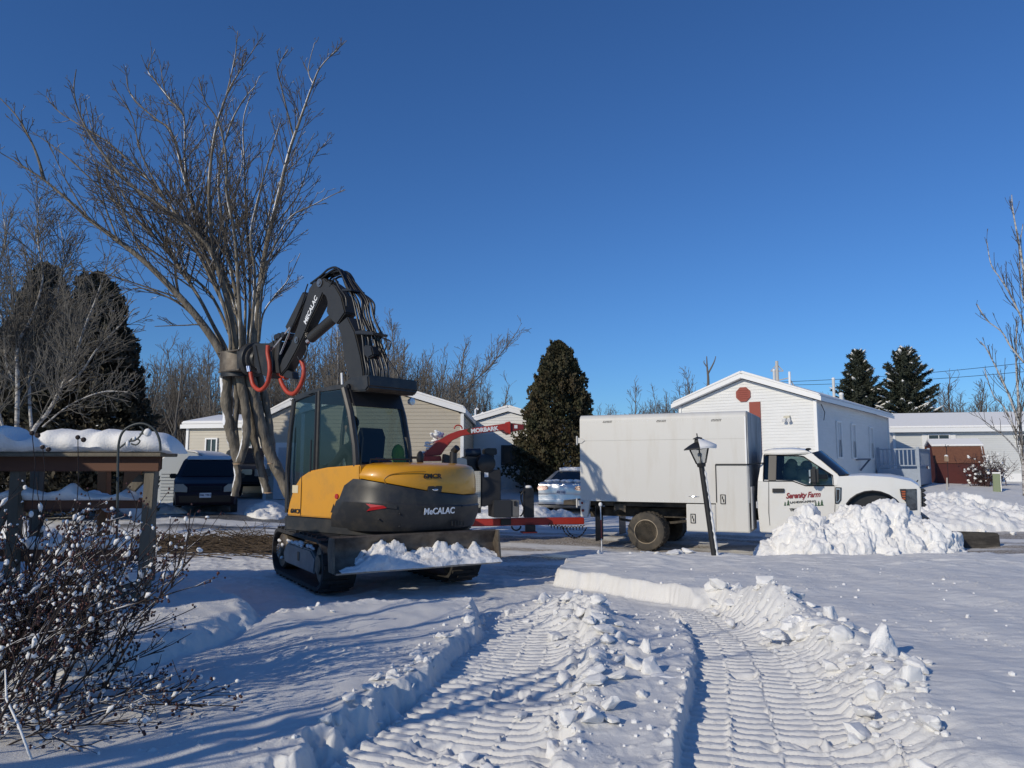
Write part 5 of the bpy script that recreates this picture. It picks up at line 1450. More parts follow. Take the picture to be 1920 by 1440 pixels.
# hoses
rnd = random.Random(4)
def hose(L, dx, r, material=HOSE, name='hose', n=6):
    pts = P3(L, dx); sp = [Vector(p) for p in spline([tuple(p) for p in pts], n)]
    m = MB(); m.tube(sp, r, 7); return m.build(name, material, EX, sm=True)
for k in range(11):
    j = lambda s=12: rnd.uniform(-s, s)
    o = k * 9
    hose([(925 + j() + k * 7, 215 - k * 4 + j(8)), (1010 + j(), 150 - k * 2 + j()), (1085 + o * .7, 90 + j(14)), (1165 + o * .45, 80 + k * 7 + j()), (1235 + j(20) + o * .3, 230 + j(20)), (1290 + o + j(), 350 + j()), (1330 + o * .8 + j(), 500 + j()), (1370 + o + j(), 640 + j())], -.1 + .022 * k, .019)
for k in range(9):
    o = k * 13; j = lambda s=12: rnd.uniform(-s, s)
    hose([(1375 + o * .9 + j(), 640), (1395 + o * .8 + j(), 740 + j()), (1400 + o * 1.1 + j(), 860 + j()), (1415 + o * 1.3 + j(16), 980 + j()), (1425 + o * 1.1 + j(), 1080 + j()), (1430 + o + j(), 1160)], -.11 + .024 * k, .022)
hose([(1520, 680), (1560, 740), (1530, 820), (1490, 790), (1510, 700)], .0, .012); hose([(1530, 850), (1590, 940), (1640, 1020), (1640, 1110), (1630, 1160)], .05, .017)
hose([(1350, 640), (1500, 690), (1555, 720), (1540, 790)], .1, .012)
hose([(880, 760), (885, 820), (860, 880), (820, 890), (800, 860)], -.1, .014); hose([(905, 215), (885, 275), (860, 370), (800, 520), (745, 640)], -.13, .012)
hose([(1080, 180), (1060, 150), (1120, 130), (1190, 200), (1215, 280)], .1, .02); hose([(1100, 240), (1140, 170), (1185, 250), (1240, 330), (1250, 420)], -.12, .018)
plate('hose_clamp', [(1335, 640), (1400, 630), (1510, 650), (1505, 672), (1400, 668), (1340, 665)], .16, BLACK, boom, .01)
plate('hose_clamp', [(1215, 262), (1300, 262), (1305, 278), (1220, 280)], .15, BLACK, head, .006)
plate('valve_block', [(1400, 760), (1470, 770), (1490, 850), (1440, 880), (1395, 850)], .12, BLACK, boom, .02)
m = MB(); a, b = P3([(1285, 1020), (1290, 1130)], -.3); m.cyl(a, b, .02, 8); m.build('marker_rod', WHITE, boom, sm=30)
hose([(585, 770), (583, 845), (598, 930), (600, 1010), (580, 1100), (540, 1155), (500, 1165), (455, 1125), (436, 1060), (428, 1010)], -.22, .042, REDH, 'red_hose')
hose([(800, 890), (822, 960), (818, 1040), (785, 1130), (735, 1190), (680, 1180), (635, 1120), (610, 1060)], -.02, .042, REDH, 'red_hose')
for k in (-.02, .03):
    m = MB(); a, b = P3([(412 + k * 300, 955), (420 + k * 300, 1005)], -.24); m.cyl(a, b, .022, 8); m.build('hose_fitting', CHROME, coup, sm=30)

# snow lodged in the blade
sb = empty('blade_snow', (0, 0, 0), 0, 'heap of crumbly snow lying in the raised dozer blade of the excavator', 'snow'); sb.matrix_world = EM @ UND
u = np.linspace(-1.1, 1.14, 90); v = np.linspace(0, 1, 22); U, V = np.meshgrid(u, v)
hg = np.interp(u, [-1.1, -.9, -.75, -.5, -.35, -.1, .1, .35, .62, .72, .85, 1.0, 1.14], [.04, .1, .3, .44, .42, .3, .26, .34, .3, .2, .3, .2, .12])[None, :]
b1, e1 = blocks(U * 4, V * 3, 301); b2, e2 = blocks(U * 17, V * 8, 305)
hg = .84 * hg * (1.0 + .3 * b1 * e1 ** .5 + .16 * b2 * e2 ** .5 - .2) + .03 * fbm(U * 3, V * 2, 309, 3)
prof = np.sin(np.pi * V) ** .8
Y = -1.66 - .26 * (1 - V) + .03 * fbm(U * 5, V * 5, 311, 3); Z = .345 + hg * .92 * (V ** .7) * (1 - .0 * V) + .03 * fbm(U * 9, V * 5, 315, 3) * V
Y = np.where(V > .93, -1.6, Y); Y[-1] = -1.61; Z[0] = .34
i = np.arange(U.size).reshape(U.shape); f = np.stack([i[:-1, :-1], i[:-1, 1:], i[1:, 1:], i[1:, :-1]], -1).reshape(-1, 4)
np_mesh('snow_heap', np.stack([U, Y, Z], -1).reshape(-1, 3), f, SNOW_DIRT, sb)
# ================================================================ landscaping truck
TRW = mat('truck_white', (.7, .695, .67), .35, coat=.35, col2=(.66, .62, .54), nscale=2.2, namt=.45, ncon=(.45, .75))
BOXW = mat('chip_box_white', (.61, .6, .57), .5, col2=(.5, .46, .39), nscale=1.6, namt=.6, ncon=(.5, .8), stretch=(2.5, 1, .35))
BULK = mat('streaked_bulkhead', (.38, .39, .4), .6, col2=(.12, .125, .13), nscale=2.6, namt=.8, ncon=(.4, .62), stretch=(1, 1.6, .35))
CHASS = mat('muddy_chassis', (.03, .027, .024), .85, col2=(.16, .13, .095), nscale=3.5, namt=.8, ncon=(.42, .68))
MUDRIM = mat('muddy_rim', (.42, .34, .24), .75, col2=(.2, .16, .11), nscale=7, namt=.7)
MUDTYRE = mat('muddy_tyre', (.06, .053, .044), .9, col2=(.15, .125, .09), nscale=5, namt=.7, ncon=(.45, .7))
TGLASS = glass('truck_glass', (.38, .47, .45)); WSHIELD = mat('windshield_dark', (.015, .017, .02), .06, spec=.7)
TRIMB = mat('trim_black', (.014, .014, .015), .4)
TR = empty('landscaping_truck', (1.534, 16.91, -.15), R(-25), 'white landscaping truck with tall chip box, lettered door and snow-buried front wheel', 'truck')
TM = Matrix.Translation(TR.location) @ Matrix.Rotation(R(-25), 4, 'Z')
def tl(px, py, y=0.0): p = local(px, py, TM, 'y', y); return (p.x, p.z)
def tp(L, y=0.0): return [tl(a, b, y) for a, b in L]
bx1 = tl(1402, 900)[0]; ztop = tl(1250, 774)[1]; zbot = tl(1200, 941)[1]; WB = 2.35
def rsec(y0, y1, z0, z1, r):
    p = [(y0, z0)]
    p += [(y0 + r - r * math.cos(a), z1 - r + r * math.sin(a)) for a in np.linspace(0, math.pi / 2, 6)]
    p += [(y1 - r + r * math.sin(a), z1 - r + r * math.cos(a)) for a in np.linspace(0, math.pi / 2, 6)]
    return p + [(y1, z0)]
m = MB(); m.prism(rsec(0, WB, zbot, ztop, .13), 'x', 0, bx1); cbx = m.build('chip_box', BOXW, TR, sm=30)
m = MB(); m.prism(rsec(.02, WB - .02, zbot + .02, ztop - .02, .12), 'x', bx1 + .003, bx1 + .03); m.build('bulkhead', BULK, cbx, sm=30)
m = MB(); m.box((bx1 - .015, -.006, (zbot + ztop) / 2 - .05), (.03, .012, ztop - zbot - .14)); m.build('edge_strip', WHITE, cbx)
zs = tl(1200, 825)[1]; m = MB(); m.box((bx1 / 2, -.002, zs), (bx1 - .04, .003, .005)); m.build('panel_seam', mat('seam_grey', (.45, .44, .41), .6), cbx)
rv = MB()
for k in range(34):
    for z in (zbot + .035, ztop - .16): rv.ball((.06 + k * (bx1 - .1) / 33, -.001, z), .008, 3)
rv.build('rivet_row', WHITE, cbx)
for px in (1139, 1240, 1343):
    x, z = tl(px, 793 - (px - 1139) * .015); m = MB()
    for k in range(7):
        for q in (0, 1): m.prism([(x - .1 + k * .03, z + q * .026), (x - .085 + k * .03, z + q * .026), (x - .085 + k * .03 + (.012 if q else -.012) * 1, z + .026 + q * .026 - .004), (x - .1 + k * .03 + (.012 if q else -.012), z + .026 + q * .026 - .004)], 'y', -.004, .001)
    m.build('side_vent', TRIMB, cbx)
for py in (826, 943):
    m = MB(); x, z = tl(1086, py); m.prism([(x - .02, z - .06), (x + .06, z - .06), (x + .14, z), (x + .06, z + .06), (x - .02, z + .06)], 'y', -.02, .001)
    m.cyl((x - .05, -.012, z - .1), (x - .05, -.012, z + .1), .02, 8)
    m.build('tailgate_hinge', BOXW, cbx)
# rear corner plate with marker lamps
zc0 = tl(1095, 969)[1]
m = MB(); m.prism([(.0, zc0), (.0, zbot - .004), (.22, zbot - .004), (.16, zc0)], 'y', 0, .1); cp = m.build('corner_plate', BOXW, TR, bevel=.01)
for px, py in ((1092, 943), (1093, 957)):
    x, z = tl(px, py); m = MB(); m.lathe([(0, -.026), (.025, -.024), (.032, -.015), (.032, .0), (0, .0)], (x, 0, z), 'y', 14); m.build('marker_lamp', mat('lamp_red_%d' % py, (.2, .01, .012), .3), cp, sm=30)
m = MB(); m.box((.02, WB / 2, zbot - .1), (.08, WB - .2, .16)); m.box((.1, WB / 2, zbot - .32), (.14, 1.2, .14)); m.build('rear_sill', CHASS, TR, bevel=.01)
# chassis
m = MB()
for y in (.72, WB - .72): m.box((3.0, y, .78), (5.9, .09, .2))
for x in (.3, 1.2, 2.2, 3.0): m.box((x, WB / 2, .78), (.12, 1.0, .14))
m.box((1.2, WB / 2, zbot - .06), (bx1 * .94, WB - .5, .1)); m.build('chassis', CHASS, TR)
wx, wz = tl(1211, 994, .04)
m = MB(); m.cyl((wx, .3, .42), (wx, WB - .3, .42), .09, 12); m.ball((wx, WB / 2, .42), .22, 8); m.build('rear_axle', CHASS, TR, sm=30)
m = MB(); m.bar((wx - .75, .62, .62), (wx, .62, .52), .07, .05); m.bar((wx, .62, .52), (wx + .75, .62, .62), .07, .05); m.build('leaf_spring', CHASS, TR)
def truck_wheel(x, y, dish, out=-1, dual=False):
    m = MB()
    pr = [(.255, -.11), (.36, -.115), (.395, -.1), (.41, -.07), (.41, .07), (.395, .1), (.36, .115), (.255, .11)]
    rings = [(r, h) for r, h in pr]
    m.lathe(rings + [rings[0]], (0, 0, 0), 'y', 40)
    for k in range(48):
        a = 2 * math.pi * k / 48; rot = Matrix.Rotation(-a, 3, 'Y')
        m.box((.411 * math.cos(a), (.05 if k % 2 else -.05), .411 * math.sin(a)), (.014, .08, .028), rot)
    m.v = [v + Vector((x, y, .41)) for v in m.v]
    w = m.build('wheel', MUDTYRE, TR, sm=35)
    r = MB(); o = out
    r.lathe([(.26, o * .11), (.245, o * .115), (.235, o * .09), (.22, -o * dish * .4), (.19, -o * dish), (.12, -o * dish), (.1, -o * (dish - .05)), (.06, -o * (dish - .09)), (.0, -o * (dish - .1))], (x, y, .41), 'y', 32)
    rm_ = r.build('rim', MUDRIM, w, sm=30)
    b = MB()
    for k in range(8):
        a = k * math.pi / 4 + .2; b.cyl((x + .15 * math.cos(a), y - o * dish, .41 + .15 * math.sin(a)), (x + .15 * math.cos(a), y - o * (dish - .03), .41 + .15 * math.sin(a)), .016, 6)
    b.build('lug_nut', MUDRIM, rm_)
    return w
for y, dsh, o in ((.14, .05, -1), (.42, -.06, -1), (WB - .14, .05, 1), (WB - .42, -.06, 1)): truck_wheel(wx, y, dsh, o)
fx = tl(1640, 994, .1)[0]
for y, o in ((.2, -1), (WB - .2, 1)): truck_wheel(fx, y, -.06, o)
for y in (.28, WB - .28):
    a = tl(1108, 968)[0]; m = MB(); m.box((a + .1, y, .56), (.02, .5, .8)); m.build('mud_flap', TRIMB, TR)
m = MB(); a = tp([(1146, 946), (1168, 946), (1168, 962), (1160, 957), (1152, 957), (1146, 962)]); m.prism(a, 'y', .2, .24); m.build('bracket', CHASS, TR)
# tool lockers
def locker(name, px0, py0, px1, py1, hx, hy, depth=.5):
    (xa, za), (xb, zb) = tl(px0, py1), tl(px1, py0)
    m = MB(); m.box(((xa + xb) / 2, depth / 2 - .006, (za + zb) / 2), (xb - xa, depth, zb - za)); lk = m.build(name, BOXW, TR, bevel=.008)
    m = MB(); m.box(((xa + xb) / 2, -.01, (za + zb) / 2), (xb - xa - .03, .016, zb - za - .03)); d = m.build('door', BOXW, lk, bevel=.006)
    hx, hz = tl(hx, hy); m = MB()
    for q in (-1, 1): m.box((hx + q * .045, -.026, hz), (.014, .02, .19)); m.box((hx, -.026, hz + q * .09), (.1, .02, .014))
    m.box((hx - .01, -.026, hz + .03), (.02, .02, .06)); m.box((hx + .01, -.026, hz - .03), (.02, .02, .06)); m.build('handle', TRIMB, d)
    m = MB(); m.box((hx, -.02, hz), (.08, .01, .17)); m.build('latch_plate', BOXW, d)
    return lk
lk = locker('tall_locker', 1344, 872, 1402, 997, 1356, 936, 1.1)
(xa, za), (xb, zb) = tl(1342, 871), tl(1426, 866)
m = MB(); m.bar((xa, -.022, za), (bx1, -.022, za), .02, .03); m.bar((xa, -.018, za), (xa, -.018, tl(1342, 942)[1]), .02, .02); m.bar((bx1, -.01, za), (xb + .04, .3, zb - .02), .02, .025); m.build('gasket', TRIMB, lk)
m = MB(); a = tl(1402, 997); m.box((bx1 + .06, .3, (a[1] + zbot) / 2 + .2), (.03, .58, zbot - a[1] + .3)); m.build('locker_side', BULK, lk)
locker('low_locker', 1288, 946, 1342, 996, 1300, 972)
x0, z0 = tl(1287, 941); m = MB(); x, z = tl(1302, 931); m.ball((x, -.005, z), .05, 6, (1.3, .3, .3)); m.bar((x - .12, -.006, z), (x + .1, -.006, z), .008, .008); m.build('pull_handle', CHROME, cbx)

# cab and nose
Z6 = lambda L: [(1400 + a / 5.333, 830 + b / 5.333) for a, b in L]
CY = .2
hwid = WB / 2 - CY
mid = WB / 2
cabr = empty('cab', (0, mid, 0)); cabr.parent = TR
P = lambda L: tp(Z6(L), CY)
belt = P([(500, 400)])[0][1]
zlow = .47
zarch = P([(1250, 485)])[0][1]; xar = P([(1270, 700)])[0][0]; rar = .56; zac = zarch - rar
def hw_cab(x, z):
    t = 1.0 if z < belt else 1 - .17 * (z - belt) / .62
    if x > P([(1450, 500)])[0][0]: t *= 1 - .05 * min(1, (x - P([(1450, 500)])[0][0]) / .6)
    if z < .75: t *= .985
    return hwid * t
arch = [(xar + rar * math.cos(a), zac + rar * math.sin(a)) for a in np.linspace(math.pi - .02, .02, 13)]
arch = [(arch[0][0] - .02, .5)] + arch + [(arch[-1][0] + .02, .5)]
bodyp = P([(112, 380), (135, 370)])[:1] + P([(160, 372), (480, 380), (600, 425), (880, 425), (905, 338), (1150, 328), (1450, 346), (1640, 385), (1720, 430), (1745, 470), (1748, 640)])
nose_x = bodyp[-1][0]
bodyp = bodyp + [(nose_x - .05, .62), (xar + rar + .05, .5)] + arch[::-1] + [(xar - rar - .02, zlow), (P([(120, 830)])[0][0] + .02, zlow)] + P([(105, 600)])
lb = shell('cab_body', bodyp, TRW, cabr, hw_cab, cuts=(('z', belt), ('x', P([(1450, 500)])[0][0]), ('x', P([(900, 500)])[0][0])), bevel=.035)
roofp = P([(150, 118), (165, 84), (240, 66), (430, 60), (575, 72), (640, 100), (600, 105), (480, 112), (240, 112)])
shell('cab_roof', roofp, TRW, cabr, hw_cab, bevel=.02)
# pillars (solid strips each side)
for sg in (-1, 1):
    def strip(L, name='pillar', th=.05, mt=TRW):
        q = P(L); m = MB(); n = len(q)
        o = [(a, sg * hw_cab(a, b), b) for a, b in q]; i_ = [(a, sg * (hw_cab(a, b) - th), b) for a, b in q]
        m._add(o + i_, [tuple(range(n)), tuple(range(n, 2 * n))[::-1]] + [(k, (k + 1) % n, n + (k + 1) % n, n + k) for k in range(n)])
        return m.build(name, mt, cabr, bevel=.006)
    strip([(112, 385), (150, 118), (240, 110), (480, 116), (560, 138), (560, 148), (480, 130), (220, 122), (172, 130), (160, 360), (175, 385)])
    strip([(560, 128), (640, 100), (925, 335), (905, 430), (862, 425), (852, 332)])
    strip([(214, 122), (292, 124), (292, 378), (214, 378)], 'window_post', .03, TRIMB)
    q = P([(172, 128), (480, 128), (562, 148), (852, 332), (862, 424), (592, 424), (462, 378), (174, 378)])
    m = MB(); m._add([(a, sg * (hw_cab(a, b) - .02), b) for a, b in q], [tuple(range(len(q)))]); m.build('side_window', TGLASS, cabr)
    q2 = P([(165, 121), (482, 122), (566, 142), (858, 328), (870, 430), (588, 430), (458, 384), (166, 384)]); m = MB()
    pts = [(a, sg * (hw_cab(a, b) + .002), b) for a, b in q2]; m.tube(pts + [pts[0]], .013, 6); m.build('window_seal', TRIMB, cabr)
# windshield, rear wall
a, b = P([(645, 98), (930, 332)])
def bowed(a, b, wa, wb, fwd, up, n=13, k=5, z0=0.0):
    rings = []
    for j in range(k):
        t = j / (k - 1); x = a[0] + (b[0] - a[0]) * t; z = a[1] + (b[1] - a[1]) * t; w_ = wa + (wb - wa) * t
        rings.append([(x + fwd * (1 - s ** 4), w_ * s, z + z0 + up * (1 - s ** 4)) for s in np.linspace(-1, 1, n)])
    return rings
m = MB(); m.loft(bowed(a, b, hw_cab(*a) - .03, hw_cab(*b) - .02, .17, .05), cap=False, closed=False); m.build('windshield', WSHIELD, cabr, sm=True)
hd = P([(905, 340), (1150, 330), (1450, 348), (1650, 388), (1725, 432)]); m = MB()
m.loft([[(x, (hw_cab(x, z) - .03) * s, z - .012 + .075 * (1 - abs(s) ** 3) * min(1, .4 + q * .3)) for s in np.linspace(-1, 1, 13)] for q, (x, z) in enumerate(hd)], cap=False, closed=False); m.build('hood', TRW, cabr, sm=True)
ra_ = P([(160, 80), (240, 63), (430, 57), (575, 69)]); m = MB()
m.loft([[(x, (hw_cab(x, z) - .04) * s, z - .012 + .05 * (1 - abs(s) ** 3)) for s in np.linspace(-1, 1, 11)] for x, z in ra_], cap=False, closed=False); m.build('roof_crown', TRW, cabr, sm=True)
m = MB(); a, b = P([(128, 380), (158, 120)]); m.quad((a[0], -hwid + .06, a[1]), (a[0], hwid - .06, a[1]), (b[0], hw_cab(*b) - .03, b[1]), (b[0], -hw_cab(*b) + .03, b[1])); m.build('rear_wall', TRIMB, cabr)
m = MB(); q = P([(925, 332), (1050, 290)]); m.box((q[0][0] + .06, 0, q[0][1] + .01), (.2, 1.5, .035)); m.build('wiper_cowl', TRIMB, cabr, bevel=.01)
for sx in (-.45, .45):
    x, z = P([(330, 250)])[0]; m = MB(); m.box((x - .12, sx, z - .05), (.12, .5, .6)); m.box((x - .12, sx, z + .26), (.09, .26, .12)); m.build('seat_back', SEATM, cabr, bevel=.03)
bag = empty('plastic_sheet', TM @ Vector((P([(480, 260)])[0][0] + .12, mid + .42, 1.66)), 0, 'crumpled pale green plastic behind the side glass of the white truck', 'plastic sheet')
m = MB(); rnd = random.Random(8)
for _ in range(16): m.ball((rnd.uniform(-.38, .34), rnd.uniform(-.1, .1), rnd.uniform(-.16, .2)), rnd.uniform(.1, .17), 7, (1.1, .7, 1))
m.build('plastic', mat('pale_plastic', (.72, .86, .8), .25, col2=(.4, .6, .55), nscale=7, namt=.8), bag, sm=True)
# door seams, handle, badge, lamps, grille
side = lambda px, py, e=.004: (lambda p: Vector((p[0], -hw_cab(*p) - e, p[1])))(tl(1400 + px / 5.333, 830 + py / 5.333, CY))
def decal(name, L, mt, th=.012, parent=None, e=.001):
    pts = [side(a, b, e + th) for a, b in L]; pb = [side(a, b, -.01) for a, b in L]; n = len(pts); m = MB()
    m._add(pts + pb, [tuple(range(n))] + [(k, (k + 1) % n, n + (k + 1) % n, n + k) for k in range(n)]); return m.build(name, mt, parent or cabr, bevel=.003)
m = MB(); m.tube([side(220, 385, -.004), side(220, 700, -.004), side(232, 828, .0)], .006, 5); m.tube([side(878, 430, -.004), side(884, 600, -.004), side(880, 700, -.004)], .006, 5); m.build('door_seam', mat('seam_dark', (.12, .12, .12), .7), lb)
decal('door_handle', [(258, 458), (375, 458), (378, 478), (372, 498), (258, 498)], TRIMB, .03)
vb = decal('fender_badge', [(886, 445), (948, 447), (946, 575), (920, 608), (886, 610)], TRIMB, .014)
decal('badge_rim', [(893, 455), (938, 457), (936, 570), (916, 598), (893, 600)], CHROME, .016, vb); decal('badge_core', [(898, 466), (930, 468), (928, 566), (912, 590), (898, 590)], TRIMB, .019, vb)
hl = decal('headlight', [(1530, 465), (1700, 462), (1706, 672), (1610, 680), (1590, 590), (1545, 545)], mat('headlight_lens', (.2, .21, .22), .16, .7, col2=(.05, .05, .055), nscale=9, namt=.9), .02)
for k in range(4): decal('amber_bar', [(1545, 482 + k * 24), (1588, 482 + k * 24), (1588, 497 + k * 24), (1550 + k * 6, 497 + k * 24)], mat('amber_lens_%d' % k, (.42, .1, .03), .3), .026, hl)
decal('lamp_bezel', [(1531, 463), (1598, 463), (1600, 580), (1585, 588), (1548, 545)], TRIMB, .022, hl)
xg = nose_x
m = MB(); zt_, zb2 = P([(1740, 455)])[0][1], P([(1740, 650)])[0][1]
for k in range(4):
    z = zt_ - (zt_ - zb2) * (k + .5) / 4; m.box((xg + .035, 0, z), (.12, 1.7, (zt_ - zb2) / 4 - .02))
m.build('grille', TRIMB, cabr, bevel=.02)
m = MB(); m.box((xg + .02, 0, .72), (.26, 2.0, .26)); m.box((xg - .02, 0, .5), (.14, 1.7, .18)); m.build('bumper', TRIMB, cabr, bevel=.04)
m = MB(); m.box((xar - rar - .75, -hwid - .02, zlow - .06), (1.4, .16, .05)); m.build('running_board', CHROME, cabr, bevel=.01)
q = arch; m = MB(); m.tube([(a, -hw_cab(a, b) + .0, b) for a, b in q], .022, 6); m.build('arch_lip', TRIMB, cabr)
m = MB(); m.prism([(a * 1.0, b) for a, b in arch] , 'y', -hwid + .12, -.3); m.build('wheel_well', TRIMB, cabr)
# tow mirrors
for sg in (-1, 1):
    c = side(680, 330, .0); c = Vector((c.x, sg * abs(c.y), c.z))
    m = MB(); m.box((c.x, c.y + sg * .2, c.z + .0), (.16, .26, .36)); mr_ = m.build('mirror', TRIMB, cabr, bevel=.05)
    m = MB(); m.bar((c.x + .22, c.y, c.z - .02), (c.x + .02, c.y + sg * .2, c.z - .02), .05, .09); m.build('mirror_arm', TRIMB, mr_)
    m = MB(); m.box((c.x - .075, c.y + sg * .24, c.z + .05), (.03, .14, .13)); m.box((c.x - .075, c.y + sg * .24, c.z - .09), (.03, .14, .07)); m.build('mirror_glass', mat('mirror_grey', (.5, .52, .55), .1, .8), mr_)
    m = MB(); m.box((c.x - .082, c.y + sg * .27, c.z - .13), (.02, .12, .03)); m.build('mirror_lamp', WHITE, mr_)
for x in (490, 590):
    a = P([(x, 62)])[0]; m = MB(); m.ball((a[0], -.3 if x < 500 else -.1, a[1] + .015), .05, 6, (1.2, 1, .5)); m.build('roof_lamp', TRIMB, cabr, sm=True)
# door lettering
DR = mat('door_red_letters', (.22, .012, .02), .5); DG = mat('door_green', (.02, .075, .03), .5)
def dtext(name, s, px, py, size, mt, **k):
    c = side(px, py, .003); return text(name, s, size, mt, cabr, frame(c, side(px + 40, py - 2, .003) - c, (0, 0, 1)), ext=.002, **k)
dtext('company_lettering', 'Serenity Farm', 560, 526, .152, DR, shear=.38, bold=.0045, sx=.82, spacing=.93)
dtext('company_lettering', 'LANDSCAPING', 562, 592, .056, TRIMB, bold=.0015, sx=1.3)
dtext('company_lettering', 'TREE DIVISION', 565, 666, .07, TRIMB, bold=.0035, sx=1.1)
for i, (px, py, h) in enumerate(((383, 620, 30), (415, 618, 46), (692, 622, 34), (720, 624, 44), (752, 622, 54))):
    pts = [(px, py - h), (px + h * .18, py - h * .62), (px + h * .08, py - h * .62), (px + h * .27, py - h * .3), (px + h * .12, py - h * .3), (px + h * .36, py + 8), (px - h * .36, py + 8), (px - h * .12, py - h * .3), (px - h * .27, py - h * .3), (px - h * .08, py - h * .62), (px - h * .18, py - h * .62)]
    decal('pine_emblem', pts, DG, .002, cabr)

# dark board by the snow piles, past the bumper
bo = empty('dark_board', (at(1802, 985, 16.4).x, 16.4, ground_z(at(1802, 985, 16.4).x, 16.4)), R(-3), 'long dark weathered board standing on edge in the snow ahead of the truck bumper', 'board')
m = MB(); pr = [(-.8, -.05), (.74, -.05), (.77, .05), (.76, .3), (.7, .33), (-.8, .37)]
m.prism(pr, 'y', -.06, .06); m.build('board', mat('tarred_wood', (.035, .031, .027), .85, col2=(.11, .1, .085), nscale=4, namt=.7, ncon=(.45, .65), stretch=(.6, 1, 2.2)), bo, bevel=.02)

# ================================================================ wood chipper on its drawbar
RDP = mat('chipper_red', (.45, .04, .025), .45, col2=(.33, .03, .02), nscale=4, namt=.6)
RDD = mat('chipper_red_dark', (.2, .02, .018), .5)
CREAM = mat('guard_cream', (.56, .54, .46), .5, col2=(.48, .46, .4), nscale=4, namt=.6)
CHX = empty('wood_chipper', (1.85, 18.0, -.12), R(14.4), 'red towed wood chipper with curved discharge chute, hitched behind the white truck', 'wood chipper')
CM = Matrix.Translation(CHX.location) @ Matrix.Rotation(R(14.4), 4, 'Z')
Z7 = lambda L: [(760 + a / 4.5, 740 + b / 4.5) for a, b in L]
def cp_(L, y=0.0): return [(lambda p: (p.x, p.z))(local(a, b, CM, 'y', y)) for a, b in Z7(L)]
def cpl(name, L, y0, y1, mt, parent=None, bevel=.012, at_=None):
    m = MB(); m.prism(cp_(L, y0 if at_ is None else at_), 'y', y0, y1); return m.build(name, mt, parent or CHX, bevel=bevel)
ch = cpl('discharge_chute', [(160, 495), (280, 390), (380, 330), (470, 298), (560, 283), (700, 263), (840, 243), (882, 236), (884, 322), (860, 326), (828, 300), (700, 316), (560, 336), (480, 348), (400, 385), (335, 460), (300, 512), (170, 520)], -.17, .17, RDP)
cpl('chute_deflector', [(884, 238), (1000, 252), (1002, 292), (890, 318)], -.16, .16, RDD, ch)
cpl('sticker', [(920, 256), (946, 256), (946, 284), (920, 284)], -.166, -.158, WHITE, ch, 0)
cpl('chute_flange', [(874, 225), (890, 225), (892, 335), (876, 335)], -.2, .2, RDP, ch)
a = cp_([(590, 305), (745, 288)], -.17); c = (Vector((a[0][0], -.173, a[0][1])) + Vector((a[1][0], -.173, a[1][1]))) / 2
text('maker_lettering', 'MORBARK', .13, LETTER, ch, frame(c, (a[1][0] - a[0][0], 0, a[1][1] - a[0][1]), (0, 0, 1)), bold=.006, sx=1.05, ext=.002)
a = cp_([(548, 303)], -.17)[0]; m = MB(); m.prism([(a[0] - .09, a[1]), (a[0], a[1] + .075), (a[0] + .09, a[1]), (a[0], a[1] - .075)], 'y', -.174, -.17); m.build('emblem', mat('emblem_dark', (.06, .05, .02), .5), ch)
a = cp_([(446, 290)])[0]; m = MB(); m.tube([(a[0] + .09 * math.cos(t), 0, a[1] + .02 + .07 * math.sin(t)) for t in np.linspace(-.3, 3.4, 9)], .018, 6); m.build('lifting_eye', RDP, ch)
cpl('chute_turret', [(130, 520), (300, 515), (310, 560), (140, 560)], -.3, .3, RDP, ch)
m = MB(); rnd = random.Random(5); 
for _ in range(26):
    a = cp_([(150 + rnd.random() * 160, 0)], 0)[0][0]; t = rnd.random(); b = cp_([(165 + 115 * t + rnd.gauss(0, 12), 480 - 150 * t + rnd.gauss(0, 14))], -.05)[0]
    m.ball((b[0], rnd.uniform(-.16, .05), b[1]), rnd.uniform(.025, .055), 5, (1.3, 1, .7))
cs = empty('chute_snow', (0, 0, 0), 0, 'clotted snow and twigs stuck along the base of the red chipper chute', 'snow'); cs.matrix_world = CM
m.build('snow_clots', SNOW, cs, sm=True)
cl = [cp_([(215 + rnd.random() * 90, 310 + rnd.random() * 40)], -.02)[0] for _ in range(16)]
m = MB()
for b in cl: m.ball((b[0], rnd.uniform(-.1, .1), b[1]), rnd.uniform(.03, .08), 5, (rnd.uniform(.8, 1.6), 1, rnd.uniform(.5, .9)))
m.build('snow_clots', SNOW, cs, sm=True)
x_d = cp_([(250, 560)])[0][0]
m = MB(); m.prism([(x_d - .55, .75), (x_d + .65, .75), (x_d + .65, 1.35), (x_d + .4, 1.72), (x_d - .3, 1.74), (x_d - .6, 1.4)], 'y', -.62, .62); m.build('drum_housing', RDP, CHX, bevel=.04)
m = MB(); m.cyl((x_d + .05, -.66, 1.2), (x_d + .05, .66, 1.2), .36, 26); m.build('drum_cover', RDD, CHX, sm=30)
cpl('control_box', [(330, 500), (405, 520), (405, 640), (320, 640)], -.5, -.2, BLACK)
cpl('beige_guard', [(415, 545), (470, 530), (520, 545), (525, 660), (415, 660)], -.6, -.5, CREAM)
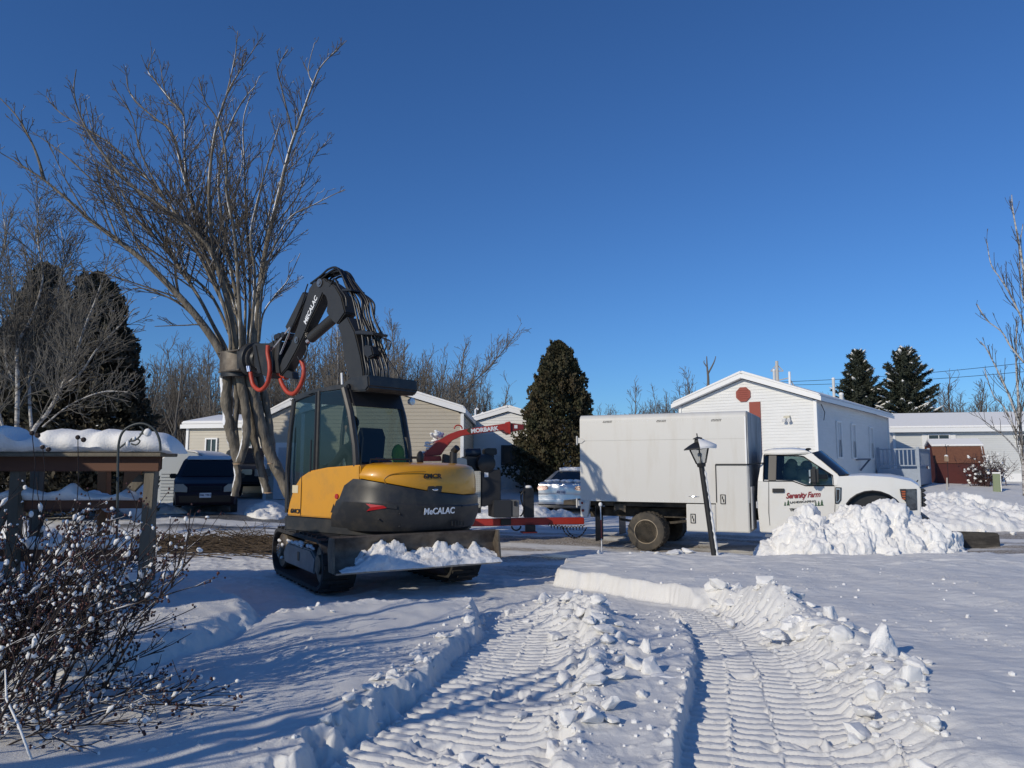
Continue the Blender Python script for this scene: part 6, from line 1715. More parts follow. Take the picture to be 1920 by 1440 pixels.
# perforated engine screen: a grid of real holes
q = cp_([(495, 648), (635, 645), (635, 952), (600, 930), (545, 760), (495, 705)], -.62)
m = MB(); xs = np.linspace(q[0][0] - .0, q[1][0], 10); zsr = np.linspace(q[2][1], q[1][1], 19)
def inq(x, z): return z > np.interp(x, [q[5][0], q[4][0], q[3][0], q[2][0]], [q[5][1], q[4][1], q[3][1], q[2][1]])
for i in range(len(xs) - 1):
    for j in range(len(zsr) - 1):
        xa_, xb_, za_, zb_ = xs[i], xs[i + 1], zsr[j], zsr[j + 1]
        if not inq((xa_ + xb_) / 2, (za_ + zb_) / 2): continue
        w_, h_ = (xb_ - xa_), (zb_ - za_)
        m.box((xa_ + w_ * .15, -.62, (za_ + zb_) / 2), (w_ * .3, .01, h_)); m.box((xb_ - w_ * .15, -.62, (za_ + zb_) / 2), (w_ * .3, .01, h_))
        m.box(((xa_ + xb_) / 2, -.62, za_ + h_ * .2), (w_ * .4, .01, h_ * .4)); m.box(((xa_ + xb_) / 2, -.62, zb_ - h_ * .2), (w_ * .4, .01, h_ * .4))
m.build('engine_screen', CREAM, CHX)
cpl('engine_block', [(420, 640), (640, 640), (640, 1000), (420, 1000)], -.55, .5, BLACK)
cpl('radiator', [(642, 640), (760, 632), (808, 632), (806, 895), (740, 930), (642, 945)], -.6, .55, mat('radiator_black', (.02, .02, .022), .6), None, .015)
cpl('radiator_label', [(668, 645), (700, 643), (700, 695), (668, 697)], -.606, -.6, PLATE, None, 0)
a, b = cp_([(500, 495), (632, 490)], -.2); m = MB(); m.cyl((a[0], -.2, a[1]), (b[0], -.2, b[1]), .1, 18); m.cyl((a[0] + .05, -.2, a[1]), (a[0] + .1, -.2, a[1]), .112, 18); m.build('muffler', mat('muffler_blue_black', (.03, .04, .055), .45), CHX, sm=30)
cpl('engine_top', [(520, 520), (610, 525), (625, 640), (505, 640)], -.4, .3, BLACK)
a = cp_([(678, 580)], -.5)[0]; m = MB(); m.lathe([(0, -.3), (.12, -.3), (.2, -.27), (.215, -.2), (.215, .25), (.19, .3), (0, .3)], (a[0], -.35, a[1]), 'y', 24); ac = m.build('air_cleaner', TRIMB, CHX, sm=30)
cpl('intake_cap', [(668, 458), (700, 450), (775, 452), (775, 508), (672, 510)], -.5, -.2, TRIMB, ac, .02); cpl('intake_neck', [(700, 508), (752, 508), (748, 560), (706, 560)], -.45, -.28, TRIMB, ac)
cpl('tool_box', [(745, 892), (900, 890), (900, 1038), (748, 1038)], -.7, -.1, mat('box_black', (.03, .031, .034), .5)); tb = cpl('tool_box', [(902, 890), (962, 890), (962, 1036), (902, 1036)], -.68, -.1, mat('box_grey', (.13, .13, .125), .55, col2=(.2, .19, .18), nscale=5, namt=.6))
cpl('handle', [(918, 900), (938, 898), (938, 935), (918, 937)], -.71, -.68, BLACK, tb, .004)
# drawbar
cpl('drawbar', [(380, 1052), (740, 1050), (800, 1045), (1080, 1040), (1510, 1038), (1512, 1094), (1110, 1100), (740, 1110), (380, 1115)], -.12, .12, RDP)
cpl('main_frame', [(-560, 1052), (745, 1050), (745, 1108), (-560, 1112)], -.6, -.45, RDP); cpl('main_frame', [(-560, 1052), (745, 1050), (745, 1108), (-560, 1112)], .45, .6, RDP)
cpl('cross_plate', [(806, 1050), (892, 1046), (892, 1100), (806, 1104)], -.16, -.12, BLACK, None, .006)
a = cp_([(935, 1100)], -.13)[0]; m = MB(); m.tube([(a[0] + .11 * math.cos(t), -.14, a[1] - .02 + .1 * math.sin(t)) for t in np.linspace(math.pi, 2 * math.pi, 8)], .02, 6); m.build('chain_hook', BLACK, CHX)
jk = cpl('jack', [(1003, 790), (1085, 788), (1088, 1036), (1006, 1036)], -.24, -.1, mat('jack_black', (.022, .022, .024), .5)); cpl('jack_leg', [(1018, 1100), (1100, 1100), (1100, 1160), (1018, 1160)], -.22, -.12, BLACK, jk); cpl('jack_foot', [(990, 1158), (1118, 1156), (1116, 1168), (992, 1172)], -.3, -.04, RDD, jk)
a = cp_([(1040, 780)], -.2)[0]; m = MB(); m.ball((a[0], -.17, a[1]), .07, 6, (1.3, 1, .6)); m.build('snow_cap', SNOW, jk, sm=True)
pts = cp_([(1000, 810), (975, 850), (985, 920), (1000, 960), (985, 1010), (965, 1025)], -.25); m = MB(); m.tube([(p[0], -.26, p[1]) for p in spline(pts, 4)], .018, 6); m.build('jack_hose', BLACK, jk, sm=True)
pts = cp_([(1210 + 300 * t, 1104 + 16 * math.sin(t * 3) + 10 * t) for t in np.linspace(0, 1, 90)], -.15); m = MB(); m.tube([(p[0], -.16 + .045 * math.cos(k * .8), p[1] + .045 * math.sin(k * .8)) for k, p in enumerate(pts)], .011, 5); m.build('coiled_cable', BLACK, CHX, sm=True)
for sgn, y in ((0, -.14), (30, .1)):
    pts = spline(cp_([(1320 + sgn, 1105), (1345 + sgn, 1160), (1395 + sgn, 1200), (1450 + sgn * .3, 1205), (1500, 1170), (1530, 1120)], y), 5); m = MB()
    for k in range(len(pts) - 1): m.bar((pts[k][0], y, pts[k][1]), (pts[k + 1][0], y, pts[k + 1][1]), .03 if k % 2 else .012, .012 if k % 2 else .03)
    m.build('safety_chain', BLACK, CHX)
# running gear and feed table (behind the excavator)
for y in (-.85, .85):
    m = MB(); m.lathe([(.2, -.11), (.33, -.11), (.37, -.07), (.37, .07), (.33, .11), (.2, .11), (.2, -.11)], (-3.7, y, .37), 'y', 30); wh = m.build('wheel', RUBBER, CHX, sm=35)
    m = MB(); m.lathe([(.2, -.08), (.17, -.03), (.06, -.05), (0, -.05)] if y < 0 else [(0, .05), (.06, .05), (.17, .03), (.2, .08)], (-3.7, y, .37), 'y', 24); m.build('rim', PLATE, wh, sm=30)
    m = MB(); m.prism([(-4.25, .6), (-4.05, .84), (-3.35, .84), (-3.15, .6), (-3.2, .58), (-3.4, .79), (-4.0, .79), (-4.2, .58)], 'y', y - .15, y + .15); m.build('fender', RDP, CHX)
m = MB(); m.cyl((-3.7, -.8, .37), (-3.7, .8, .37), .05, 8); m.build('axle', BLACK, CHX)
m = MB(); m.prism([(-4.6, .78), (-5.5, .78), (-6.5, .68), (-6.5, .64), (-5.5, .73), (-4.6, .73)], 'y', -.75, .75)
for s in (-1, 1): m.prism([(-4.4, .78), (-5.6, .75), (-6.55, .55), (-6.75, .55), (-6.3, .95), (-5.3, 1.3), (-4.4, 1.5)], 'y', s * .78 - .025, s * .78 + .025)
m.build('feed_table', RDP, CHX)

# ================================================================ parked cars
def wheel_car(root, x, y, r, o, rim=PLATE, w=.2):
    m = MB(); h = w / 2
    m.lathe([(r * .62, -h), (r * .92, -h), (r, -h * .6), (r, h * .6), (r * .92, h), (r * .62, h), (r * .62, -h)], (x, y, r), 'y', 28); wh = m.build('wheel', RUBBER, root, sm=35)
    m = MB(); pr = [(0, h * .5), (r * .2, h * .6), (r * .5, h * .45), (r * .62, h * .8)]
    m.lathe([(a, o * b) for a, b in pr], (x, y, r), 'y', 24); m.build('rim', rim, wh, sm=30)
def tumble(w, belt, top, amt=.24, nose=None):
    def f(x, z):
        t = 1.0 if z < belt else 1 - amt * (z - belt) / (top - belt)
        if z < .35: t *= .95
        if nose: 
            if x > nose[1]: t *= 1 - nose[2] * ((x - nose[1]) / (nose[3] - nose[1])) ** 2
            if x < nose[0]: t *= 1 - nose[2] * ((nose[0] - x) / nose[0]) ** 2
        return w / 2 * t
    return f
# silver sedan, tail towards us
SIL = mat('car_silver', (.55, .56, .58), .28, .55, coat=.5)
sd = empty('silver_sedan', (1.6, 24.6, ground_z(1.6, 24.6) - .02), R(65), 'silver sedan with snow on roof and boot, parked tail-on between cedar and truck box', 'car')
prof = [(0, .32), (-.02, .5), (.02, .62), (.0, .72), (.06, .98), (.12, 1.03), (.55, 1.06), (1.25, 1.4), (1.7, 1.465), (2.3, 1.46), (2.85, 1.32), (3.45, 1.0), (4.2, .86), (4.42, .7), (4.48, .5), (4.45, .28), (4.0, .2), (.35, .2)]
hw = tumble(1.77, .98, 1.46, .26, (.5, 3.9, .09, 4.5))
bd = shell('body', prof, SIL, sd, hw, cuts=(('z', .98), ('x', .5), ('x', 3.9), ('z', .65)), bevel=.045)
def onx(pts, mt, name, th=.02, parent=None, root=None):   # panel on the tail: (y, z) outline laid on the profile
    m = MB(); n = len(pts)
    def px_(z): return float(np.interp(z, [.32, .5, .62, .72, .98, 1.03], [0, -.02, .02, .0, .06, .12]))
    m._add([(px_(z) - th, y, z) for y, z in pts] + [(px_(z) + .05, y, z) for y, z in pts], [tuple(range(n))] + [(k, (k + 1) % n, n + (k + 1) % n, n + k) for k in range(n)])
    return m.build(name, mt, parent or sd, bevel=.004)
TAIL = mat('tail_red', (.42, .012, .015), .2)
for s in (-1, 1):
    onx([(s * .46, .84), (s * .5, .93), (s * .8, .95), (s * .845, .86), (s * .8, .78), (s * .55, .79)], TAIL, 'tail_light')
pl = onx([(-.46, .6), (-.4, .86), (.4, .86), (.46, .6)], SIL, 'plate_recess', .006)
pn = onx([(-.155, .65), (-.155, .8), (.155, .8), (.155, .65)], PLATE, 'number_plate', .016)
text('plate_lettering', '435 595', .09, GREYTXT, pn, frame(Vector((-.026, 0, .725)), (0, -1, 0), (0, 0, 1)), bold=.002, ext=.002)
onx([(-.8, .3), (-.8, .34), (.8, .34), (.8, .3)], TRIMB, 'lower_valance', .012)
onx([(-.04, .945), (-.05, .965), (.05, .965), (.04, .945)], CHROME, 'badge', .02)
m = MB(); a, b = (.58, 1.075), (1.24, 1.41); m.quad((a[0] - .02, -.66, a[1]), (a[0] - .02, .66, a[1]), (b[0] - .02, .56, b[1] - .02), (b[0] - .02, -.56, b[1] - .02)); m.build('rear_window', DARKGLASS, sd)
m = MB()
for s in (-1, 1):
    pts = [(.95, 1.06), (1.35, 1.36), (1.75, 1.4), (2.3, 1.4), (2.75, 1.27), (3.2, 1.03)]
    q = [(x, s * (hw(x, z) + .006), z) for x, z in pts]; m._add(q, [tuple(range(len(q)))])
m.build('side_window', DARKGLASS, sd)
for x in (.85, 3.6):
    for s in (-1, 1): wheel_car(sd, x, s * .8, .32, s)
ss = empty('car_snow', (0, 0, 0), 0, 'thin snow lying on the roof and boot of the silver sedan', 'snow'); ss.matrix_world = Matrix.Translation(sd.location) @ Matrix.Rotation(R(65), 4, 'Z')
m = MB(); m.prism([(1.25, 1.42), (1.7, 1.48), (2.35, 1.47), (2.5, 1.44), (2.3, 1.52), (1.7, 1.545), (1.3, 1.5)], 'y', -.55, .55); m.build('snow_slab', SNOW, ss, bevel=.025)
m = MB(); rnd = random.Random(2)
for _ in range(26): m.ball((rnd.uniform(.2, .75), rnd.uniform(-.7, .7), 1.075 + rnd.uniform(0, .02)), rnd.uniform(.05, .11), 5, (1, 1.4, .5))
for _ in range(22): m.ball((rnd.uniform(1.25, 1.6), rnd.uniform(-.55, .55), 1.49), rnd.uniform(.04, .08), 5, (1, 1.3, .7))
m.build('snow_clots', SNOW, ss, sm=True)

# dark purple suv, nose towards us
PUR = mat('car_dark_purple', (.010, .005, .014), .5, .0, coat=.08, spec=.25)
def front_car(name, loc, rz, label, paint, prof, w, belt, top, zs, lightz, plate, cat='car', roofsnow=True, glassq=None):
    root = empty(name, loc, rz, label, cat)
    hw = tumble(w, belt, top, .2, (.4, 3.8, .1, 4.4))
    shell('body', prof, paint, root, hw, cuts=(('z', belt), ('x', .4), ('x', 3.8), ('z', .62)), bevel=.05)
    return root, hw
suvp = [(0, .35), (-.05, .6), (.0, .95), (.1, 1.1), (.35, 1.55), (.8, 1.66), (2.1, 1.67), (2.55, 1.6), (3.25, 1.1), (4.05, .98), (4.3, .9), (4.38, .72), (4.42, .5), (4.36, .3), (3.9, .24), (.4, .24)]
sx_, sy_ = at(384, 955, 22.3).x, 22.3
head_ = R(-70)
rx, ry_ = sx_ - 4.35 * math.cos(head_), sy_ - 4.35 * math.sin(head_)
sv, hw = front_car('parked_suv', (rx, ry_, ground_z(sx_, sy_) - .03), head_, 'dark purple suv with snow on its roof, parked nose-on behind the held tree', PUR, suvp, 1.82, 1.08, 1.67, None, None, None)
def nosex(z): return float(np.interp(z, [.3, .5, .72, .9, .98], [4.36, 4.42, 4.38, 4.3, 4.05]))
def onn(pts, mt, name, th=.02, parent=None):
    m = MB(); n = len(pts)
    def X(y, z): return nosex(z)
    m._add([(X(y, z) + th, y, z) for y, z in pts] + [(X(y, z) - .12, y, z) for y, z in pts], [tuple(range(n))] + [(k, (k + 1) % n, n + (k + 1) % n, n + k) for k in range(n)])
    return m.build(name, mt, parent or sv, bevel=.006)
LENS = mat('headlamp_lens', (.5, .47, .38), .12, .2, spec=.8)
for s in (-1, 1):
    onn([(s * .5, .66), (s * .5, .8), (s * .62, .9), (s * .84, .9), (s * .86, .68)], LENS, 'headlight', .03)
    m = MB(); m.lathe([(0, 0), (.07, 0), (.07, .03), (0, .035)], (nosex(.8) - .06, s * .68, .78), 'x', 14); m.build('lamp_reflector', CHROME, sv)
    m = MB(); m.box((2.95, s * 1.0, 1.12), (.1, .2, .15)); m.build('mirror', TRIMB, sv, bevel=.03)
    for x in (.82, 3.55): wheel_car(sv, x, s * .8, .36, s, STEEL)
g = onn([(-.45, .68), (-.45, .84), (.45, .84), (.45, .68)], TRIMB, 'grille', .015)
for k in range(3): onn([(-.42, .7 + k * .05), (-.42, .715 + k * .05), (.42, .715 + k * .05), (.42, .7 + k * .05)], PUR, 'grille_bar', .025, g)
onn([(-.7, .36), (-.72, .56), (.72, .56), (.7, .36)], TRIMB, 'lower_bumper', .02)
pn = onn([(-.16, .5), (-.16, .64), (.16, .64), (.16, .5)], PLATE, 'number_plate', .05)
text('plate_lettering', '586 TBU', .085, GREYTXT, pn, frame(Vector((nosex(.57) + .052, 0, .57)), (0, 1, 0), (0, 0, 1)), bold=.002, ext=.002)
a, b = (2.58, 1.585), (3.24, 1.12)
m = MB(); m.quad((a[0] + .03, -.62, a[1]), (a[0] + .03, .62, a[1]), (b[0] + .03, .76, b[1]), (b[0] + .03, -.76, b[1])); m.build('windshield', DARKGLASS, sv)
m = MB()
for s in (-1, 1):
    q = [(x, s * (hw(x, z) + .006), z) for x, z in ((.55, 1.15), (.7, 1.5), (2.2, 1.55), (2.5, 1.5), (3.0, 1.15))]; m._add(q, [tuple(range(5))])
m.build('side_window', DARKGLASS, sv)
s2 = empty('car_snow', (0, 0, 0), 0, 'wind-smoothed snow cap on the roof of the dark purple suv', 'snow'); s2.matrix_world = Matrix.Translation(sv.location) @ Matrix.Rotation(head_, 4, 'Z')
m = MB(); m.prism([(.4, 1.6), (.85, 1.685), (2.1, 1.69), (2.55, 1.62), (2.45, 1.7), (2.1, 1.755), (.9, 1.755)], 'y', -.66, .66); m.build('snow_slab', SNOW, s2, bevel=.035)
# black pickup behind the leaning stems
kx, ky = at(478, 925, 30).x, 30.0
pk = empty('parked_pickup', (kx - .3, ky, ground_z(kx, ky) - .02), R(-58), 'dark pickup mostly hidden behind the leaning stems, beside the purple suv', 'pickup')
BLKP = mat('pickup_black', (.008, .008, .009), .5, .0, coat=.08, spec=.25)
pkp = [(-1.9, .45), (-1.95, 1.1), (-.3, 1.14), (-.25, 1.72), (.1, 1.8), (.9, 1.8), (1.6, 1.2), (2.7, 1.12), (2.95, .95), (3.0, .5), (2.6, .38), (-1.6, .38)]
hwp = tumble(1.9, 1.14, 1.8, .18)
shell('body', pkp, BLKP, pk, hwp, cuts=(('z', 1.14),), bevel=.05)
m = MB(); m.quad((.95, -.66, 1.74), (.95, .66, 1.74), (1.62, .78, 1.23), (1.62, -.78, 1.23)); m.build('windshield', DARKGLASS, pk)
for s in (-1, 1):
    m = MB(); m.box((2.97, s * .72, .9), (.1, .36, .2)); m.build('headlight', LENS, pk, bevel=.02)
    for x in (-1.1, 2.15): wheel_car(pk, x, s * .85, .38, s, STEEL, .25)
m = MB(); m.box((3.0, 0, .88), (.06, .9, .26)); m.build('grille', STEEL, pk, bevel=.015)
m = MB(); m.prism([(.05, 1.815), (.9, 1.81), (.8, 1.88), (.1, 1.88)], 'y', -.62, .62); m.build('roof_snow', SNOW, pk, bevel=.025)
# ================================================================ porch frame with its snow, at the left
WOODG = mat('weathered_wood', (.19, .165, .125), .85, col2=(.09, .078, .06), nscale=4, namt=.8, stretch=(1, 1, .15), bump=(30, .5, .01))
WOODB = mat('brown_board', (.13, .055, .03), .75, col2=(.08, .035, .02), nscale=4, namt=.7, stretch=(.2, 1, 1))
WOODO = mat('cedar_board', (.33, .14, .055), .75, col2=(.24, .1, .04), nscale=4, namt=.6)
PY = 7.25
pf = empty('wooden_pergola', (at(150, 1190, PY).x, PY, ground_z(at(270, 1190, PY).x, PY) - .15), 0, 'weathered wooden porch frame with brown rails, behind the snow-dotted rose bush', 'porch')
p0 = Vector(pf.location)
W = lambda px, py, y=PY: at(px, py, y) - p0
def wbar(name, a, b, w, h, mt, up=(0, 1, 0)):
    m = MB(); m.bar(a, b, w, h, up); return m.build(name, mt, pf, bevel=.006)
wbar('post', W(287, 856), W(262, 1205), .1, .1, WOODG); wbar('post', W(36, 858), W(14, 1205), .1, .1, WOODG); wbar('post', W(-150, 858), W(-165, 1205), .1, .1, WOODG)
wbar('top_board', W(-260, 869, PY - .065), W(300, 869, PY - .065), .15, .035, WOODB); wbar('cap_board', W(-270, 853, PY), W(318, 853, PY), .035, .36, WOODG)
wbar('rail', W(-260, 947, PY + .06), W(284, 943, PY + .06), .1, .04, WOODB); wbar('rail', W(-260, 1042, PY + .06), W(276, 1040, PY + .06), .12, .04, WOODB)
wbar('brace', W(-10, 1000), W(40, 900), .08, .04, WOODG); wbar('brace', W(225, 940, PY + .1), W(268, 895, PY + .1), .09, .04, WOODG)
wbar('deck_board', W(-260, 1096, PY + .35), W(255, 1096, PY + .35), .04, .8, WOODG); wbar('fascia', W(-260, 1140, PY + .02), W(262, 1140, PY + .02), .3, .04, WOODG); wbar('step_block', W(205, 1165, PY - .2), W(250, 1165, PY - .2), .12, .3, WOODG)
BY = 8.9
for px in (-60, 70, 196, 282): wbar('back_post', W(px, 866, BY), W(px - 4, 1130, BY), .11, .11, WOODG if px != 196 else WOODO)
wbar('back_board', W(232, 900, BY - .08), W(264, 902, BY - .08), .26, .03, WOODO); wbar('back_rail', W(-120, 950, BY), W(290, 950, BY), .11, .05, WOODB); wbar('back_beam', W(-120, 872, BY), W(300, 872, BY), .14, .05, WOODB)
wbar('side_beam', W(300, 868, PY), W(297, 870, BY), .13, .04, WOODB); wbar('side_beam', W(-150, 868, PY), W(-100, 870, BY), .13, .04, WOODB)
# snow roll on the top rail
def snowroll(name, L, Y, hw, base, tops, seed, label, seg=14):
    """Snow lying along a rail: L photo x range, tops: photo y of its crest at stations."""
    o = empty(name, (0, Y, 0), 0, label, 'snow'); n = 110
    xs = np.linspace(L[0], L[1], n); rings = []
    for k, px in enumerate(xs):
        zt = at(px, np.interp(px, [a for a, _ in tops], [b for _, b in tops]), Y).z; zb = at(px, base, Y).z; x = at(px, base, Y).x
        e = min(1, math.sqrt(max(0, 1 - ((k - (n - 9)) / 8.0) ** 2)) if k > n - 9 else 1); h = max((zt - zb) * e, .02); ring = []
        wv = .02 * math.sin(px * .05 + seed) + .015 * math.sin(px * .13)
        for q in range(seg):
            t = 2 * math.pi * q / seg
            yy = math.cos(t); zz = math.sin(t)
            r = (abs(yy) ** 2.6 + abs(zz) ** 2.6) ** (-1 / 2.6)
            nz = mnoise.fractal(Vector((x * 4, yy * 1.2 + seed * 5, zz * 1.2)), 1, 2, 4) * .022
            ring.append((x, (hw + wv + nz) * yy * r * (.75 + .25 * e), zb + h * .5 + (h * .5 + (nz if zz > -.3 else 0)) * zz * r))
        rings.append(ring)
    m = MB(); m.loft(rings); m.build('snow', SNOW, o, sm=60); return o
snowroll('rail_snow', (-280, 338), PY, .24, 851, [(-280, 796), (0, 799), (28, 800), (45, 816), (62, 822), (80, 812), (105, 806), (160, 807), (172, 804), (190, 812), (205, 806), (260, 809), (320, 812), (340, 818)], 1, 'thick rounded roll of snow along the top rail of the porch frame')
snowroll('rail_snow', (-260, 262), PY + .06, .09, 938, [(-260, 930), (0, 925), (40, 912), (60, 920), (90, 925), (120, 918), (135, 905), (150, 922), (180, 928), (215, 926), (235, 918), (262, 922)], 2, 'lumpy snow along the middle rail of the porch frame')
snowroll('rail_snow', (-260, 255), PY + .06, .1, 1030, [(-260, 1010), (20, 1012), (60, 1005), (100, 1012), (130, 998), (180, 1008), (220, 1000), (255, 1010)], 3, 'snow along the lowest rail of the porch frame')
snowroll('deck_snow', (-200, 246), PY + .3, .33, 1092, [(-200, 1075), (60, 1085), (110, 1080), (160, 1065), (200, 1062), (246, 1080)], 4, 'snow blanket on the deck boards of the porch frame')
m = MB(); c = at(200, 905, BY - .1); rn = random.Random(6)
hs = empty('corner_snow', c, 0, 'snow packed into the post corners at the back of the porch frame', 'snow')
for (px, py, r) in ((176, 938, .1), (192, 938, .1), (268, 925, .09), (272, 945, .12), (262, 960, .11), (250, 938, .1), (276, 905, .06), (240, 948, .09), (205, 946, .09)):
    q = at(px, py, BY - .12) - c; m.ball(q, r, 7, (rn.uniform(1, 1.5), .8, rn.uniform(.7, 1.3)))
m.build('snow', SNOW, hs, sm=True)

# shepherd's hook with scroll
HY = 6.7
hk2 = empty('shepherd_hook', at(221, 1135, HY), 0, 'dark iron shepherd hook with leafy scroll, standing before the snow roll', 'garden hook'); h0 = Vector(hk2.location)
IRON = mat('hook_iron', (.035, .045, .045), .5)
V = lambda px, py: at(px, py, HY) - h0
def hooktube(name, L, r, parent=hk2, mt=IRON):
    pts = [Vector(p) for p in spline([tuple(V(a, b)) for a, b in L], 6)]; m = MB(); m.tube(pts, r, 7); return m.build(name, mt, parent, sm=True)
hooktube('pole', [(213, 1130), (217, 1050), (220, 960), (221, 870), (223, 830), (232, 808), (252, 796), (272, 795), (290, 806), (299, 825), (301, 845)], .011)
hooktube('scroll', [(224, 840), (240, 828), (252, 826), (262, 818), (268, 806), (262, 800)], .008); hooktube('scroll', [(240, 835), (248, 822), (262, 826), (256, 834), (246, 832)], .007); hooktube('scroll', [(262, 814), (275, 812), (283, 806)], .007)
m = MB(); m.ball(V(277, 811), .035, 7, (1, .9, 1.05)); m.ball(V(240, 832), .024, 6, (.8, .8, 1.3)); m.ball(V(252, 822), .018, 5); sc_ = m.build('snow_cap', SNOW, hk2, sm=True)

# ================================================================ rose bush loaded with snow caps
CANE = mat('rose_cane', (.04, .028, .024), .7, spec=.3, snow=((-.3, -.15, 1), 1.66, 6.0))
HIP = mat('rose_hip', (.08, .02, .016), .5, col2=(.035, .016, .013), nscale=30, namt=.8)
rb = empty('rose_bush', (-2.75, 4.6, ground_z(-2.75, 4.6)), 0, 'big leafless rose bush with dark hips and snow caps on its canes', 'bush')
rg = np.random.default_rng(21); canes = []; tips = []; oz = rb.location.z
def cane(st, d, L, r, n=12, droop=-.055, k=5):
    p = path(rg, st, d, L, n, .05, droop); p[:, 2] = np.maximum(p[:, 2], .02); canes.append((p, np.linspace(r, .0035, n), k)); return p
def side(p, cnt, ln, fr=.3):
    for t in rg.uniform(fr, .97, cnt):
        i = min(int(t * (len(p) - 1)), len(p) - 2); tan = p[i + 1] - p[i]; tan /= np.linalg.norm(tan)
        v = rg.normal(0, 1, 3); v[2] = abs(v[2]) * .8; d = tan * .9 + v * .55
        q = path(rg, p[i], d, rg.uniform(*ln), 6, .1, .0); canes.append((q, np.linspace(.0045, .0025, 6), 4)); tips.append(q[-1])
        for t2 in rg.uniform(.3, .95, rg.integers(1, 4)):
            j = min(int(t2 * 5), 4); d2 = q[j + 1] - q[j]; d2 /= np.linalg.norm(d2); d2 = d2 + rg.normal(0, .5, 3); d2[2] += .25
            s = path(rg, q[j], d2, rg.uniform(.06, .2), 4, .12, 0); canes.append((s, np.linspace(.003, .002, 4), 3)); tips.append(s[-1])
for i in range(44):
    st = np.array([rg.normal(-.38, .3), rg.normal(0, .3), -.03])
    az = rg.uniform(-.75, .9); tilt = rg.uniform(.12, .62)
    d = np.array([math.cos(az) * tilt + .12, math.sin(az) * tilt * .8 - .05, 1.0])
    p = cane(st, d, rg.uniform(.75, 1.35), rg.uniform(.005, .009), droop=-.05 - .05 * tilt)
    side(p, rg.integers(7, 12), (.15, .42))
for i in range(16):        # canes sprawling low to the right
    st = np.array([rg.normal(-.25, .3), rg.normal(-.1, .3), .0]); az = rg.uniform(-.7, .6)
    p = cane(st, np.array([math.cos(az), math.sin(az), rg.uniform(.35, .75)]), rg.uniform(.55, .95), rg.uniform(.005, .008), droop=-.06); side(p, rg.integers(6, 11), (.12, .36))
for i in range(22):        # those growing past the left edge
    st = np.array([rg.uniform(-1.3, -.4), rg.normal(.1, .4), 0]); d = np.array([rg.normal(.15, .35), rg.normal(0, .35), 1.0]); p = cane(st, d, rg.uniform(1.0, 1.6), rg.uniform(.005, .009), droop=-.05); side(p, rg.integers(6, 11), (.15, .4))
tubes('canes', canes, CANE, rb)
hp = MB(); sn = []; tips = np.array(tips)
for t in tips:
    c = rg.integers(0, 4)
    for _ in range(c):
        o = t + rg.normal(0, .014, 3); hp.ball(o, rg.uniform(.006, .010), 4)
    if rg.random() < .5: sn.append((t + np.array([0, 0, .006]), rg.uniform(.005, .012) * (1.6 if rg.random() < .14 else 1)))
h = hp.build('hips', HIP, rb, sm=True); h['kind'] = 'stuff'
sp_ = MB()
for p, r in sn:
    sp_.ball(p, r, 5, (rg.uniform(.7, 1.3), rg.uniform(.7, 1.2), rg.uniform(.7, 1.5)))
    if rg.random() < .7: sp_.ball(p + rg.normal(0, .6, 3) * r, r * rg.uniform(.5, .85), 4, (rg.uniform(.7, 1.5), 1, rg.uniform(.6, 1.1)))
for (p, rad, k) in canes:      # short sausages of snow lying along canes
    if rg.random() < .3 and len(p) > 5:
        i = rg.integers(1, len(p) - 2); a = p[i] + np.array([0, 0, .012]); b = p[i + 1] + np.array([0, 0, .012]); c = (a + b) / 2 + np.array([0, 0, .006])
        sp_.tube([a, a * .7 + b * .3, c, a * .2 + b * .8, b], [.003, .010, .014, .011, .003], 6)
s_ = sp_.build('snow_caps', SNOW, rb, sm=True); s_['kind'] = 'stuff'
bz = [(10, 1255, 4.0), (12, 1310, 3.95), (35, 1360, 3.9), (62, 1432, 3.85)]
m = MB(); m.tube([Vector(at(*b)) - Vector(rb.location) for b in bz], [.004, .006, .006, .007], 6); m.build('snowy_stem', SNOW, rb, sm=True)
# small loose hip stems poking up before the snow roll
m = MB(); 
for (a, b, c, d) in ((147, 900, 146, 820), (66, 870, 60, 812), (84, 880, 80, 838)):
    q0 = at(a, b, 6.3) - Vector(rb.location); q1 = at(c, d, 6.3) - Vector(rb.location); m.tube([q0 - Vector((0, 0, .6)), q0, q1], .004, 4); m.ball(q1, .02, 5); m.ball(q1 + Vector((.05, 0, -.02)), .022, 5); m.tube([q1, q1 + Vector((.05, 0, -.02))], .003, 4)
m.build('tall_stems', CANE, rb)

# ================================================================ lamp post leaning in the lawn
lx, ly = gnd(1342, 1042, .2).x, gnd(1342, 1042, .2).y
lp = empty('lamp_post', (lx, ly, ground_z(lx, ly) - .1), 0, 'leaning black lamp post with a snow-capped lantern in front of the white truck', 'lamp post')
LM = lambda px, py: at(px, py, ly) - Vector(lp.location)
base, topp = LM(1341, 1052), LM(1315, 872); ax_ = (topp - base).normalized()
LAMPB = mat('lamp_black', (.016, .016, .017), .5)
m = MB(); m.tube([base, base.lerp(topp, .6), topp], [.05, .047, .045], 14); m.build('pole', LAMPB, lp, sm=30)
m = MB(); off = Vector((.036, -.014, 0)); n_ = 26
pts = [base.lerp(topp, .04 + .9 * k / n_) + off + Vector((.004 * math.sin(k * 2.1), 0, 0)) for k in range(n_ + 1)]
m.tube(pts, [.012 + .015 * abs(math.sin(k * 1.3 + .4)) + (.01 if k < 14 else 0) for k in range(n_ + 1)], 7); m.build('snow_streak', SNOW, lp, sm=True)
q = Vector((0, 0, 1)).rotation_difference(ax_).to_matrix().to_4x4()
LT = Matrix.Translation(topp) @ q
def hexring(r, z, k=6, ph=.3): return [(r * math.cos(ph + 2 * math.pi * i / k), r * math.sin(ph + 2 * math.pi * i / k), z) for i in range(k)]
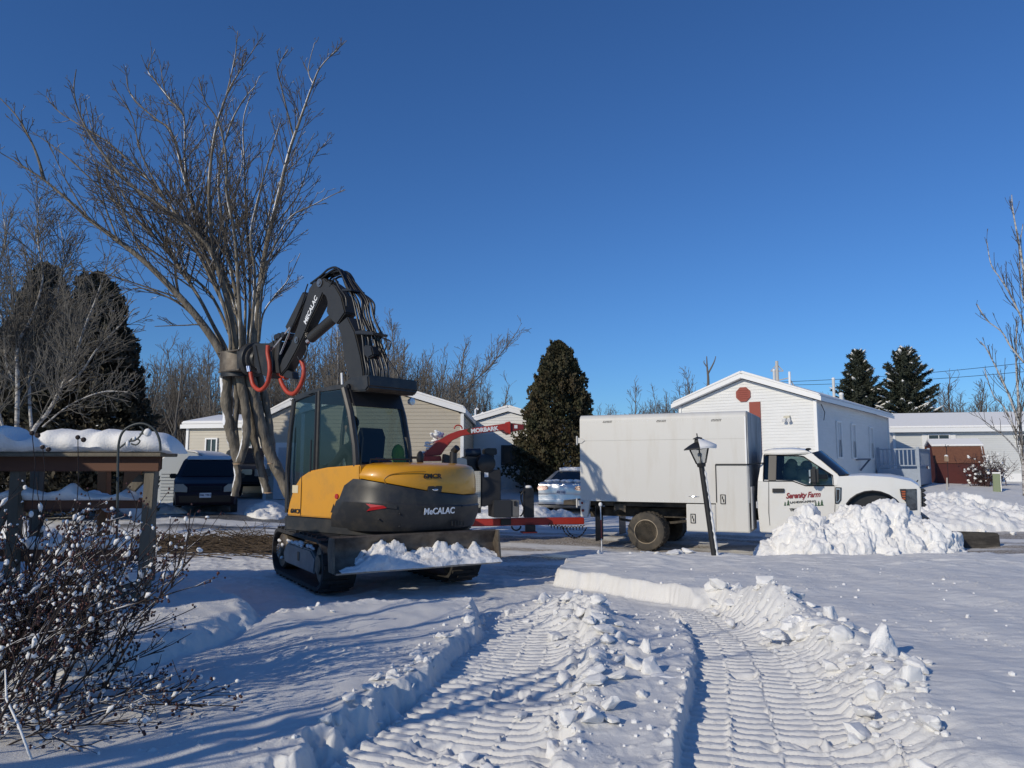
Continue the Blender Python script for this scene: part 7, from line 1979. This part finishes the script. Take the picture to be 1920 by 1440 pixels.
m = MB(); m.M = LT; m.loft([hexring(.075, -.03), hexring(.085, .02), hexring(.085, .035)]); m.loft([hexring(.17, .265), hexring(.19, .28)])
for i in range(6):
    a = hexring(.085, .03)[i]; b = hexring(.172, .27)[i]; m.bar(a, b, .018, .018)
lant = m.build('lantern', LAMPB, lp)
m = MB(); m.M = LT
for i in range(6): m.quad(hexring(.078, .035)[i], hexring(.078, .035)[(i + 1) % 6], hexring(.162, .268)[(i + 1) % 6], hexring(.162, .268)[i])
m.build('glass_pane', glass('lantern_glass', (.75, .76, .77)), lant)
m = MB(); m.M = LT; m.cyl((0, 0, .03), (0, 0, .14), .03, 10); m.ball((0, 0, .17), .04, 7); m.build('bulb', mat('bulb_white', (.7, .7, .68), .3), lant, sm=True)
m = MB(); m.M = LT; m.loft([hexring(.285, .27), hexring(.28, .29), hexring(.17, .345), hexring(.07, .385), hexring(.06, .43), hexring(.02, .45)]); m.loft([hexring(.09, .435), hexring(.085, .45), hexring(.02, .47)]); m.cyl((0, 0, .46), (0, 0, .53), .01, 6); m.build('lamp_roof', LAMPB, lant)
m = MB(); m.M = LT; rings = []
for rr, z in ((.292, .29), (.29, .315), (.2, .37), (.1, .42), (.03, .435)):
    rings.append([(rr * math.cos(a), rr * math.sin(a), z + .012 * math.sin(3 * a)) for a in np.linspace(-1.75, 1.5, 12)])
low = [[(x * .97, y * .97, z - .03) for x, y, z in r] for r in rings]
m.loft(rings, cap=False, closed=False); m.loft(low, cap=False, closed=False)
m.loft([rings[0], low[0]], cap=False, closed=False); m.build('snow_cap', SNOW, lant, sm=True)

# ================================================================ snow heaps
heap('snow_pile', (6.2, 13.4), 2.05, 1.05, R(-8), .9, 401, 'big lumpy shovelled snow pile hiding the front wheel of the white truck', n=(320, 190), lump=.24, fine=1.25, peaks=[(-.45, .0, .92, .8), (-.05, .1, 1.16, .8), (.25, .15, 1.12, .75), (.55, 0, .75, .7), (-.8, -.1, .5, .5)])
HG = 'ploughed snow piles beyond the road'
heap('snow_pile', (14.3, 24.0), 3.2, 1.3, R(-6), .72, 411, 'lumpy ploughed snow pile past the truck nose, before the red shed', group=HG, n=(170, 80), lump=.28, power=.8)
heap('snow_pile', (11.6, 24.0), 2.4, 1.0, R(-30), 1.2, 421, 'lumpy snow pile at the foot of the white house deck, over the truck hood', group=HG, n=(170, 80), lump=.25, power=.8)
heap('snow_pile', (17.4, 23.2), 3.2, 1.2, R(4), .55, 431, 'broken snow ridge at the picture edge past the dark board', group=HG, n=(170, 80), lump=.3, power=.7)
heap('snow_pile', (12.2, 20.5), 2.6, 1.0, R(-4), .6, 441, 'low snow heap right behind the dark board', group=HG, n=(120, 60), lump=.16, power=.7)
heap('snow_pile', (13.2, 15.2), 2.6, .7, R(-4), .3, 451, 'low crumbly snow windrow in front of the dark board', group=HG, n=(150, 60), lump=.2, power=.7)
heap('snow_pile', (-9.0, 13.6), 1.1, .8, 0, .75, 461, 'rounded snow pile seen under the top rail of the porch frame', group=HG, n=(90, 60), lump=.2, power=.8)
heap('snow_pile', (-7.5, 23.2), .7, 1.5, R(20), .34, 471, 'smooth snow bank beside the right flank of the purple suv', group=HG, n=(70, 70), lump=.1, power=.9)
heap('snow_pile', (-11.2, 22.6), 1.5, .5, R(0), .28, 481, 'small lumpy snow bank left of the purple suv', group=HG, n=(90, 50), lump=.12, power=.8)
heap('snow_pile', (.1, 23.6), 2.2, .7, R(8), .5, 491, 'snow bank between the chipper and the cedar', group=HG, n=(110, 60), lump=.16, power=.8)

# ================================================================ snow blocks and chunks by the tracks
def slab(name, outline, Y, thick, seed, label, yaw=0.0):
    """A snow block: stacked cross-sections between the left and right of a traced outline, roughened."""
    pts = [at(a, b, Y) for a, b in outline]; n = len(pts); zmin = min(p.z for p in pts); zmax = max(p.z for p in pts); cx = sum(p.x for p in pts) / n
    rings = []
    for k in range(21):
        t = k / 20; z = zmin + (zmax - zmin) * (.002 + .996 * t); xs = []
        for i in range(n):
            p, q = pts[i], pts[(i + 1) % n]
            if (p.z - z) * (q.z - z) <= 0 and abs(p.z - q.z) > 1e-6: xs.append(p.x + (q.x - p.x) * (z - p.z) / (q.z - p.z))
        l, r = min(xs), max(xs); c = (l + r) / 2; w_ = max((r - l) / 2, .012); th = thick / 2 * (1 - .35 * t) * min(1, .35 + w_ / (thick * .6)); ring = []
        e = 1 - .12 * max(0, (t - .8) / .2) - .06 * max(0, (.1 - t) / .1)
        for q in range(30):
            a = 2 * math.pi * q / 30; u, v = math.cos(a), math.sin(a); m_ = (abs(u) ** 3.2 + abs(v) ** 3.2) ** (-1 / 3.2)
            d = mnoise.fractal(Vector((c + w_ * u, seed * 3 + th * v * 2, z)) * 7, 1, 2, 5) * .02 + mnoise.cell(Vector((c + w_ * u, seed * 3 + v * th, z)) * 14) * .012
            ring.append((c - cx + (w_ * e + d) * u * m_, (th * e + d) * v * m_, z - zmin + d * .6))
        rings.append(ring)
    m = MB(); m.loft(rings); o = m.build(name, SNOW, None, sm=38)
    o.location = (cx, Y, zmin - .03); o.rotation_euler = (0, 0, yaw)
    return tag(o, label, 'snow block')
Z7b = lambda L: [(1200 + a / 2.667, 1040 + b / 2.667) for a, b in L]
Z6b = lambda a, b: (560 + a / 2.824, 1080 + b / 2.824)
slab('snow_block', Z7b([(1072, 600), (1112, 480), (1180, 372), (1222, 322), (1240, 335), (1246, 372), (1276, 420), (1288, 500), (1298, 560), (1290, 605)]), 5.75, .16, 3, 'tall pointed slab of packed snow standing on end on the right ridge', R(12))
slab('snow_block', Z7b([(1120, 640), (1180, 575), (1250, 560), (1340, 572), (1362, 610), (1330, 640), (1220, 660)]), 5.45, .22, 5, 'broad tilted snow plate leaning at the foot of the pointed slab', R(8))
slab('snow_block', Z7b([(1440, 690), (1430, 650), (1520, 640), (1605, 640), (1600, 690), (1540, 698)]), 5.35, .16, 7, 'flat oblong snow plate lying just right of the pointed slab', R(-6))
slab('snow_block', Z7b([(1520, 835), (1560, 805), (1650, 795), (1735, 805), (1745, 835), (1640, 850)]), 4.85, .13, 9, 'long low snow cake lying alone on the smooth snow at right', 0)
slab('snow_block', Z7b([(700, 400), (705, 320), (760, 280), (800, 285), (840, 320), (838, 380), (790, 410)]), 6.95, .2, 11, 'upright rounded snow lump halfway along the right ridge', R(10))
slab('snow_block', Z7b([(600, 385), (605, 360), (690, 352), (725, 372), (722, 405), (640, 400)]), 6.8, .16, 13, 'flat snow plate before the upright lump on the right ridge', 0)
slab('snow_block', Z7b([(-10, 640), (10, 600), (90, 585), (170, 600), (190, 635), (120, 660)]), 5.45, .2, 15, 'flat-topped snow cake on the smooth island between the tracks', 0)
rnd = random.Random(12)
named = [(*Z6b(410, 560), .1, 'knobbly snow chunk standing alone on the left bank'), (*Z6b(1650, 745), .1, 'round snow chunk alone on the island, below the left ridge'), (*Z7b([(1405, 1010)])[0], .13, 'rounded snow ball near the bottom edge, right of the tracks'),
         (*Z7b([(1460, 895)])[0], .14, 'square-cut snow cube right of the tracks, above the rounded ball'), (*Z7b([(1050, 445)])[0], .12, 'small upright snow fang left of the pointed slab'), (*Z7b([(400, 205)])[0], .2, 'snow block crowning the far end of the right ridge'),
         (*Z6b(1595, 215), .16, 'upright snow block at the far end of the left ridge'), (*Z7b([(1640, 338)])[0], .05, 'tiny snow crumb alone on the far smooth snow at right')]
for px, py, s, lab in named:
    g = gnd(px, py, .18); chunk(g.x, g.y, s * 1.3, rnd, lab, sink=.15)
grp = [('snow chunks strewn over the right ridge', 'broken snow chunk among many strewn over the ridge right of the right track', [Z7b([q])[0] + (s,) for *q, s in ((1380, 700, .18), (1360, 750, .2), (1190, 760, .2), (1470, 950, .12), (1130, 815, .16), (1310, 775, .12), (1420, 800, .1), (950, 390, .2), (890, 445, .16), (1000, 520, .2), (630, 300, .18), (560, 250, .12), (700, 268, .06), (860, 360, .1), (1230, 700, .14), (1280, 860, .09), (1340, 850, .08), (1100, 900, .16), (1180, 880, .12), (1150, 720, .12), (940, 480, .12), (1060, 610, .1), (820, 470, .12), (480, 225, .14), (1535, 995, .06), (740, 345, .1), (1440, 630, .08), (1390, 600, .08))]),
       ('snow chunks strewn over the left ridge', 'broken snow chunk among many strewn over the ridge right of the left track', [Z6b(a, b) + (s,) for a, b, s in ((1840, 440, .16), (1860, 540, .2), (1480, 160, .2), (1560, 590, .16), (1690, 600, .16), (1430, 810, .14), (1350, 890, .15), (1480, 610, .14), (1700, 500, .14), (1820, 672, .08), (1620, 360, .2), (1540, 330, .16), (1500, 250, .2), (1640, 430, .14), (1580, 500, .16), (1270, 640, .12), (1180, 700, .1), (1210, 210, .14), (1300, 150, .16), (1400, 130, .16), (1700, 390, .14), (1770, 480, .1), (1500, 690, .12), (900, 900, .12), (830, 960, .14), (1000, 960, .1))]),
       ('snow lumps along the trodden far end of the tracks', 'small snow lump on the trodden snow where the tracks begin', [Z6b(a, b) + (s,) for a, b, s in ((1110, 150, .14), (1060, 160, .08), (970, 165, .09), (1000, 140, .07), (880, 128, .1), (1750, 215, .08), (1850, 160, .07), (1680, 140, .07), (1900, 300, .06), (180, 240, .06), (100, 215, .07), (60, 235, .08), (680, 150, .06))])]
for gname, lab, L in grp:
    for px, py, s in L:
        g = gnd(px, py, .12); chunk(g.x, g.y, s * 1.1, rnd, lab, gname)
gname, lab = 'snow rubble of the ridges beside the tracks', 'angular snow lump in the rubble ridge beside a crawler track'
def in_poly(poly):
    xs = [p[0] for p in poly]; ys = [p[1] for p in poly]
    while True:
        x, y = rnd.uniform(min(xs), max(xs)), rnd.uniform(min(ys), max(ys))
        if polysd(poly, np.array([x]), np.array([y]))[0] < .06: return x, y
for poly, cnt in ((RUB1, 60), (RUB2, 86)):
    for _ in range(cnt):
        x, y = in_poly(poly); chunk(x, y, min(.2, .045 * (1 - rnd.random()) ** -.5), rnd, lab, gname, sink=.2)
gname, lab = 'snow lumps along the cut edge of the left bank', 'snow lump on the cut edge of the bank left of the left track'
for k in range(34):
    i = rnd.randrange(10, len(TRK1) - 2); x, y, w_ = TRK1[i]; x += -w_ / 2 - rnd.uniform(-.02, .28); y += rnd.uniform(-.2, .2); chunk(x, y, rnd.choice((.05, .07, .09, .12)), rnd, lab, gname, sink=.3)
cr = []
for _ in range(480):
    TRk = rnd.choice((TRK1, TRK2)); i = rnd.randrange(10, len(TRk)); x, y, w_ = TRk[i]; sd_ = rnd.choice((-1, 1, 1))
    if rnd.random() < .2: x, y = rnd.uniform(1.2, 5.5), rnd.uniform(4.4, 11)
    else: x += sd_ * (w_ / 2 * rnd.uniform(.9, 1.5) + abs(rnd.gauss(0, .12))); y += rnd.uniform(-.3, .3)
    cr.append((x, y, rnd.choice((.007, .01, .013, .02))))
CX = np.array([[c[0] for c in cr]]); CY_ = np.array([[c[1] for c in cr]]); CZ = ground_height(CX, CY_)[0][0]
m = MB()
for (x, y, r), z in zip(cr, CZ): m.ball((x, y, z + r * .4), r, 3, (rnd.uniform(.8, 1.5), rnd.uniform(.8, 1.3), rnd.uniform(.6, 1.0)))
tag(m.build('snow_crumbs', SNOW), 'tiny snow crumbs scattered over the snow around the tracks', 'snow', kind='stuff')
gname, lab = 'snow clods along the lawn edge by the road', 'rough snow clod on the lawn edge before the truck wheels'
for px, s in ((1062, .16), (1078, .2), (1090, .14), (1106, .22), (1122, .12), (1136, .16), (1160, .26), (1182, .1), (1205, .12), (1232, .14), (1262, .28), (1274, .16), (1290, .24), (1304, .14), (1325, .12), (1362, .2), (1384, .16), (1405, .14), (1425, .12), (1048, .18)):
    g = gnd(px, 1036 + rnd.uniform(-3, 4) + max(0, (1100 - px) * .25), .2); chunk(g.x, g.y, s, rnd, lab, gname)
gname, lab = 'clods rolled off the big snow pile', 'snow clod lying at the foot of the big pile by the truck'
for px, py, s in ((1640, 1010, .3), (1700, 1000, .34), (1730, 1020, .28), (1760, 1025, .22), (1800, 1030, .2), (1690, 1030, .2), (1750, 985, .2), (1830, 1034, .16), (1600, 1040, .16), (1520, 1046, .14), (1670, 1048, .18), (1450, 1020, .2), (1560, 1000, .3), (1780, 1010, .2), (1860, 960, .25), (1880, 975, .2), (1840, 985, .18), (1900, 990, .2), (1770, 965, .22), (1735, 978, .2)):
    g = gnd(px, py, .15); chunk(g.x, g.y, s, rnd, lab, gname)

# ================================================================ brush cuttings, stakes, shrub, wires
rg = np.random.default_rng(55); tw = []
for i in range(2600):
    x = rg.uniform(-8.2, -4.3); y = 15.6 + rg.normal(0, .75) + .08 * (x + 6); z = gz(x, y) + abs(rg.normal(0, .05)) + .02
    a = rg.normal(0, .5) + (math.pi if rg.random() < .5 else 0); d = np.array([math.cos(a), math.sin(a), rg.normal(0, .12)])
    L = rg.uniform(.15, .9); p = path(rg, (x, y, z), d, L, 4, .1, 0); p[:, 2] = np.maximum(p[:, 2], gz(x, y) + .01); tw.append((p, np.linspace(rg.uniform(.006, .016), .004, 4), 3))
for i in range(60):
    x = rg.uniform(-7.4, -4.6); y = 15.8 + rg.normal(0, .4); d = np.array([rg.normal(0, 1), rg.normal(0, .5), rg.uniform(.3, 1)]); p = path(rg, (x, y, gz(x, y)), d, rg.uniform(.3, .7), 5, .1, .03); tw.append((p, np.linspace(.01, .004, 5), 3))
bp = tubes('brush_cuttings', tw, mat('cut_brush', (.13, .09, .055), .85, col2=(.06, .045, .03), nscale=6, namt=.9))
tag(bp, 'strip of brown twig cuttings strewn across the driveway behind the excavator', 'brush', kind='stuff')
g = gnd(1129, 1036, .12)
st = empty('marker_stake', (g.x, g.y, ground_z(g.x, g.y) - .1), 0, 'thin white driveway marker rod with red band near the truck tail', 'marker stake')
zt = at(1127, 946, g.y).z - st.location.z
m = MB(); m.cyl((0, 0, 0), (-.02, 0, zt), .009, 7); rd = m.build('rod', WHITE, st, sm=30)
m = MB(); m.cyl((-.008, 0, zt * .45), (-.014, 0, zt * .75), .012, 7); m.build('red_band', mat('stake_red', (.35, .05, .04), .5), rd, sm=30); m = MB(); m.ball((-.02, 0, zt), .035, 6, (1, 1, 1.2)); m.build('snow_cap', SNOW, rd, sm=True)
g = gnd(291, 1038, .1)
st = empty('marker_stake', (g.x, g.y, ground_z(g.x, g.y) - .05), 0, 'thin pale stake by the right porch post, against the twig cuttings', 'marker stake')
m = MB(); m.cyl((0, 0, 0), (.04, 0, at(294, 1005, g.y).z - st.location.z), .01, 6); m.build('rod', WHITE, st, sm=30)
sx0, sy0 = at(1846, 885, 34).x, 34.0
sb2 = empty('snowy_shrub', (sx0, sy0, gz(sx0, sy0)), 0, 'dark reddish shrub with clotted snow against the right end of the red shed', 'bush')
ca = []; sn = MB()
for i in range(90):
    p = path(rg, (rg.normal(0, .25), rg.normal(0, .2), 0), (rg.normal(.1, .45), rg.normal(0, .4), 1), rg.uniform(.7, 1.7), 7, .12, -.03); ca.append((p, np.linspace(.016, .006, 7), 4))
    for t in rg.uniform(.4, 1, 6):
        j = min(int(t * 6), 5); q = path(rg, p[j], rg.normal(0, 1, 3) + np.array([0, 0, .4]), rg.uniform(.15, .4), 4, .15, 0); ca.append((q, np.linspace(.009, .006, 4), 3))
        if rg.random() < .22: sn.ball(q[-1], rg.uniform(.03, .07), 4, (1.2, 1, .9))
tubes('stems', ca, mat('shrub_stems', (.06, .03, .03), .8), sb2); k = sn.build('snow_caps', SNOW, sb2, sm=True); k['kind'] = 'stuff'
for n_, (p0_, p1_) in enumerate((((1465, 716), (1990, 672)), ((1465, 722), (1990, 690)))):
    a, b = at(*p0_, 75), at(*p1_, 62)
    m = MB(); m.tube([a.lerp(b, t) - Vector((0, 0, 1.2 * t * (1 - t))) for t in np.linspace(0, 1, 16)], .022, 4)
    tag(m.build('power_line', BLACK), ('upper' if n_ == 0 else 'lower') + ' of the two thin power lines crossing the sky right of the mast', 'power line')

# the house the porch frame belongs to and a yard tree, both just beyond the left edge: they throw the shade across the drive
H = House('porch_house', (-11.2, 4.1, 0), 0, 5.0, 3.0, 2.75, .45, SIDE_GREY, 'pale-sided house beside the porch frame, beyond the left edge', over=.15)
H.window('right', 1.5, 1.6, .9, 1.1)
SP_SH = [dict(SP_YARD[0], per=2.4, rad=.022), dict(SP_YARD[1], per=2.0, rad=.012)]
bare_tree('yard_tree', (-5.4, 2.5, 0), 4.8, 41, 'bare multi-stem yard tree beyond the left edge, beside the rose bush', None, SP_SH, .13, lean=(.2, .1), stems=4, spread=.28, tip=.008, first=.3)
bare_tree('yard_tree', (-4.9, 1.2, 0), 4.2, 47, 'second bare yard tree beyond the left edge, nearer the camera', None, SP_SH, .1, lean=(.2, .1), stems=3, spread=.25, tip=.008, first=.3)
